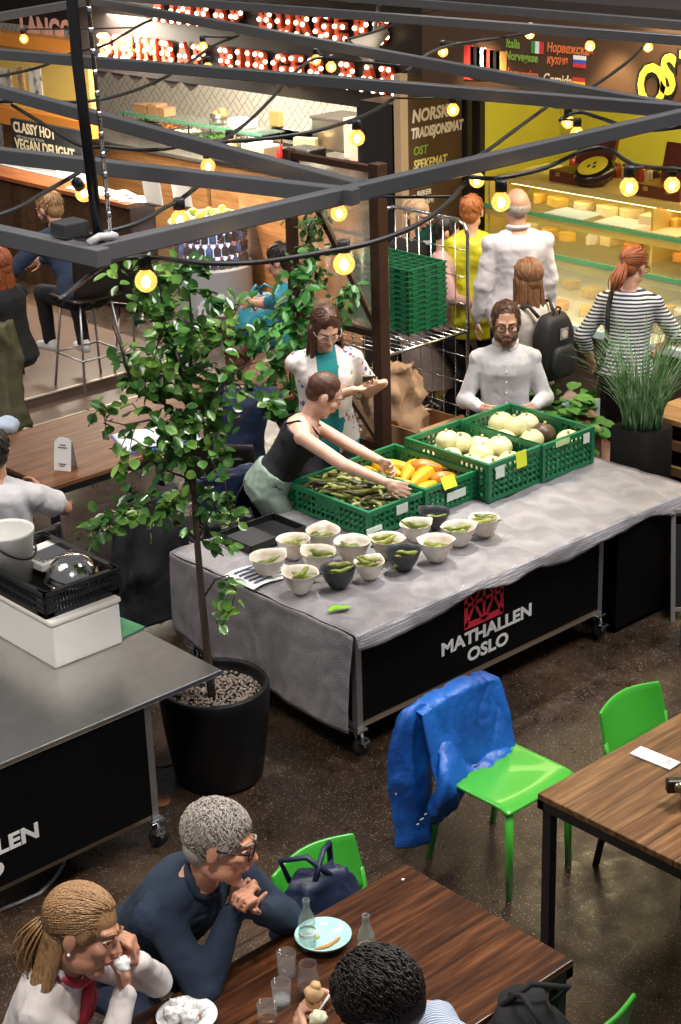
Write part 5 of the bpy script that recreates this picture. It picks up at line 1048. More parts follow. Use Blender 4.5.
mb = MB(); mb.bb(-.22, .22, -.16, .16, -.29, 0); mb.build('plinth', DKCH, t)
mb = MB(); mb.box((0, 0, 0), (.12, .09, .003), R=Matrix.Rotation(.3, 3, 'Y')); o = mb.build('receipt_paper', PAPER); o.location = at(421, 408, .66); tag(o, 'white slip of paper sticking out of the cardboard box', 'paper')

# ------------------------------------------------------------ plants right of the crates
t = thing('potted_grass', 'tall grass tuft in a square dark bag pot right of the stall', 'potted plant', (8.04, 6.18, 0)); GP = .72
mb = MB(); rs = []
for z, s_ in ((0, .92), (.02, .95), (GP*.5, 1.02), (GP, 1.0)): rs.append([Vector((.15*s_*math.copysign(abs(math.cos(a))**.35, math.cos(a)), .15*s_*math.copysign(abs(math.sin(a))**.35, math.sin(a)), z)) for a in [2*PI*k/32 for k in range(32)]])
mb.rings(rs); mb.build('pot', M('dark_bag_pot', (.004, .003, .003), .8, 0, .2, 9, spec=.2), t, True)
gm = NT('grass_blade', .45); gm.color(gm.ramp(gm.noise(gm.map((3, 3, 1)), 9, 2), [(.35, (.05, .16, .04)), (.5, (.15, .32, .11)), (.66, (.48, .58, .40))])); mb = MB(); rgz = random.Random(4)
for k in range(330):
    a = rgz.uniform(0, 2*PI); r = .12*math.sqrt(rgz.random()); p0 = Vector((r*math.cos(a), r*math.sin(a), GP-.02)); H2 = rgz.uniform(.30, .80); out = rgz.uniform(.05, .62)*(.4+r*6); a2 = a+rgz.gauss(0, .5); pts = [p0+Vector((math.cos(a2)*out*H2*(t_**2), math.sin(a2)*out*H2*(t_**2), H2*(t_-.38*out*t_**3))) for t_ in [j/7 for j in range(8)]]
    mb.tube(pts, [.003, .003, .0028, .0026, .0022, .0018, .0012, .0004], 3)
g = mb.build('grass', gm.m, t, True); g['kind'] = 'stuff'
t = thing('leafy_plant', 'low plant with large round green and red leaves right of the crates', 'potted plant', (7.98, 6.80, 0)); mb = MB(); mb.lathe([(.001, 0), (.13, 0), (.17, .54), (.16, .54), (.001, .52)], n=24); mb.build('pot', BLACK, t, True)
lm = MB(); lm2 = MB(); rl = random.Random(12)
for k in range(110):
    a = rl.uniform(0, 2*PI); r = rl.uniform(.02, .26); z = .58+rl.uniform(0, .26)-(r*.35); mm = lm2 if k % 5 == 0 else lm; leaf(mm, Vector((r*math.cos(a), r*math.sin(a), z)), Vector((math.cos(a), math.sin(a), rl.uniform(-.2, .5))), Vector((rl.gauss(0, .3), rl.gauss(0, .3), 1)), rl.uniform(.09, .15), rl.uniform(.07, .11))
f = lm.build('foliage', M('broad_leaf', (.10, .26, .05), .35, 0, .45, 6), t, True); f['kind'] = 'stuff'; f2 = lm2.build('red_foliage', M('red_leaf', (.22, .12, .06), .4, 0, .4, 6), t, True); f2['kind'] = 'stuff'
mb = MB(); mb.box((.02, -.05, .70), (.07, .004, .11), rz=face(20)); mb.build('plant_label', M('blue_label', (.45, .60, .78), .5), t)
mb = MB(); mb.box((.22, -.10, .68), (.09, .004, .13), rz=face(-10)); mb.build('seed_packet', PALETAG, t)
# pale wooden bench with open slats at the right
t = thing('slatted_bench', 'pale wooden slatted bench at the right edge behind the grass pot', 'bench', (9.0, 6.2, 0)); 
mb = MB(); mb.bb(-.22, .2, -1.6, .55, .46, .50); mb.build('seat_board', WOOD_BENCH, t, bevel=.004); mb = MB(); mb.bb(-.20, -.16, -1.6, .5, .28, .34); mb.bb(-.20, -.16, -1.6, .5, .10, .16); mb.build('slat', WOOD_BENCH, t)
for y in (-1.4, -.5, .4): mb = MB(); mb.bb(-.16, .15, y, y+.05, 0, .46); mb.build('leg', WOOD_DARK, t)
# ------------------------------------------------------------ green chairs
GRN = M('chair_green', (.045, .36, .030), .30, 0, .05, 5, coat=.2)
def green_chair(label, loc, rz):
    t = thing('green_chair', label, 'chair', loc, rz); h = .455
    def seat(u, v): x = (u-.5)*.44; y = (v-.5)*.43; ex = abs(u-.5)*2; return (x*(1-.05*v*0), y, h-.010*math.sin(PI*u)*math.sin(PI*v)-.014*max(0, v-.85)/.15)
    mb = MB(); mb.grid(seat, 16, 16); s_ = mb.build('seat', GRN, t, True, solid=.018, bevel=.008)
    mb = MB(); mb.box((0, -.135, h+.002), (.13, .028, .004)); mb.build('grip_slot', BLK, s_, bevel=.001)
    def bk(u, v): x = (u-.5)*(.435-.03*v); return (x, -.205-.075*v-.045*math.sin(PI*u)*v-.0, h+.10*0+(.745-h)*v+.012*math.sin(PI*u)*v)
    mb = MB(); mb.grid(lambda u, v: bk(u, .30+.70*v), 18, 8); mb.build('backrest', GRN, t, True, solid=.016, bevel=.007)
    for q in (-1, 1): mb = MB(); mb.tube([(q*.195, -.19, h-.02), (q*.195, -.215, h+.03), (q*.20, -.235, h+.16)], [.016, .015, .010], 8); mb.build('back_post', GRN, t, True)
    for x in (-1, 1):
        mb = MB(); mb.tube([(x*.185, .185, h-.015), (x*.19, .195, 0)], [.019, .0145], 12); mb.build('leg', GRN, t, True)
        mb = MB(); mb.tube([(x*.185, -.185, h-.015), (x*.205, -.265, 0)], [.019, .0145], 12); mb.build('leg', GRN, t, True)
    return t
# chair faces: local +Y is forward
c1 = green_chair('green chair with the blue jacket over its back in front of the stall', (4.745, 4.27, 0), math.radians(180)); c1.location = (4.74, 4.29, 0)
c2 = green_chair('green chair tucked behind the right-hand plank table', (5.21, 3.74, 0), math.radians(180))
for ch in c2.children:
    if ch.name.startswith('leg'): ch.data = ch.data.copy(); ch.data.materials[0] = BLACK
c3 = green_chair('green chair holding the navy bag beside the grey-haired man', (3.46, 3.80, 0), math.radians(180))
c4 = green_chair('green chair with a black bag at the bottom edge under the dark table', (3.42, 2.98, 0), math.radians(0))
c4.location = (3.40, 2.98, 0.0); c4.scale = (1, 1, 1.08)
for nm, x, y in (('dark legged chair half hidden under the right plank table', 5.10, 2.62),):
    simple_chair(nm, (x, y, 0), 0, DKCH)
# blue jacket on chair one, arms and tails hanging down
def jacket():
    mt = NT('blue_nylon_jacket', .42); v = mt.map(); mt.color(mt.ramp(mt.noise(v, 4, 3), [(.35, (.004, .050, .26)), (.65, (.010, .120, .50))])); mt.bump(mt.noise(v, 26, 4, .6), .6, .012)
    t = thing('blue_jacket', 'bright blue nylon jacket draped over the back of the green chair', 'jacket', (4.72, 4.30, -.052), math.radians(180))
    rr = random.Random(9)
    # back of chair top at local y ~ -.285, z .80 ; local +x is picture left
    def shell(u, v):   # v 0..1: seat side bottom -> over the chair top -> back side bottom
        w_ = .232+.012*math.sin(v*6); k = v*2-1
        if k < 0: z = .822-.36*(-k)**1.1-.03*u*u; y = -.240+.13*(-k)**1.3
        else: z = .822-.46*k-.03*u*u; y = -.302-.06*k
        return Vector((u*w_+.05*max(0, abs(k)-.5), y, z))
    mb = MB(); mb.grid(lambda a, b: shell(a*2-1, b), 70, 90); o = mb.build('jacket_body', mt.m, t, True); crease(o, .015, 5.5, (1, .6, .6), 2.3); md = o.modifiers.new('solid', 'SOLIDIFY'); md.thickness = .010
    def slv(pts, wid, thk, nm, seed, ax=(0, 1, 0)):
        m2 = MB(); n = 40; pts = [Vector(p) for p in pts]; out = []; N = 34; m_ = len(pts)-1
        def ev(t_):
            x = t_*m_; i = min(int(x), m_-1); f = x-i; p0, p1, p2, p3 = pts[max(0, i-1)], pts[i], pts[i+1], pts[min(m_, i+2)]
            return .5*((2*p1)+(p2-p0)*f+(2*p0-5*p1+4*p2-p3)*f*f+(3*p1-p0-3*p2+p3)*f**3)
        def lw(L_, t_): x = t_*(len(L_)-1); i = min(int(x), len(L_)-2); return L_[i]+(L_[i+1]-L_[i])*(x-i)
        for j in range(N+1):
            t_ = j/N; p = ev(t_); d = (ev(min(1, t_+.03))-ev(max(0, t_-.03))).normalized(); b_ = Vector(ax)-d*Vector(ax).dot(d); b_.normalize(); a_ = b_.cross(d); wv, tk = lw(wid, t_), lw(thk, t_)
            out.append([p+a_*math.cos(q)*wv+b_*math.sin(q)*tk for q in [2*PI*k/n for k in range(n)]])
        m2.rings(out); o = m2.build(nm, mt.m, t, True); crease(o, .018, 7, (1, 1, .55), seed); return o
    # the part that slid off the picture-left side and hangs almost to the floor
    slv([(.16, -.29, .80), (.225, -.30, .72), (.255, -.30, .60), (.262, -.29, .46), (.262, -.28, .32), (.265, -.27, .17)], [.05, .10, .115, .115, .115, .095], [.03, .045, .05, .06, .066, .055], 'sleeve', 4.1)
    slv([(.13, -.20, .62), (.17, -.13, .55), (.20, -.11, .47), (.215, -.14, .38), (.225, -.18, .29)], [.06, .085, .085, .075, .05], [.035, .04, .045, .04, .03], 'jacket_front', 7.7)
    # right front panel folded on the seat
    slv([(-.215, -.27, .76), (-.225, -.25, .66), (-.205, -.22, .57), (-.16, -.15, .505), (-.06, -.10, .49), (.05, -.12, .495), (.13, -.15, .50)], [.035, .05, .055, .06, .055, .05, .045], [.025, .03, .03, .025, .022, .022, .025], 'jacket_hem', 9.2, (0, .5, 1))
    # white print on the sleeve
    wm = M('white_print', (.8, .82, .85), .5); mb = MB()
    for k in range(3): mb.ell((.300-.02*k, -.205+.004*k, .30+.018*k), (.008+.006*(k == 1), .004, .004))
    mb.ell((.362, -.28, .45), (.006, .012, .014)); mb.build('print', wm, t, True)
    mb = MB(); mb.ell((-.262, -.29, .68), (.010, .012, .016)); mb.ell((-.255, -.24, .60), (.008, .012, .02)); mb.build('label_patch', wm, t, True)
jacket()
# navy bag over chair three, black bag on chair four
def bag(name, label, loc, rz, m_, w, d, h, seed, cat='bag', strap=True, pocket=True):
    rr = random.Random(seed); t = thing(name, label, cat, loc, rz); mb = MB(); n = 32; rs = []
    for k in range(11):
        q = k/10; s_ = (.75+.35*math.sin(PI*min(1, q*1.15)))*(1-.25*max(0, q-.75)/.25); rs.append([Vector((w/2*s_*math.copysign(abs(math.cos(a))**.75, math.cos(a))+.012*math.sin(5*a+k), d/2*s_*math.copysign(abs(math.sin(a))**.75, math.sin(a))+.012*math.sin(4*a-k), h*q)) for a in [2*PI*j/n for j in range(n)]])
    mb.rings(rs); mb.build('bag_body', m_, t, True, disp=(.025, .08))
    if strap:
        for q in (-1, 1): mb = MB(); mb.tube([(q*w*.25, -d*.3, h*.9), (q*w*.3, -d*.5, h*1.12), (q*w*.1, -d*.1, h*1.2), (-q*w*.1, d*.2, h*.98)], .011, 6); mb.build('strap', m_, t, True)
    if pocket: mb = MB(); mb.grid(lambda u, v: ((u-.5)*w*.55, d*.52+.02*math.sin(PI*u)*math.sin(PI*v), h*.15+h*.4*v), 8, 6); mb.build('pocket', m_, t, True, solid=.012); mb = MB(); mb.tube([(-.06, d*.56, h*.55), (0, d*.60, h*.50), (.05, d*.56, h*.58)], .004, 5); mb.build('zip', M('zip_silver', (.55, .55, .52), .3, .8), t, True)
    return t
bag('navy_bag', 'navy blue bag slung over the green chair next to the grey-haired man', (3.33, 3.90, .47), math.radians(170), NAVYF, .34, .17, .34, 3)
bag('black_bag', 'black bag with orange zip pull on the chair at the bottom edge', (3.31, 2.93, .50), .3, DARKF, .34, .24, .30, 5)
mb = MB(); mb.tube([(3.36, 2.98, .74), (3.38, 3.0, .79), (3.40, 2.98, .74)], .004, 5); tag(mb.build('zip_pull', M('orange_cord', (.8, .30, .04), .5)), 'orange cord loop on the black bag', 'cord')

# ------------------------------------------------------------ dishes on the dark table
TZ = .7505
TURQ = M('turquoise_glaze', (.42, .72, .68), .2); GL = M('drinking_glass', (.45, .47, .47), .02, 0, alpha=.13, spec=1.); GLB = M('bottle_glass', (.38, .50, .46), .03, 0, alpha=.22, spec=1.)
q = at(323, 934, .79); t = thing('turquoise_plate', 'pale turquoise deep plate with leftovers beside the glass bottle', 'plate', (q.x, q.y, TZ)); mb = MB(); mb.lathe([(.001, .003), (.045, .0), (.050, .004), (.080, .022), (.094, .038), (.097, .040), (.094, .042), (.078, .027), (.048, .010), (.001, .009)], n=56); mb.build('plate', TURQ, t, True)
mb = MB(); mb.tube([(-.055, -.02, .016), (-.01, -.035, .016), (.045, -.032, .018)], [.005, .006, .005], 6); mb.build('food_scrap', M('carrot_scrap', (.62, .26, .08), .6), t, True); mb = MB(); mb.ell((.0, .03, .013), (.012, .008, .004)); mb.ell((-.02, .02, .012), (.006, .005, .004)); mb.build('sauce_smear', M('green_sauce', (.45, .45, .12), .6), t, True)
def glass_bottle(label, px, py):
    q = at(px, py, TZ); t = thing('glass_bottle', label, 'bottle', (q.x, q.y, TZ)); mb = MB()
    mb.lathe([(.001, .004), (.028, 0), (.030, .01), (.030, .055), (.026, .085), (.030, .10), (.028, .12), (.014, .155), (.011, .18), (.0135, .183), (.0135, .193), (.011, .194), (.009, .193), (.0085, .18), (.0115, .155), (.0255, .12), (.0275, .10), (.0235, .085), (.0275, .055), (.027, .012), (.001, .010)], n=32); mb.build('glass', GLB, t, True)
    mb = MB(); mb.lathe([(.0302, .060), (.0290, .072), (.0292, .072), (.0306, .060)], n=24, closed=True); mb.build('label_band', M('white_bottle_print', (.75, .78, .76), .5), t, True); return t
glass_bottle('clear swing-necked bottle in front of the turquoise plate', 308, 948); glass_bottle('clear empty bottle standing alone on the dark table', 367, 964)
def tumbler(label, px, py, r=.033, h=.085, liquid=None):
    q = at(px, py, TZ); t = thing('drinking_glass', label, 'glass', (q.x, q.y, TZ)); mb = MB(); mb.lathe([(.001, .002), (r*.90, 0), (r, h), (r-.002, h+.001), (r*.90-.0025, .010), (.001, .009)], n=36); mb.build('glass', GL, t, True)
    if liquid: mb = MB(); mb.lathe([(.001, .010), (r*.9-.003, .010), (r*.93-.003, h*.30), (.001, h*.30)], n=28); mb.build('drink', liquid, t, True)
    return t
WATER = M('water', (.60, .62, .62), .02, 0, alpha=.3); BEERL = M('cola_drink', (.10, .03, .012), .1)
tumbler('glass tumbler with a little water at the bottom left of the bottle', 282, 1004, liquid=WATER); tumbler('empty glass tumbler behind the water tumbler', 287, 974, liquid=None); tumbler('glass tumbler at the bottom edge beside the white plate', 268, 1026, liquid=BEERL)
q = at(309, 996, TZ); t = thing('beer_glass', 'curved stemless glass with brown drink below the clear bottle', 'glass', (q.x, q.y, TZ)); mb = MB(); mb.lathe([(.001, .003), (.028, 0), (.034, .02), (.038, .05), (.034, .08), (.028, .11), (.029, .125), (.027, .126), (.026, .11), (.032, .08), (.0355, .05), (.031, .02), (.001, .010)], n=36); mb.build('glass', GL, t, True); mb = MB(); mb.lathe([(.001, .011), (.030, .018), (.033, .034), (.001, .034)], n=28); mb.build('drink', BEERL, t, True)
q = at(187, 1020, TZ); t = thing('white_plate', 'white plate with crumpled napkins and food scraps at the bottom edge', 'plate', (q.x, q.y, TZ)); mb = MB(); mb.lathe([(.001, .002), (.05, 0), (.095, .018), (.098, .020), (.094, .021), (.048, .006), (.001, .006)], n=48); mb.build('plate', M('porcelain', (.78, .80, .80), .15), t, True)
rn = random.Random(31)
for k in range(4):
    mb = MB(); c = ((-.035, .015), (.0, .035), (.02, -.01), (-.01, -.03))[k]; mb.ell((c[0], c[1], .035), (.032, .026, .024), None, 20, 14); o = mb.build('crumpled_napkin', PAPER, None, True, disp=(.055, .018)); o.location = (q.x, q.y, TZ-.0); tag(o, 'crumpled white paper napkin on the white plate', 'napkin', 'napkins on the white plate')
mb = MB(); mb.ell((.035, .02, .022), (.018, .014, .010)); mb.ell((.02, -.03, .022), (.016, .012, .010)); mb.build('food_scrap', M('brown_scrap', (.30, .16, .07), .6), t, True)
mb = MB(); mb.box((0, 0, .002), (.010, .008, .004)); o = mb.build('paper_crumb', PAPER); q = at(403, 880, TZ); o.location = (q.x, q.y, TZ); tag(o, 'tiny white crumb near the far corner of the dark table', 'crumb')
# things on the right table
t = thing('folded_paper_card', 'white folded card with a small dark drawing on the right-hand table', 'card', (*at(655, 759, TZ).xy, TZ), .05); mb = MB(); mb.box((0, 0, .004), (.075, .19, .006), 0); mb.build('card', PAPER, t, bevel=.001); mb = MB(); mb.tube([(.01, -.07, .0085), (.02, -.05, .0085), (.0, -.055, .0085), (-.01, -.075, .0085)], .0016, 4); mb.build('drawing', BLK, t)

# ------------------------------------------------------------ cable and drain covers on the floor
mb = MB(); mb.tube([at(-5, 912, .008), at(20, 902, .008), at(40, 893, .008), at(55, 878, .008), at(64, 864, .008), at(66, 850, .008)], .008, 8); tag(mb.build('floor_cable', M('grey_cable', (.32, .31, .33), .5), None, True), 'grey cable snaking out from under the steel counter', 'cable')
for (px, py, lab, c) in ((163, 762, 'brown round floor cap beside the steel counter leg', (.13, .06, .03)), (159, 801, 'orange-brown round floor cap by the counter caster', (.30, .10, .04))):
    q = at(px, py, 0); mb = MB(); mb.lathe([(.001, .002), (.050, .002), (.055, .0), (.057, .004), (.052, .006), (.001, .006)], n=28); o = mb.build('drain_cover', M('cap_'+str(px), c, .4), None, True); o.location = (q.x, q.y, 0); tag(o, lab, 'drain cover')

# ------------------------------------------------------------ hanging steel frame, junction box, festoon lights
FZ = 3.15
FR = M('grey_painted_frame', (.13, .13, .138), .30, .4, .12, 7)
fr = thing('hanging_light_frame', 'dark grey steel frame hanging over the hall on rods', 'hanging frame', (2.62, 3.97, FZ))
FO = Vector((2.62, 3.97, FZ))
def beam(p, q, w_=.048, h_=.052, dz=0.):
    a, b = at(p[0], p[1], FZ), at(q[0], q[1], FZ); d = (b-a).normalized(); s_ = Vector((-d.y, d.x, 0))*w_/2; mb = MB(); u = Vector((0, 0, h_/2)); off = Vector((0, 0, dz))-FO
    mb.rings([[p_+off+s_-u, p_+off-s_-u, p_+off-s_+u, p_+off+s_+u][::-1] for p_ in (a, b)][::-1]); o = mb.build('beam', FR, fr, bevel=.004); return o
beam((96, 253), (760, 98)); beam((-60, 222), (104, 258)); beam((-60, 148), (356, 197)); beam((-60, 75), (362, 190), .046); beam((-60, 49), (684, 111)); beam((86, 0), (690, 112), .042); beam((-60, 27), (96, 0), .042); beam((120, -3), (760, 46), .042); beam((330, -4), (760, 32), .042)
c0 = at(100, 250, FZ)
for (px, py) in ((100, 248), (364, 188), (676, 112)):
    mb = MB(); a = at(px, py, FZ)-FO
    for s_ in (-.05, .05): mb.cyl(a+Vector((s_, -.035, 0)), a+Vector((s_, -.029, 0)), .010, n=10)
    mb.build('bolt', CHROME, fr)
# suspension rod bundle rising from the front corner
top_ = Vector((c0.x, c0.y, FZ)); mb = MB(); off = -FO
rodpts = [top_+Vector((0, 0, .02)), top_+Vector((-.012, .015, .5)), top_+Vector((.0, .04, 1.1)), top_+Vector((.0, .05, 2.4))]
mb.tube([p+off for p in rodpts], .016, 8); mb.build('power_cable', M('black_cable', (.008, .008, .009), .35), fr, True)
mb = MB(); mb.tube([p+off+Vector((.028, -.018, 0)) for p in (top_+Vector((0, 0, .0)), top_+Vector((0, .03, 1.1)), top_+Vector((0, .05, 2.4)))], .006, 6)
for k in range(40): p = top_+Vector((0, .03*k/20, .04+.055*k))+off+Vector((.028, -.018, 0)); mb.ell(p, (.009, .009, .014), None, 6, 4)
mb.build('chain', CHROME, fr, True)
mb = MB(); mb.tube([top_+off+Vector((-.05, -.02, .03)), top_+off+Vector((-.02, -.03, .045)), top_+off+Vector((.04, -.02, .035)), top_+off+Vector((.05, .03, .03))], .012, 8); mb.build('shackle', M('grey_sling', (.35, .35, .37), .5), fr, True)
jb = at(70, 232, FZ+.04)
mb = MB(); mb.box((0, 0, .025), (.085, .075, .045)); o = mb.build('box', M('junction_black', (.03, .03, .032), .35), None, bevel=.006); tag(o, 'black junction box sitting on the front corner of the hanging frame', 'junction box'); o.name = 'junction_box'; o.location = (jb.x, jb.y, FZ+.026)
# festoon strings
CAB = M('festoon_cable', (.010, .010, .010), .5); SOCK = M('socket_black', (.015, .015, .016), .5)
BULBG = M('amber_bulb_glass', (1., .72, .30), .05, 0, trans=.9, ior=1.12, emit=.55, ecol=(1, .50, .12)); FIL = M('bulb_filament', (1, .8, .45), emit=9., ecol=(1, .72, .34))
CPTS = []
def cable(name, label, pts, dz=-.06, r=.008):
    P = [at(px, py, FZ+dz+(0 if len(x) == 0 else x[0])) for (px, py, *x) in pts]; out = []
    for i in range(len(P)-1):
        p0, p1, p2, p3 = P[max(0, i-1)], P[i], P[i+1], P[min(len(P)-1, i+2)]
        for k in range(6): t_ = k/6; out.append(.5*((2*p1)+(p2-p0)*t_+(2*p0-5*p1+4*p2-p3)*t_*t_+(3*p1-p0-3*p2+p3)*t_**3))
    out.append(P[-1]); CPTS.extend(out); mb = MB(); mb.tube(out, r, 6); return tag(mb.build(name, CAB, None, True), label, 'cable')
cable('festoon_cable', 'black festoon cable along the front beam of the hanging frame', [(60, 300), (110, 262), (150, 258), (205, 263), (260, 262), (320, 253), (370, 243), (415, 226), (445, 205), (466, 182)])
cable('festoon_cable', 'festoon cable running right from the front beam to the picture edge', [(470, 177), (500, 178), (545, 168), (580, 152), (605, 148), (625, 160), (640, 166), (681, 170)])
cable('festoon_cable', 'short festoon cable at the upper left leading to the small tilted bulb', [(-10, 218), (20, 207), (45, 192), (68, 179), (85, 168), (108, 150)])
cable('festoon_cable', 'festoon cable rising from the left toward the marquee', [(-10, 78), (40, 67), (75, 52), (105, 45), (140, 25), (152, 20)])
cable('festoon_cable', 'festoon cable between the two left beams', [(12, 105), (45, 125), (80, 145), (110, 147), (150, 150), (190, 145), (225, 142), (270, 138), (320, 130), (365, 115), (395, 98)])
cable('festoon_cable', 'festoon cable sloping from the middle beam up to the marquee bulbs', [(-10, 102), (40, 101), (80, 102), (120, 95), (160, 80), (190, 62), (215, 45), (238, 36)])
cable('festoon_cable', 'festoon cable crossing in front of the kitchen tiles', [(220, 143), (250, 120), (275, 95), (292, 75), (318, 58), (360, 62), (400, 66)])
cable('festoon_cable', 'festoon cable up by the horn loudspeaker', [(345, 40), (380, 30), (410, 18), (450, 6)])
cable('festoon_cable', 'festoon cable from the yellow wall up to the brown fascia', [(440, 170), (480, 155), (515, 130), (540, 112), (565, 95), (590, 88), (625, 64), (642, 48)])
cable('festoon_cable', 'festoon cable dipping behind the OST sign beam', [(405, 72), (425, 56), (445, 47), (470, 42), (500, 38), (530, 33)])
cable('festoon_cable', 'festoon cable around the twin bulbs above the cheese case', [(560, 120), (578, 112), (600, 118), (640, 130), (681, 127)])
cable('festoon_cable', 'festoon cable hanging between left corner and the tall cooler bulb', [(60, 238), (105, 232), (140, 222), (165, 208), (180, 200), (205, 180)])
nb = 0
def bulb(label, px, py, rpx, tilt=(0, 0), dz=-.12):
    """festoon bulb: socket above, glass globe, glowing filament; size follows from its distance"""
    q = at(px, py, FZ+dz); r = .0325 if rpx > 6 else .028
    t = thing('festoon_bulb', label, 'light bulb', q); t.rotation_euler = (tilt[0], tilt[1], 0)
    mb = MB(); mb.lathe([(.001, -r*1.02)]+[(r*math.sin(a), -r*math.cos(a)) for a in [PI*k/12 for k in range(1, 10)]]+[(r*.42, r*.98), (r*.40, r*1.25), (.001, r*1.26)], n=24); mb.build('globe', BULBG, t, True)
    mb = MB(); mb.ell((0, 0, -.002), (r*.36, r*.36, r*.5), None, 10, 8); mb.build('filament', FIL, t, True)
    mb = MB(); mb.lathe([(.001, r*1.1), (r*.62, r*1.1), (r*.62, r*2.1), (r*.5, r*2.25), (.001, r*2.25)], n=16); mb.build('socket', SOCK, t, True)
    near = min(CPTS, key=lambda c: (c-q-Vector((0, 0, .06))).length); nl_ = t.rotation_euler.to_matrix().inverted() @ (near-q); mb = MB(); mb.tube([(0, 0, r*2.1), Vector((0, 0, r*2.1)).lerp(nl_, .6)+Vector((0, 0, -.004)), nl_], .005, 6); mb.build('hook_cord', CAB, t, True)
for a in [('large festoon bulb nearest the balcony, hanging below the front beam over the tree', 146, 281, 11), ('festoon bulb hanging above the floral shirt woman', 344, 264, 9), ('festoon bulb hanging in front of the drinks cooler', 180, 220, 8), ('tilted festoon bulb above the bearded bar guest', 84, 193, 7, (.3, -.7)),
          ('bright festoon bulb in front of the yellow jacket', 501, 202, 8), ('bright festoon bulb below the open mahogany case', 629, 187, 7), ('small festoon bulb in front of the LANGOS letters', 24, 39, 5), ('festoon bulb in front of the lower marquee row', 203, 47, 5), ('festoon bulb just beneath the marquee bulb', 208, 68, 5), ('left of the twin festoon bulbs under the second beam', 316, 60, 5.5), ('right of the twin festoon bulbs under the second beam', 331, 67, 5.5),
          ('festoon bulb between loudspeaker and brown fascia', 443, 52, 5.5), ('festoon bulb hanging over the cream fascia words', 530, 34, 4), ('festoon bulb left of the yellow OST letters', 590, 46, 4), ('festoon bulb at the top right of the fascia', 648, 47, 4), ('festoon bulb in front of the chalk menu board', 453, 110, 6), ('festoon bulb beside the paper sleeve stack', 357, 138, 7), ('small festoon bulb low over the kitchen counter', 230, 146, 5), ('festoon bulb half behind the front beam at the glazed trellis', 339, 213, 6), ('left bulb of the pair above the black cheese wheel', 568, 122, 6), ('right bulb of the pair above the black cheese wheel', 577, 134, 6), ('festoon bulb half hidden under the beam at the yellow wall', 477, 180, 5), ('festoon bulb hidden behind the third beam over the cooler', 208, 166, 5), ('festoon bulb at the far right edge over the cheese shop', 672, 185, 5)]: bulb(*a)
# ------------------------------------------------------------ people
def skin_mat(name, col):
    if name in _mats: return _mats[name]
    n = NT(name, .48); v = n.map()
    a = n.noise(v, 14, 4); c = n.ramp(a, [(.3, tuple(x*.86 for x in col)), (.7, tuple(min(1, x*1.08) for x in col))])
    n.color(c); n.bump(n.noise(v, 220, 2), .15, .002); n.b.inputs['Subsurface Weight'].default_value = .12; n.b.inputs['Subsurface Radius'].default_value = (.015, .006, .003); n.b.inputs['Subsurface Scale'].default_value = .6
    return n.m
SK = skin_mat('skin_fair', (.66, .36, .25)); SK_TAN = skin_mat('skin_tanned', (.56, .27, .17)); SK_PALE = skin_mat('skin_pale', (.74, .44, .33))
def hair_mat(name, c0, c1):
    if name in _mats: return _mats[name]
    n = NT(name, .42); v = n.map((60, 60, 12)); a = n.noise(v, 2.5, 5, .7); n.color(n.ramp(a, [(.3, c0), (.7, c1)])); n.bump(a, .6, .004); return n.m
H_BROWN = hair_mat('brown_hair', (.035, .014, .008), (.13, .05, .025)); H_AUB = hair_mat('auburn_hair', (.16, .035, .012), (.38, .11, .035)); H_GREY = hair_mat('grey_hair', (.16, .13, .11), (.52, .48, .43))
H_BLOND = hair_mat('dark_blond_hair', (.17, .085, .035), (.50, .29, .13)); H_DARK = hair_mat('black_brown_hair', (.006, .004, .004), (.03, .018, .014)); H_GINGER = hair_mat('ginger_hair', (.22, .06, .015), (.50, .17, .05)); H_FAIR = hair_mat('fair_hair', (.40, .24, .13), (.70, .48, .30))
LIP = M('lips', (.50, .16, .13), .4); EYEW = M('eye_white', (.75, .72, .68), .2); IRIS = M('iris', (.03, .025, .02), .1)

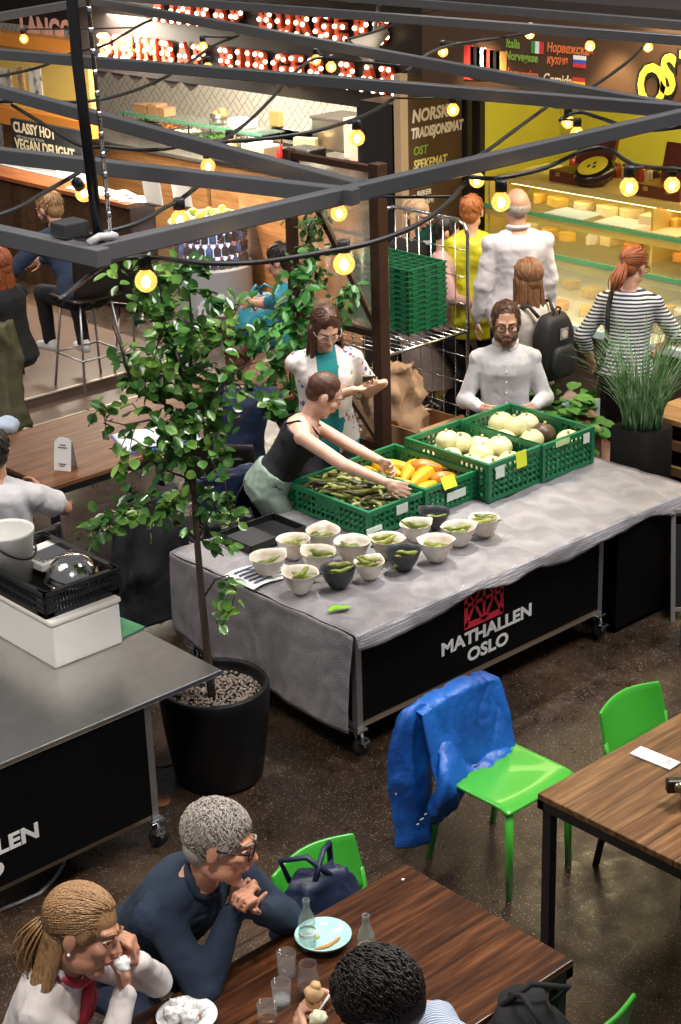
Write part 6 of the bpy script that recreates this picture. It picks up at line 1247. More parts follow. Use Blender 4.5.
def ik(a, c, l1, l2, pole):
    a, c = Vector(a), Vector(c); d = c-a; L = d.length
    if L > (l1+l2)*.995: c = a+d.normalized()*(l1+l2)*.995; d = c-a; L = d.length
    x = (l1*l1-l2*l2+L*L)/(2*L); h = math.sqrt(max(0, l1*l1-x*x)); u = d.normalized()
    p = Vector(pole); p = p-u*p.dot(u); p = p.normalized() if p.length > 1e-5 else basis(u)[0]
    return a+u*x+p*h, c
def hand(mb, w, d, n, side, curl=.35, spread=.12, s=1., thumb=.5, curls=None):
    """w wrist, d finger direction, n palm normal, side +1: thumb on the d x n side"""
    w = Vector(w); d = Vector(d).normalized(); n = Vector(n); n = (n-d*n.dot(d)).normalized(); t = d.cross(n)*side
    K = []
    for i, (o, l) in enumerate(((.030, .074), (.011, .080), (-.009, .076), (-.028, .068))):
        k = w+(d*l+t*o)*s; K.append(k)
        mb.cap(w+t*o*.55*s+d*.012*s, k, .0125*s, .0105*s, 8)
    mb.ell(w+d*.045*s, (.02*s,)*3)
    for i, (k, L) in enumerate(zip(K, (.95, 1.06, 1.0, .78))):
        c = (curls[i] if curls else curl); ang = 0; p = k; fd = (d+t*(spread*(1.2-i*.8))).normalized()
        for q, (l, r) in enumerate(((.043, .0092), (.027, .0084), (.021, .0074))):
            ang += c*(1.0 if q == 0 else 1.25)
            e = p+(fd*math.cos(ang)+n*math.sin(ang))*l*L*s
            mb.cap(p, e, r*s, (r-.0007)*s, 8); p = e
    b = w+(d*.018+t*.026+n*.008)*s; td = (d*.62+t*.62+n*thumb).normalized(); m = b+td*.042*s; mb.cap(b, m, .0135*s, .0105*s, 8)
    td2 = (d*.85+t*.15+n*(thumb+.15)).normalized(); e = m+td2*.03*s; mb.cap(m, e, .0102*s, .0092*s, 8); mb.cap(e, e+(td2+n*.2).normalized()*.022*s, .0092*s, .0078*s, 8)

def person(label, loc, yaw, hip=(0, 0, .92), neck=(0, .02, 1.45), head=(0, 0, 0), headoff=(0, .03, .0), twist=0., wr=None, wl=None, elr=(1, -.6, -.4), ell_=(-1, -.6, -.4), hr=None, hl=None,
           far=None, fal=None, s=1., build=1., skin=SK, top=None, bottom=None, shoes=None, hair=None, glasses=None, beard=None, vox=.009, handcurl=.4, kpr=(.15, 1, .1), kpl=(-.15, 1, .1), facial=True, group=None, dispn=.012, bust=0., headscale=1.05, cvox=None, tpr=.5, tpl=.5, spread=.12):
    root = thing('person', label, 'person', loc, yaw, group, s)
    hip, neck = Vector(hip), Vector(neck); sp = (neck-hip).normalized(); L = (neck-hip).length
    rv = rotz((1, 0, 0), twist); rv = (rv-sp*rv.dot(sp)).normalized(); fw = sp.cross(rv)
    rh = (Vector((1, 0, 0))-sp*sp.x).normalized(); fh = sp.cross(rh)
    def ringat(t, rx, ry, off=0., inf=0.):
        a = rh.lerp(rv, t).normalized(); b = sp.cross(a); c = hip+sp*(L*t)+b*off
        return [c+a*math.cos(q)*(rx*build+inf)*(1.0)+b*math.sin(q)*(ry*build+inf) for q in [2*PI*k/20 for k in range(20)]]
    T = [(-.16, .150, .095, -.01), (-.04, .170, .115, -.015), (.10, .162, .108, -.005), (.32, .132, .095, .0), (.52, .140, .10, .003), (.70, .160, .115, .006), (.82, .165, .108, .0), (.90, .150, .085, -.004), (.96, .100, .062, -.006), (1.0, .06, .055, 0)]
    body = MB(); body.rings([ringat(*r) for r in T])
    if bust: 
        for q in (-1, 1): body.ell(hip+sp*L*.70+rv*.07*q+fw*.075*build, (.06*bust, .05*bust, .06*bust))
    sh = {}; hw = .168*build
    for q in (1, -1): sh[q] = neck-sp*.082+rv*hw*q-fw*.005
    for q in (1, -1): body.cap(neck-sp*.030+rv*q*.045, sh[q], .038*build, .048*build, 12)
    # head frame: yaw (about up), pitch (down +), roll
    up0 = (Vector((0, 0, 1))*.75+sp*.25).normalized()
    hy, hp, hrl = head; f0 = rotz((0, 1, 0), hy+twist*.0); f0 = (f0-up0*f0.dot(up0)).normalized(); r0 = f0.cross(up0)
    R0 = Matrix((r0, f0, up0)).transposed(); Rh = R0 @ Matrix.Rotation(-hp, 3, 'X') @ Matrix.Rotation(hrl, 3, 'Y'); hs = headscale
    hc = neck+up0*.15+f0*headoff[1]+Vector((0, 0, 1))*headoff[2]+r0*headoff[0]
    def H(x, y, z): return hc+Rh @ Vector((x*hs, y*hs, z*hs))
    def he(mb, c, r): mb.ell(H(*c), tuple(q*hs for q in r), Rh)
    body.cap(neck-sp*.05, H(0, -.02, -.06), .062*build, .055, 14)
    he(body, (0, -.012, .03), (.076, .096, .09)); he(body, (0, .012, -.03), (.062, .078, .085)); he(body, (0, .052, -.095), (.030, .030, .024))
    for q in (-1, 1):
        he(body, (q*.034, .012, -.068), (.030, .052, .034)); he(body, (q*.034, .062, -.022), (.026, .024, .024)); he(body, (q*.080, -.008, -.005), (.010, .020, .032)); body.cap(H(q*.014, .085, .030), H(q*.045, .070, .028), .0095*hs, .009*hs, 8)
    body.cap(H(0, .086, .018), H(0, .108, -.022), .0085*hs, .0125*hs, 8); he(body, (0, .098, -.027), (.017, .012, .010)); he(body, (0, .082, -.055), (.026, .014, .016))
    # arms
    lu, lf = .285, .255; J = {}
    wr = wr or (.27, .05, .75); wl = wl or (-.27, .05, .75)
    for q, w, pol, hd in ((1, wr, elr, hr), (-1, wl, ell_, hl)):
        e, w = ik(sh[q], w, lu, lf, pol); J[q] = (e, w)
        body.cap(sh[q], e, .047*build, .040*build, 14); body.cap(e, w, .041*build, .027, 14)
        d = (w-e).normalized(); hd = hd or {}
        dd = Vector(hd.get('d', d)); nn = Vector(hd.get('n', (-q*.9, 0, -.2)))
        hand(body, w+d*.012, dd, nn, hd.get('side', -q), hd.get('curl', handcurl), hd.get('spread', spread), 1.04, hd.get('thumb', .4), hd.get('curls'))
    # legs
    K = {}
    far = far or (.11, .02, .08); fal = fal or (-.11, .02, .08)
    for q, f, kp in ((1, far, kpr), (-1, fal, kpl)):
        h0 = hip+rh*.09*q-sp*.02; k, f = ik(h0, f, .42, .42, kp); K[q] = (h0, k, f)
        body.cap(h0, k, .082*build, .054, 14); body.cap(k, f, .056, .036, 14); body.cap(f-Vector((0, 0, .03)), f+Vector((q*.02, .13, -.05)), .034, .026, 10)
    b = body.build('body', skin, root, True, remesh=vox, smooth_it=2)
    cv = cvox or max(vox*1.3, .009)
    # clothes
    if top:
        mb = MB(); inf = top.get('inf', .016)*.85; t0 = top.get('hem', -.08); t1 = top.get('neck', .975)
        rs = [r for r in T if t0 <= r[0] <= t1]
        def tr(t):
            for a, c in zip(T, T[1:]):
                if a[0] <= t <= c[0]: k = (t-a[0])/(c[0]-a[0]); return tuple(x+(y-x)*k for x, y in zip(a, c))
            return T[0]
        fl = top.get('flare', .012)
        full = [(t0,)+tuple(tr(max(t0, -.16))[1:])]+[r for r in rs if r[0] > t0+.03]+[(t1,)+tuple(tr(t1)[1:])]
        mb.rings([ringat(r[0], r[1], r[2], r[3], inf+max(0, (.45-r[0]))*fl*2) for r in full])
        if bust:
            for q in (-1, 1): mb.ell(hip+sp*L*.70+rv*.07*q+fw*.078*build, (.06*bust+inf, .05*bust+inf, .06*bust+inf))
        sl = top.get('sleeve', 'long'); wf = .012*(top.get('w', 1.)-1)*2
        if sl != 'tank':
            for q in (1, -1):
                e, w = J[q]; mb.cap(neck-sp*.030+rv*q*.045, sh[q]-sp*.004, .040*build+inf*.5, .053*build+inf*.6, 14)
                if sl != 'short': mb.ell(e, (.049*build+inf*.8,)*3)
                pass
                if sl == 'short': e2 = sh[q].lerp(e, .62); mb.cap(sh[q]-rv*q*.02, e2, (.054*build+inf*.7), (.048*build+inf*.7+wf), 14)
                else:
                    mb.cap(sh[q]-rv*q*.02, e, .054*build+inf*.7, .044*build+inf*.6+wf, 14); ew = e.lerp(w, .97 if sl == 'long' else .35)
                    mb.cap(e, ew, .045*build+inf*.55+wf, (.029 if sl == 'long' else .040)+inf*.6+wf*.5, 14, sx=1.05)
        c = mb.build(top.get('name', 'shirt'), top['mat'], root, True, remesh=cv, smooth_it=3, disp=(top.get('fold', dispn), .10))
        if top.get('straps'):
            mb = MB()
            for q in (-1, 1):
                pts = [hip+sp*L*.80+rv*.085*q+fw*(.118*build), hip+sp*L*.90+rv*.09*q+fw*.088, hip+sp*L*.955+rv*.092*q+fw*.02, hip+sp*L*.93+rv*.09*q-fw*.06, hip+sp*L*.80+rv*.07*q-fw*.118]
                mb.tube(pts, .006)
            mb.build('strap', top['mat'], root, True)
        if top.get('collar'):
            mb = MB(); cen = neck+sp*.005
            pts = [cen+(rv*math.cos(a)*.072+fw*(math.sin(a)*.066))+sp*(.028 if math.sin(a) < 0 else .01-.035*math.sin(a)) for a in [math.radians(90+14+ (332)*k/16) for k in range(17)]]
            mb.tube(pts, [.013]*17, 6); mb.build('collar', top['collar'], root, True)
        if top.get('placket'):
            mb = MB()
            for k in range(6):
                p = hip+sp*L*(.88-.13*k); mb.cap(p+fw*(.112*build+inf+ .006), p+fw*(.114*build+inf+.008), .006, .006, 8)
            mb.build('button', top['placket'], root, True)
    if bottom:
        mb = MB(); inf = bottom.get('inf', .014)
        lo = bottom.get('waist', .14)
        mb.rings([ringat(t, rx, ry, o, inf) for t, rx, ry, o in [(-.16, .145, .095, -.01), (-.04, .170, .115, -.015), (lo, .150, .104, -.004)]])
        if bottom['kind'] == 'skirt':
            rr = []
            for k in range(7):
                t = k/6; rr.append([hip.lerp((K[1][1]+K[-1][1])/2, t*bottom.get('len', 1.))+Vector((math.cos(a)*(.18+.06*t)*build, math.sin(a)*(.125+.06*t), 0)) for a in [2*PI*j/20 for j in range(20)]])
            mb.rings(rr[::-1])
        else:
            for q in (1, -1):
                h0, k, f = K[q]; w_ = bottom.get('w', 1.)
                mb.cap(h0, k, .084*build+inf, .056+inf*w_, 14)
                if bottom['kind'] == 'trousers': mb.cap(k, k.lerp(f, bottom.get('len', .95)), .058+inf*w_, .042+inf*w_, 14)
        mb.build(bottom.get('name', 'trousers'), bottom['mat'], root, True, remesh=cv, smooth_it=3, disp=(bottom.get('fold', .014), .09))
    if shoes:
        for q in (1, -1):
            f = K[q][2]; mb = MB(); mb.cap(f+Vector((0, -.03, -.025)), f+Vector((q*.02, .14, -.045)), .050, .038, 12); mb.cap(f+Vector((0, -.02, -.0)), f+Vector((0, 0, .03)), .046, .046, 12)
            so = mb.build('shoe', shoes, root, True, remesh=.009, smooth_it=2)
    # face parts
    if facial:
        for q in (-1, 1):
            mb = MB(); he(mb, (q*.0315, .0755, .006), (.0115, .0100, .0055)); ey = mb.build('eye', EYEW, root, True)
            mb = MB(); he(mb, (q*.0315, .0845, .005), (.0058, .003, .0058)); mb.build('iris', IRIS, ey, True)
            mb = MB(); mb.tube([H(q*.013, .098, .027), H(q*.03, .0955, .034), H(q*.048, .080, .029)], [.0035, .0048, .0022], 6); mb.build('eyebrow', (hair or {}).get('mat', H_BROWN), root, True)
            mb = MB(); mb.tube([H(q*.018, .0885, .010), H(q*.031, .0905, .0155), H(q*.045, .080, .010)], [.002, .003, .002], 6); mb.build('upper_lid', skin, root, True)
        mb = MB(); mb.tube([H(-.024, .088, -.054), H(-.010, .0965, -.050), H(0, .097, -.0515), H(.010, .0965, -.050), H(.024, .088, -.054)], [.002, .0048, .004, .0048, .002], 6)
        mb.tube([H(-.022, .088, -.056), H(0, .0965, -.060), H(.022, .088, -.056)], [.002, .0062, .002], 6); mb.build('lips', LIP, root, True)
    if beard:
        mb = MB(); he(mb, (0, .052, -.097), (.036, .035, .030))
        for q in (-1, 1): he(mb, (q*.040, .020, -.072), (.029, .050, .032)); he(mb, (q*.064, -.002, -.030), (.016, .020, .035))
        mb.tube([H(-.030, .085, -.062), H(-.018, .098, -.044), H(0, .103, -.041), H(.018, .098, -.044), H(.030, .085, -.062)], .0065*hs, 6)
        mb.build('beard', beard, root, True, remesh=.006, smooth_it=2)
    if glasses:
        g = glasses; mb = MB()
        for q in (-1, 1):
            c = (q*.034, .103, .004); pts = [H(c[0]+.0265*math.copysign(abs(math.cos(a))**.7, math.cos(a)), c[1]-.35*abs(c[0]+.0265*math.cos(a))*.35, c[2]+.0195*math.copysign(abs(math.sin(a))**.7, math.sin(a))) for a in [2*PI*k/16 for k in range(17)]]
            mb.tube(pts, g.get('r', .0026), 6); mb.tube([H(q*.060, .096, .010), H(q*.078, .060, .012), H(q*.084, .0, .010)], g.get('r', .0026), 6)
        mb.tube([H(-.009, .104, .008), H(0, .108, .010), H(.009, .104, .008)], .0022, 6)
        mb.build('glasses', g['mat'], root, True)
    if hair:
        st = hair['style']; hm = hair['mat']; rnd = random.Random(hair.get('seed', 3)); th = hair.get('th', 1.)
        c0 = (0, -.020, .038); r0_ = (.083*th, .100*th, .092*th)
        if st == 'buzz': r0_ = (.079, .0965, .0885)
        mb = MB(); he(mb, c0, r0_)
        if st not in ('buzz',): he(mb, (0, -.055, -.02), (.066*th, .055*th, .062))
        else: he(mb, (0, -.05, -.01), (.064, .055, .055))
        for q in (-1, 1): he(mb, (q*.072, .012, .02), (.012, .028, .034))
        if hair.get('nape'): mb.cap(H(0, -.075, -.02), H(.01, -.090, -.17), .050, .034, 14); mb.cap(H(.045, -.05, -.03), H(.050, -.055, -.19), .030, .018, 10)
        if st == 'bald':
            mb = MB(); he(mb, (0, -.055, -.005), (.072, .058, .05)); 
            for q in (-1, 1): he(mb, (q*.070, -.015, .018), (.013, .045, .026))
        if st == 'long':
            ln = hair.get('len', .26)
            rs = []
            for k in range(6):
                t = k/5; c = H(0, -.050-.02*t, .02-.03*t)+Vector((0, 0, -ln*t*hs)); rs.append([c+Rh @ Vector((math.cos(a)*(.085-.018*t), math.sin(a)*(.048-.012*t), 0)) for a in [2*PI*j/16 for j in range(16)]])
            mb.rings(rs[::-1])
            for q in (-1, 1):
                f = hair.get('front', (1, 1)); 
                if (q == 1 and f[0]) or (q == -1 and f[1]): mb.cap(H(q*.074, .015, .0), H(q*.083, .02, -.05)+Vector((0, 0, -ln*.55)), .026, .018, 10)
        mbase = mb.build('hair', hm, root, True, remesh=.007, smooth_it=2)
        N = hair.get('locks', 0)*(3 if hair.get('fine') else 1)
        if N:
            ml = MB(); tie = Vector((0, -.9, hair.get('tiez', -.15))).normalized()
            def P(d, k=1.): return H(c0[0]+d.x*r0_[0]*k, c0[1]+d.y*r0_[1]*k, c0[2]+d.z*r0_[2]*k)
            for i in range(N):
                while True:
                    d = Vector((rnd.uniform(-1, 1), rnd.uniform(-1, 1), rnd.uniform(-.5, 1)))
                    if .2 < d.length < 1: d.normalize()
                    else: continue
                    if d.y > .72 and d.z < .5: continue
                    if (st == 'long' or hair.get('clear')) and d.y > .35 and d.z < .75: continue
                    if d.z < -.1 and d.y > -.2: continue
                    break
                if st == 'tied': e = tie
                elif st == 'long': e = (d*.5+Vector((d.x*.6, -.5, -1))).normalized()
                else:
                    jt = hair.get('jit', .25); g = Vector((rnd.gauss(0, jt), hair.get('fw', .35)+rnd.gauss(0, jt), -.1)); e = (d+g*.8+Vector((0, 0, -.25))).normalized()
                n_ = 6; pts = []; lift = hair.get('lift', .02)
                for k in range(n_): t = k/(n_-1)*(.95 if st == 'tied' else 1.); q_ = d.lerp(e, t).normalized(); pts.append(P(q_, 1.01+lift*math.sin(PI*min(1, t*1.2))*rnd.uniform(.4, 1.2)))
                r = hair.get('lr', .0045); ml.tube(pts, [r*.6, r, r, r, r*.8, r*.25], 4)
            if st == 'tied':
                tp = H(0, -.115, .02-.02); tl = hair.get('tail', .26); tdv = Vector(hair.get('taild', (0, -.35, -1))).normalized()
                for i in range(140 if hair.get('fine') else 46):
                    o = Vector((rnd.gauss(0, .011), rnd.gauss(0, .009), rnd.gauss(0, .005))); pts = []
                    for k in range(7): t = k/6; pts.append(tp+o*(1+1.4*math.sin(PI*t))+tdv*tl*t*rnd.uniform(.95, 1.03)+Vector((0, -.035*math.sin(PI*t), 0)))
                    k_ = .5 if hair.get('fine') else 1; ml.tube(pts, [x*k_ for x in (.006, .0065, .0065, .006, .005, .004, .001)], 4)
            if st == 'long':
                ln = hair.get('len', .26)
                for i in range(N//2):
                    a = rnd.uniform(PI*.95, PI*2.05); st_ = H(math.cos(a)*.082, -.03+math.sin(a)*.062, .0); pts = [st_+Vector((rnd.gauss(0, .003), rnd.gauss(0, .003), 0))+Vector((math.cos(a)*.006, math.sin(a)*.004, 0))*k+Vector((0, 0, -ln*1.05*k/6*rnd.uniform(.9, 1.05))) for k in range(7)]
                    ml.tube(pts, [.005, .006, .006, .006, .005, .004, .0015], 5)
            if st == 'bun': pass
            ml.build('hair_lock', hm, mbase, True)
        if st == 'bun' or hair.get('bun'):
            mb = MB(); mb.ell(H(0, -.115, .06), (.045, .04, .04)); mb.build('hair_bun', hm, mbase, True)
        if st == 'tied':
            mb = MB(); tp = H(0, -.113, .0); mb.cap(tp-Vector((.0, 0, 0)), tp+Vector((0, -.012, -.014)), .022, .022, 10); mb.build('hair_tie', M('hair_tie', (.02, .02, .03), .7), mbase, True)
    root['_h'] = [round(x, 3) for x in hc]
    info = dict(root=root, H=H, neck=neck, sp=sp, rv=rv, fw=fw, hip=hip, L=L, J=J, K=K, sh=sh, hc=hc, Rh=Rh)
    del root['_h']
    return info
# ------------------------------------------------------------ people placement
def P_at(label, head_w, yaw, hipz=.90, lean=0., s=.97, side=0., hip_y=0., wr_w=None, wl_w=None, headoff=(0, .03, 0), **kw):
    """put the head centre at the world point head_w; wrists may be world points"""
    head_w = Vector(head_w); nz = head_w.z/s-.15-headoff[2]; nz -= 0
    hx, hy = side+headoff[0], lean+headoff[1]
    off = rotz((hx*s, hy*s, 0), yaw); loc = Vector((head_w.x-off.x, head_w.y-off.y, 0))
    w2l = lambda p: tuple(rotz((Vector(p)-loc)/s, -yaw))
    if wr_w: kw['wr'] = w2l(wr_w)
    if wl_w: kw['wl'] = w2l(wl_w)
    return person(label, loc, yaw, hip=(0, hip_y, hipz), neck=(side, lean, nz), s=s, headoff=headoff, **kw)
WHT = fabric('white_cotton', (.66, .64, .66), .05); BLKT = fabric('black_knit', (.008, .008, .010), .2); NAVY = fabric('navy_cotton', (.018, .030, .085), .15); DARKTROU = fabric('dark_trousers', (.012, .012, .018), .2); SAGE = fabric('sage_linen', (.24, .31, .26), .12, .9, .6, 60); DENIM = fabric('dark_denim', (.02, .03, .06), .2)
SHOE = M('white_sneaker', (.72, .72, .72), .5); SHOED = M('dark_shoe', (.02, .018, .016), .4); GLM = M('black_glasses', (.012, .010, .010), .25); GLW = M('pale_glasses', (.55, .45, .42), .3)

# woman reaching into the bean crate
hw = at(322, 392, 1.32)
p = P_at('woman in a black strap top and sage trousers bending to reach into the bean crate', (5.93, 6.76, 1.315), face(-88), hipz=.80, lean=.30, hip_y=.04, s=.98, headoff=(0, .055, -.015), head=(.10, .42, 0), twist=-.12, wr_w=at(398, 489, .90), wl_w=at(412, 478, .91), elr=(1, -.2, -.9), ell_=(-1, .2, -.8), vox=.007,
     build=1.0, skin=SK_PALE, top=dict(mat=BLKT, sleeve='tank', hem=.12, neck=.80, inf=.010, straps=True, name='strap_top', fold=.006), bottom=dict(kind='trousers', mat=SAGE, w=2.2, waist=.24, inf=.020, fold=.022), shoes=SHOED, hair=dict(style='buzz', mat=H_BROWN), bust=.8, kpr=(-.1, 1, 0), hr=dict(curl=.5), hl=dict(curl=.5))
# woman in floral shirt looking at her phone
def floral():
    n = NT('floral_shirt', .8); v = n.map(); s = n.sep(); vo = n.n('ShaderNodeTexVoronoi'); vo.inputs['Scale'].default_value = 26; n.l(v, vo.inputs['Vector']); col = n.n('ShaderNodeSeparateColor'); n.l(vo.outputs['Color'], col.inputs[0])
    big = n.noise(v, 7, 2); clump = n.math('GREATER_THAN', big, .50); dot = n.math('MULTIPLY', n.math('LESS_THAN', vo.outputs['Distance'], .36), clump)
    fc_ = n.ramp(col.outputs[0], [(.3, (.62, .03, .16)), (.31, (.10, .30, .25)), (.55, (.06, .12, .32)), (.8, (.75, .22, .35))], 'CONSTANT')
    c = n.mix(dot, (.74, .69, .66), fc_); ax = n.math('ABSOLUTE', n.math('ADD', s[0], .0)); mid_ = n.math('MULTIPLY', n.math('LESS_THAN', ax, .062), n.math('GREATER_THAN', s[1], .0)); low = n.math('MULTIPLY', n.math('LESS_THAN', s[2], 1.02), n.math('GREATER_THAN', n.noise(v, 3, 1), .42))
    c = n.mix(n.math('MAXIMUM', mid_, low), c, (.010, .26, .27)); n.color(c); n.bump(n.noise(v, 12, 4), .5, .012); return n.m
FL = floral()
p = P_at('long-haired woman in a white and teal floral shirt looking at her phone', (6.33, 7.16, 1.53), face(-172), lean=.03, s=.97, headoff=(0, .05, -.01), head=(.12, .50, 0), wr_w=at(354, 390, 1.19), wl_w=at(384, 383, 1.19), hipz=.86, vox=.008, skin=SK_PALE, build=1.04, elr=(.3, -.6, -1), ell_=(-.3, -.6, -1),
     top=dict(mat=FL, sleeve='short', w=1.5, hem=-.12, inf=.026, fold=.014), bottom=dict(kind='trousers', mat=DARKTROU), shoes=SHOED, hair=dict(style='long', mat=H_BROWN, len=.24, locks=220, lr=.0035, front=(1, 0)), glasses=dict(mat=GLW, r=.002), bust=1., hr=dict(d=(-.8, .5, .1), n=(0, -.2, 1), curl=.5), hl=dict(d=(.9, .3, .05), n=(0, -.4, .9), curl=.7))
q = at(369, 379, 1.24); mb = MB(); mb.box((0, 0, 0), (.075, .14, .010), R=Matrix.Rotation(face(180), 3, 'Z') @ Matrix.Rotation(.5, 3, 'X')); o = mb.build('smartphone', BLK, bevel=.004); o.location = q; tag(o, 'dark smartphone held by the woman in the floral shirt', 'phone')
# bearded man behind the crates
p = P_at('bearded man with glasses in a pale shirt sitting behind the squash crates', (7.62, 6.93, 1.325), face(178), hipz=.66, lean=.02, s=.99, headscale=1.10, head=(.0, .10, 0), wr=(.17, .26, .86), wl=(-.17, .26, .86), elr=(.5, -1, -.6), ell_=(-.5, -1, -.6), vox=.0065, skin=SK, beard=hair_mat('beard_hair', (.05, .02, .01), (.15, .07, .03)),
     top=dict(mat=WHT, sleeve='long', hem=-.1, inf=.02, collar=WHT, placket=M('shirt_button', (.8, .8, .8), .4)), bottom=dict(kind='trousers', mat=DENIM), shoes=SHOED, hair=dict(style='short', mat=H_BROWN, locks=200, lr=.0032, th=.98, clear=True), glasses=dict(mat=GLM, r=.0032), far=(.14, .40, .08), fal=(-.14, .40, .08))
# seated person in navy T-shirt behind the tree
STRIPE = NT('blue_white_striped_skirt', .8); _s = STRIPE.sep(); STRIPE.color(STRIPE.mix(STRIPE.math('LESS_THAN', STRIPE.math('FRACT', STRIPE.math('MULTIPLY', _s[0], 60)), .5), (.04, .05, .14), (.48, .50, .60)))
p = P_at('seated person in a navy T-shirt with back turned, half hidden by the tree', (6.20, 7.80, 1.24), face(-20), hipz=.52, lean=.06, s=.97, head=(.1, .3, 0), wr_w=(6.85, 8.2, .82), wl_w=(6.6, 8.42, .82), vox=.009, build=1.08, top=dict(mat=NAVY, sleeve='short', w=1.4, hem=-.04, inf=.022), bottom=dict(kind='trousers', mat=STRIPE.m, waist=.1), shoes=SHOED, hair=dict(style='short', mat=H_BROWN, locks=60), far=(.14, .46, .08), fal=(-.14, .46, .08))
simple_chair('dark chair under the person in the navy T-shirt', (p['root'].location.x, p['root'].location.y, 0), face(-20), DKCH)
# person with the teal rucksack behind the plants
TEAL = fabric('teal_nylon', (.02, .22, .32), .2, .45)
p = P_at('person in a teal T-shirt leaning behind the climbing plants, only the forearm showing', (7.55, 8.98, 1.40), face(70), hipz=.85, lean=.1, s=.97, head=(0, .2, 0), wl_w=at(252, 303, 1.02), wr_w=at(262, 300, 1.0), vox=.009, top=dict(mat=TEAL, sleeve='short', inf=.02), bottom=dict(kind='trousers', mat=DARKTROU), shoes=SHOED, hair=dict(style='short', mat=H_DARK, locks=40))
q = at(262, 345, .55); tb = bag('teal_rucksack', 'teal and grey rucksack hanging beside the climbing plants', (q.x, q.y, .52), face(20), TEAL, .34, .22, .42, 8)
q = at(240, 330, .7); 
# customers at the cheese counter
LSH = fabric('pale_lilac_shirt', (.66, .63, .70), .06); YJ = fabric('yellow_rain_jacket', (.62, .60, .02), .18, .5, .6, 12)
p = P_at('tall balding man in a pale lilac shirt with back turned at the cheese counter', at(517, 207, 1.72), face(8), hipz=.95, s=1.03, head=(.05, .05, 0), wl=(-.27, .06, .89), wr=(.26, .12, .90), elr=(.3, -1, 0), ell_=(-.3, -1, 0), vox=.009, skin=SK, build=1.10, top=dict(mat=LSH, sleeve='long', hem=-.12, inf=.024, w=1.3, fold=.02, collar=LSH), bottom=dict(kind='trousers', mat=DARKTROU), shoes=SHOED, hair=dict(style='bald', mat=H_GREY, locks=0), facial=False)
p = P_at('ginger-haired person in a bright yellow jacket at the left end of the cheese counter', at(471, 212, 1.56), face(-8), hipz=.86, s=.95, head=(-.2, .15, 0), wl=(-.20, .2, .95), wr=(.2, .25, .95), vox=.009, build=1.05, top=dict(mat=YJ, sleeve='long', hem=-.30+.02, inf=.035, w=1.5, fold=.03, flare=.03), bottom=dict(kind='trousers', mat=DARKTROU), shoes=SHOED, hair=dict(style='short', mat=H_GINGER, locks=60, th=1.03), facial=False)
TS = fabric('off_white_tshirt', (.66, .60, .54), .07)
pb_ = P_at('woman with long light-brown hair and black backpack looking at the cheeses', (8.04, 7.14, 1.49), face(42), hipz=.85, s=.95, head=(-.2, .20, 0), wl=(-.16, .25, .9), wr=(.25, .16, .82), vox=.009, top=dict(mat=TS, sleeve='short', w=1.4, hem=-.10, inf=.02), bottom=dict(kind='trousers', mat=DARKTROU), shoes=SHOED, hair=dict(style='long', mat=hair_mat('light_brown_hair', (.10, .035, .015), (.42, .21, .10)), len=.26, locks=160, lr=.006, th=1.04), facial=False)
def backpack(label, p, m_):
    rt_ = p['root']; s_ = rt_.scale[0]; c = p['hip']+p['sp']*p['L']*.50-p['fw']*.215; w = rotz(c*s_, rt_.rotation_euler.z)+Vector(rt_.location); t = thing('backpack', label, 'backpack', (w.x, w.y, w.z-.20), rt_.rotation_euler.z)
    mb = MB(); n = 32; rs = []
    for k in range(12):
        q = k/11; f = (math.sin(PI*(.07+.86*q)))**.35; rs.append([Vector((.15*f*math.copysign(abs(math.cos(a))**.55, math.cos(a)), .085*f*math.copysign(abs(math.sin(a))**.6, math.sin(a)), .42*q)) for a in [2*PI*j/n for j in range(n)]])
    mb.rings(rs); mb.build('pack_body', m_, t, True, disp=(.012, .08)); mb = MB(); n = 24; rs = []
    for k in range(8):
        q = k/7; f = (math.sin(PI*(.1+.8*q)))**.4; rs.append([Vector((.115*f*math.copysign(abs(math.cos(a))**.55, math.cos(a)), -.085+.04*f*math.copysign(abs(math.sin(a))**.6, math.sin(a)), .03+.20*q)) for a in [2*PI*j/n for j in range(n)]])
    mb.rings(rs); mb.build('front_pocket', m_, t, True)
    mb = MB(); mb.lathe([(.001, 0), (.026, 0), (.026, .004), (.001, .004)], n=24); o = mb.build('round_badge', M('badge_cream', (.75, .62, .52), .5), t); o.rotation_euler = (PI/2, 0, 0); o.location = (0, -.092, .31)
    mb = MB(); mb.box((0, -.090, .31), (.075, .005, .075)); mb.build('badge_patch', M('badge_grey', (.28, .26, .25), .6), t, bevel=.002)
    for q in (-1, 1): mb = MB(); mb.tube([(q*.07, .06, .40), (q*.10, .12, .47), (q*.125, .22, .44), (q*.13, .30, .33), (q*.13, .28, .18), (q*.12, .10, .06)], .013, 8); mb.build('shoulder_strap', m_, t, True)
    for q in (-1, 1): mb = MB(); mb.tube([(q*.03, -.02, .41), (q*.028, -.03, .46), (0, -.03, .475), (-q*.0, -.03, .475)], .006, 6); mb.build('carry_handle', m_, t, True)
    return t
backpack('black square backpack with round badge worn by the long-haired woman', pb_, M('black_pack_fabric', (.016, .016, .019), .55, 0, .2, 20, .3, 300))
BRET = NT('navy_white_breton', .8); _s = BRET.sep(); _z = BRET.math('ADD', _s[2], BRET.math('MULTIPLY', BRET.noise(BRET.map(), 4, 2), .02)); BRET.color(BRET.mix(BRET.math('LESS_THAN', BRET.math('FRACT', BRET.math('MULTIPLY', _z, 42)), .5), (.70, .68, .68), (.02, .025, .06)))
GREYSK = fabric('dark_patterned_skirt', (.05, .042, .050), .5, .8)
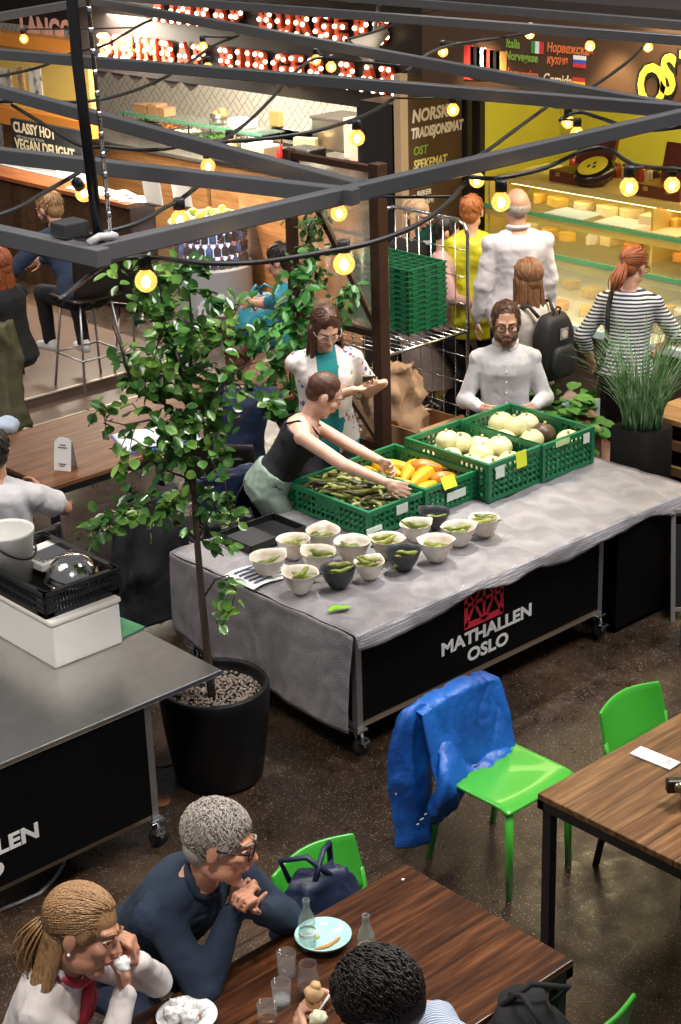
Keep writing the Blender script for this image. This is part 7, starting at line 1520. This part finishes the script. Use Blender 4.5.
p = P_at('woman with auburn ponytail and navy striped top bending over the cheese counter', (8.66, 6.79, 1.51), face(-18), hipz=.86, lean=.10, s=.96, head=(-.5, .35, 0), wl=(-.24, .12, .86), wr=(.22, .34, .98), vox=.009, build=1.02, top=dict(mat=BRET.m, sleeve='three', hem=-.02, inf=.020, w=1.25, fold=.010), bottom=dict(kind='skirt', mat=GREYSK, len=1.35, waist=.16), shoes=SHOED, hair=dict(style='tied', mat=H_AUB, locks=170, lr=.005, tail=.20, taild=(-.28, -.55, -1)), glasses=dict(mat=GLM), facial=False)
mb = MB(); rt_ = p['root']; pts = [rotz(v * .96, rt_.rotation_euler.z)+Vector(rt_.location) for v in (Vector((-.10, .17, 1.38)), Vector((-.115, .03, 1.41)), Vector((-.12, -.06, 1.32)), Vector((-.115, -.09, 1.15)), Vector((-.14, -.10, .98)), Vector((-.19, -.10, .86)))]; mb.tube(pts, .016, 6); tag(mb.build('bag_strap', BLKT, None, True), 'black bag strap over the striped-top woman\'s left shoulder', 'strap')
# person behind the roll cage with a dark top and grey coat, holding a green folder
GCOAT = fabric('grey_brown_coat', (.17, .13, .12), .25)
p = P_at('person with fair hair and grey-brown coat behind the roll cage holding a green folder', at(416, 215, 1.52), face(-150), hipz=.86, s=.95, head=(.4, .3, 0), wr=(.08, .26, 1.08), wl=(-.10, .27, 1.08), vox=.009, top=dict(mat=BLKT, sleeve='short', w=1.3, hem=.05, inf=.02), bottom=dict(kind='skirt', mat=GCOAT, len=1.45, waist=.2), shoes=SHOED, hair=dict(style='long', mat=H_FAIR, len=.22, locks=80, th=1.05))
q = at(427, 238, 1.35); t = thing('green_folder', 'dark green folder with a white label held behind the roll cage', 'folder', q, face(180)); mb = MB(); mb.box((0, 0, 0), (.17, .03, .20)); mb.build('folder', M('folder_green', (.012, .09, .065), .5), t, bevel=.004); mb = MB(); mb.box((0, -.018, -.03), (.06, .004, .03)); mb.build('label', PAPER, t); mb.X = None
t.rotation_euler = (0, 0, AWAY)
PINK = fabric('dusty_pink_top', (.55, .33, .33), .1)
p = P_at('person in a dusty pink top between the roll cage and the yellow jacket', at(447, 232, 1.42), face(-100), hipz=.84, s=.9, head=(.2, .3, 0), wr=(.1, .28, 1.0), wl=(-.1, .28, 1.0), vox=.01, top=dict(mat=PINK, sleeve='long', inf=.02, w=1.3), bottom=dict(kind='trousers', mat=DARKTROU), shoes=SHOED, hair=dict(style='short', mat=H_DARK, locks=30), facial=False)
# guests at the bar, back left
NAVYJ = fabric('navy_sweater', (.014, .026, .060), .3, .9)
p = P_at('bearded bar guest in a navy sweater sitting on the black bar stool', (7.21, 11.30, 1.50), face(40), hipz=.90, lean=.20, hip_y=-.16, s=.98, headscale=1.12, head=(.25, .2, 0), wr=(.05, .52, 1.06), wl=(-.25, .46, 1.08), vox=.010, build=1.12, beard=_mats['beard_hair'], top=dict(mat=NAVYJ, sleeve='long', w=1.3, inf=.024, fold=.02), bottom=dict(kind='trousers', mat=DARKTROU), shoes=SHOE, hair=dict(style='short', mat=H_BLOND, locks=70, th=1.05), far=(.12, .12, .42), fal=(-.12, .24, .46))
gx, gy = p['root'].location.x, p['root'].location.y
for o_ in bpy.data.objects:
    if o_.get('label', '').startswith('black shell bar stool'): v_ = rotz((0, -.16, 0), face(40)); o_.location = (gx+v_.x, gy+v_.y, .16); o_.rotation_euler[2] = face(40)
p = P_at('girl with long light hair in black at the left edge beside the olive coat', (6.10, 10.32, 1.42), face(60), hipz=.82, lean=.06, s=.95, head=(0, .2, 0), wr=(.1, .4, 1.1), wl=(-.1, .4, 1.1), vox=.010, top=dict(mat=BLKT, sleeve='long', inf=.02), bottom=dict(kind='trousers', mat=DARKTROU), shoes=SHOED, hair=dict(style='long', mat=H_AUB, len=.25, locks=110, lr=.007, th=1.05), far=(.12, .3, .3), fal=(-.12, .3, .3), facial=False)
cafe_table('dark bar-height table in front of the two bar guests', 6.2, 7.0, 11.55, 12.2, 1.08, WOOD_DARK)
# man in white T-shirt, left edge
WT = fabric('white_tee', (.66, .64, .66), .05)
p = P_at('man in a white T-shirt with back turned at the left edge', (4.42, 7.70, 1.15), face(-8), hipz=.52, lean=.04, s=1.0, head=(.5, .1, 0), wr=(.12, .42, .80), wl=(-.2, .42, .80), vox=.009, build=1.14, skin=SK_TAN, top=dict(mat=WT, sleeve='short', w=1.6, inf=.026, fold=.02), bottom=dict(kind='trousers', mat=DENIM), shoes=SHOED, hair=dict(style='short', mat=hair_mat('black_hair', (.01, .008, .008), (.04, .03, .03)), locks=60), far=(.14, .46, .08), fal=(-.14, .46, .08))
t_ = thing('blue_paper_parcel', 'pale blue crumpled parcel beyond the man in the white T-shirt', 'parcel', at(6, 424, .80)); mb = MB(); mb.ell((0, 0, .03), (.09, .07, .06), None, 18, 12); mb.build('parcel', M('pale_blue_wrap', (.42, .50, .62), .6, 0, .25, 8), t_, True, disp=(.05, .05)); t_.location.z = .76

# ---- foreground table
NAVYH = fabric('dark_navy_henley', (.014, .026, .052), .12, .9, .3, 300)
p = P_at('grey-haired man with glasses in a navy top resting his chin on clasped hands', at(211, 842, 1.21), face(-128), hipz=.53, lean=.36, s=1.0, side=.0, hip_y=-.10, headscale=1.10, headoff=(0, .05, .0), head=(.48, .04, -.26), twist=.10, wr_w=at(232, 913, .955), wl_w=at(252, 908, .965), elr=(.9, .0, -1), ell_=(-.9, .2, -1), vox=.0055, cvox=.009, build=1.10,
     skin=SK_TAN, top=dict(mat=NAVYH, sleeve='long', inf=.018, w=1.25, fold=.018, collar=NAVYH), bottom=dict(kind='trousers', mat=DENIM), shoes=SHOED, hair=dict(style='short', mat=H_GREY, locks=420, fine=True, lr=.0022, lift=.05, fw=.1, th=1.02), glasses=dict(mat=GLM, r=.003), far=(.14, .34, .08), fal=(-.14, .34, .08),
     hr=dict(d=(-.25, .25, .95), n=(-1, .1, .1), curls=[1.0, 1.02, 1.05, 1.1], thumb=.3), hl=dict(d=(.30, .20, .9), n=(1, .0, .1), curls=[1., 1., 1.05, 1.1], thumb=.2))
BL = fabric('white_knit_top', (.68, .63, .62), .06, .9, .3, 250)
p = P_at('woman with a light brown ponytail and white top holding a napkin to her mouth', at(79, 929, 1.21), face(-105), hipz=.52, lean=.20, s=.97, hip_y=-.10, headscale=1.12, headoff=(0, .05, 0), head=(-.05, .06, -.30), wr_w=at(124, 994, .985), wl_w=at(138, 962, 1.04), elr=(.8, .1, -1), ell_=(-.8, .4, -1), vox=.0055, cvox=.008, build=.96, bust=.8,
     skin=SK_TAN, top=dict(mat=BL, sleeve='long', inf=.014, w=1.2, fold=.012, collar=WHT), bottom=dict(kind='trousers', mat=DENIM), shoes=SHOED, hair=dict(style='tied', mat=H_BLOND, locks=520, fine=True, lr=.0024, nape=True, tail=.24, taild=(-.02, -.22, -1), th=1.04, tiez=-.3), far=(.14, .36, .08), fal=(-.14, .36, .08),
     hr=dict(d=(-.12, -.05, 1), n=(-.15, -1, .1), curls=[.35, .38, .42, .5], spread=.02), hl=dict(d=(.05, -.15, 1), n=(.2, -1, 0), curls=[.75, .8, .85, .9], spread=.02))
H_ = p['H']; rt_ = p['root']
def wpt(v): return rotz(Vector(v)*rt_.scale[0], rt_.rotation_euler.z)+Vector(rt_.location)
mb = MB(); mb.ell(wpt(H_(0.0, .125, -.055)), (.024, .026, .022), None, 16, 12); tag(mb.build('paper_napkin', PAPER, None, True, disp=(.03, .015)), 'white paper napkin held to the mouth of the ponytailed woman', 'napkin')
mb = MB(); mb.ell(wpt(H_(.083, -.002, -.040)), (.006, .006, .006)); e_ = mb.build('pearl_earring', M('pearl', (.9, .88, .84), .15), None, True); tag(e_, 'pearl earring on the ponytailed woman\'s right ear', 'earring')
mb = MB(); nk = p['neck']; sp, fw, rv = p['sp'], p['fw'], p['rv']
pts = [nk+sp*.02+rv*(.070*math.cos(a))+fw*(.072*math.sin(a)+.0) -sp*(.02*math.sin(a)) for a in [2*PI*k/20 for k in range(21)]]; mb.tube([wpt(x) for x in pts], .015, 8)
for q in (-1, 1): mb.tube([wpt(nk+fw*.082-sp*.01), wpt(nk+fw*.105-sp*.07+rv*q*.022), wpt(nk+fw*.122-sp*.15+rv*q*.03), wpt(nk+fw*.125-sp*.21+rv*q*.035)], [.016, .020, .019, .012], 8)
tag(mb.build('red_scarf', fabric('red_silk', (.36, .02, .04), .3, .5), None, True, disp=(.008, .03)), 'narrow dark red scarf knotted round the ponytailed woman\'s neck', 'scarf')
SST = NT('blue_white_fine_stripe', .8); _s = SST.sep(); SST.color(SST.mix(SST.math('LESS_THAN', SST.math('FRACT', SST.math('MULTIPLY', _s[0], 75)), .45), (.62, .68, .78), (.16, .24, .42)))
p = P_at('dark-haired person in a blue striped shirt eating ice cream at the bottom edge', at(388, 1003, 1.25), face(60), hipz=.56, lean=.40, s=1.0, hip_y=-.06, headscale=1.12, headoff=(0, .05, 0), head=(.05, .45, 0), wr_w=at(345, 1000, .97), wl_w=at(305, 1035, .95), elr=(1, -.1, -.5), ell_=(-1, .0, -.5), vox=.0055, cvox=.009, build=1.02,
     top=dict(mat=SST.m, sleeve='short', w=1.4, inf=.02, fold=.014, collar=SST.m), bottom=dict(kind='trousers', mat=DENIM), shoes=SHOED, hair=dict(style='short', mat=H_DARK, locks=560, fine=True, lr=.0026, lift=.07, th=1.14, fw=-.1, jit=.12), facial=False, far=(.14, .36, .08), fal=(-.14, .36, .08),
     hr=dict(curls=[.6, .8, .9, .95], thumb=.2), hl=dict(curls=[.6, .7, .75, .8], thumb=.3))
q = at(312, 985, 1.02); t = thing('ice_cream_cone', 'waffle cone with caramel ice cream held by the dark-haired person', 'ice cream', at(314, 1002, .99)); CONE = M('waffle', (.45, .22, .07), .6, 0, .3, 60, .5, 120)
mb = MB(); mb.cyl((0, 0, -.085), (0, 0, .015), .010, .026, 20); mb.build('cone', CONE, t, True); mb = MB(); mb.ell((0, 0, .032), (.029, .029, .026), None, 18, 12); mb.ell((.008, 0, .052), (.018, .018, .016)); mb.build('scoop', M('caramel_ice', (.66, .42, .20), .6, 0, .2, 30), t, True, disp=(.012, .02))
mb = MB(); mb.ell((0, 0, 0), (.028, .024, .020), None, 18, 12); o = mb.build('ice_cream_scoop', M('pistachio_ice', (.66, .68, .48), .5, 0, .15, 40), None, True, disp=(.02, .015)); o.location = at(318, 1018, .98); tag(o, 'pale green and white scoop of ice cream at the bottom edge', 'ice cream')
mb = MB(); a_, b_ = at(318, 1012, .99), at(333, 990, 1.02); mb.cyl(a_, b_, .004, n=8); tag(mb.build('ice_cream_spoon', PAPER, None, True), 'white spoon between the hands over the ice cream', 'spoon')
# hand reaching in at the right edge, holding a phone, person seated outside the picture
hq = at(684, 792, .80)
p = P_at('person in dark clothes seated beyond the right edge, hand holding a phone over the table', (4.92, 2.84, 1.22), face(52), hipz=.52, lean=.1, s=1.0, head=(0, .3, 0), wl_w=(hq.x-.02, hq.y-.10, hq.z+.02), wr_w=(5.2, 3.05, .80), vox=.007, top=dict(mat=BLKT, sleeve='long', inf=.02), bottom=dict(kind='trousers', mat=DENIM), shoes=SHOED, hair=dict(style='short', mat=H_DARK, locks=40), facial=False, far=(.14, .36, .08), fal=(-.14, .36, .08), hl=dict(curl=.6))
t = thing('camera_phone', 'black camera held in the hand at the right edge above the table', 'camera', at(678, 785, .83), AWAY); mb = MB(); mb.box((0, 0, 0), (.09, .04, .055)); mb.build('body', BLACK, t, bevel=.008); mb = MB(); mb.cyl((0, -.02, 0), (0, -.05, .02), .022, n=20); mb.build('lens', M('lens_ring', (.25, .2, .12), .2, .8), t, True)
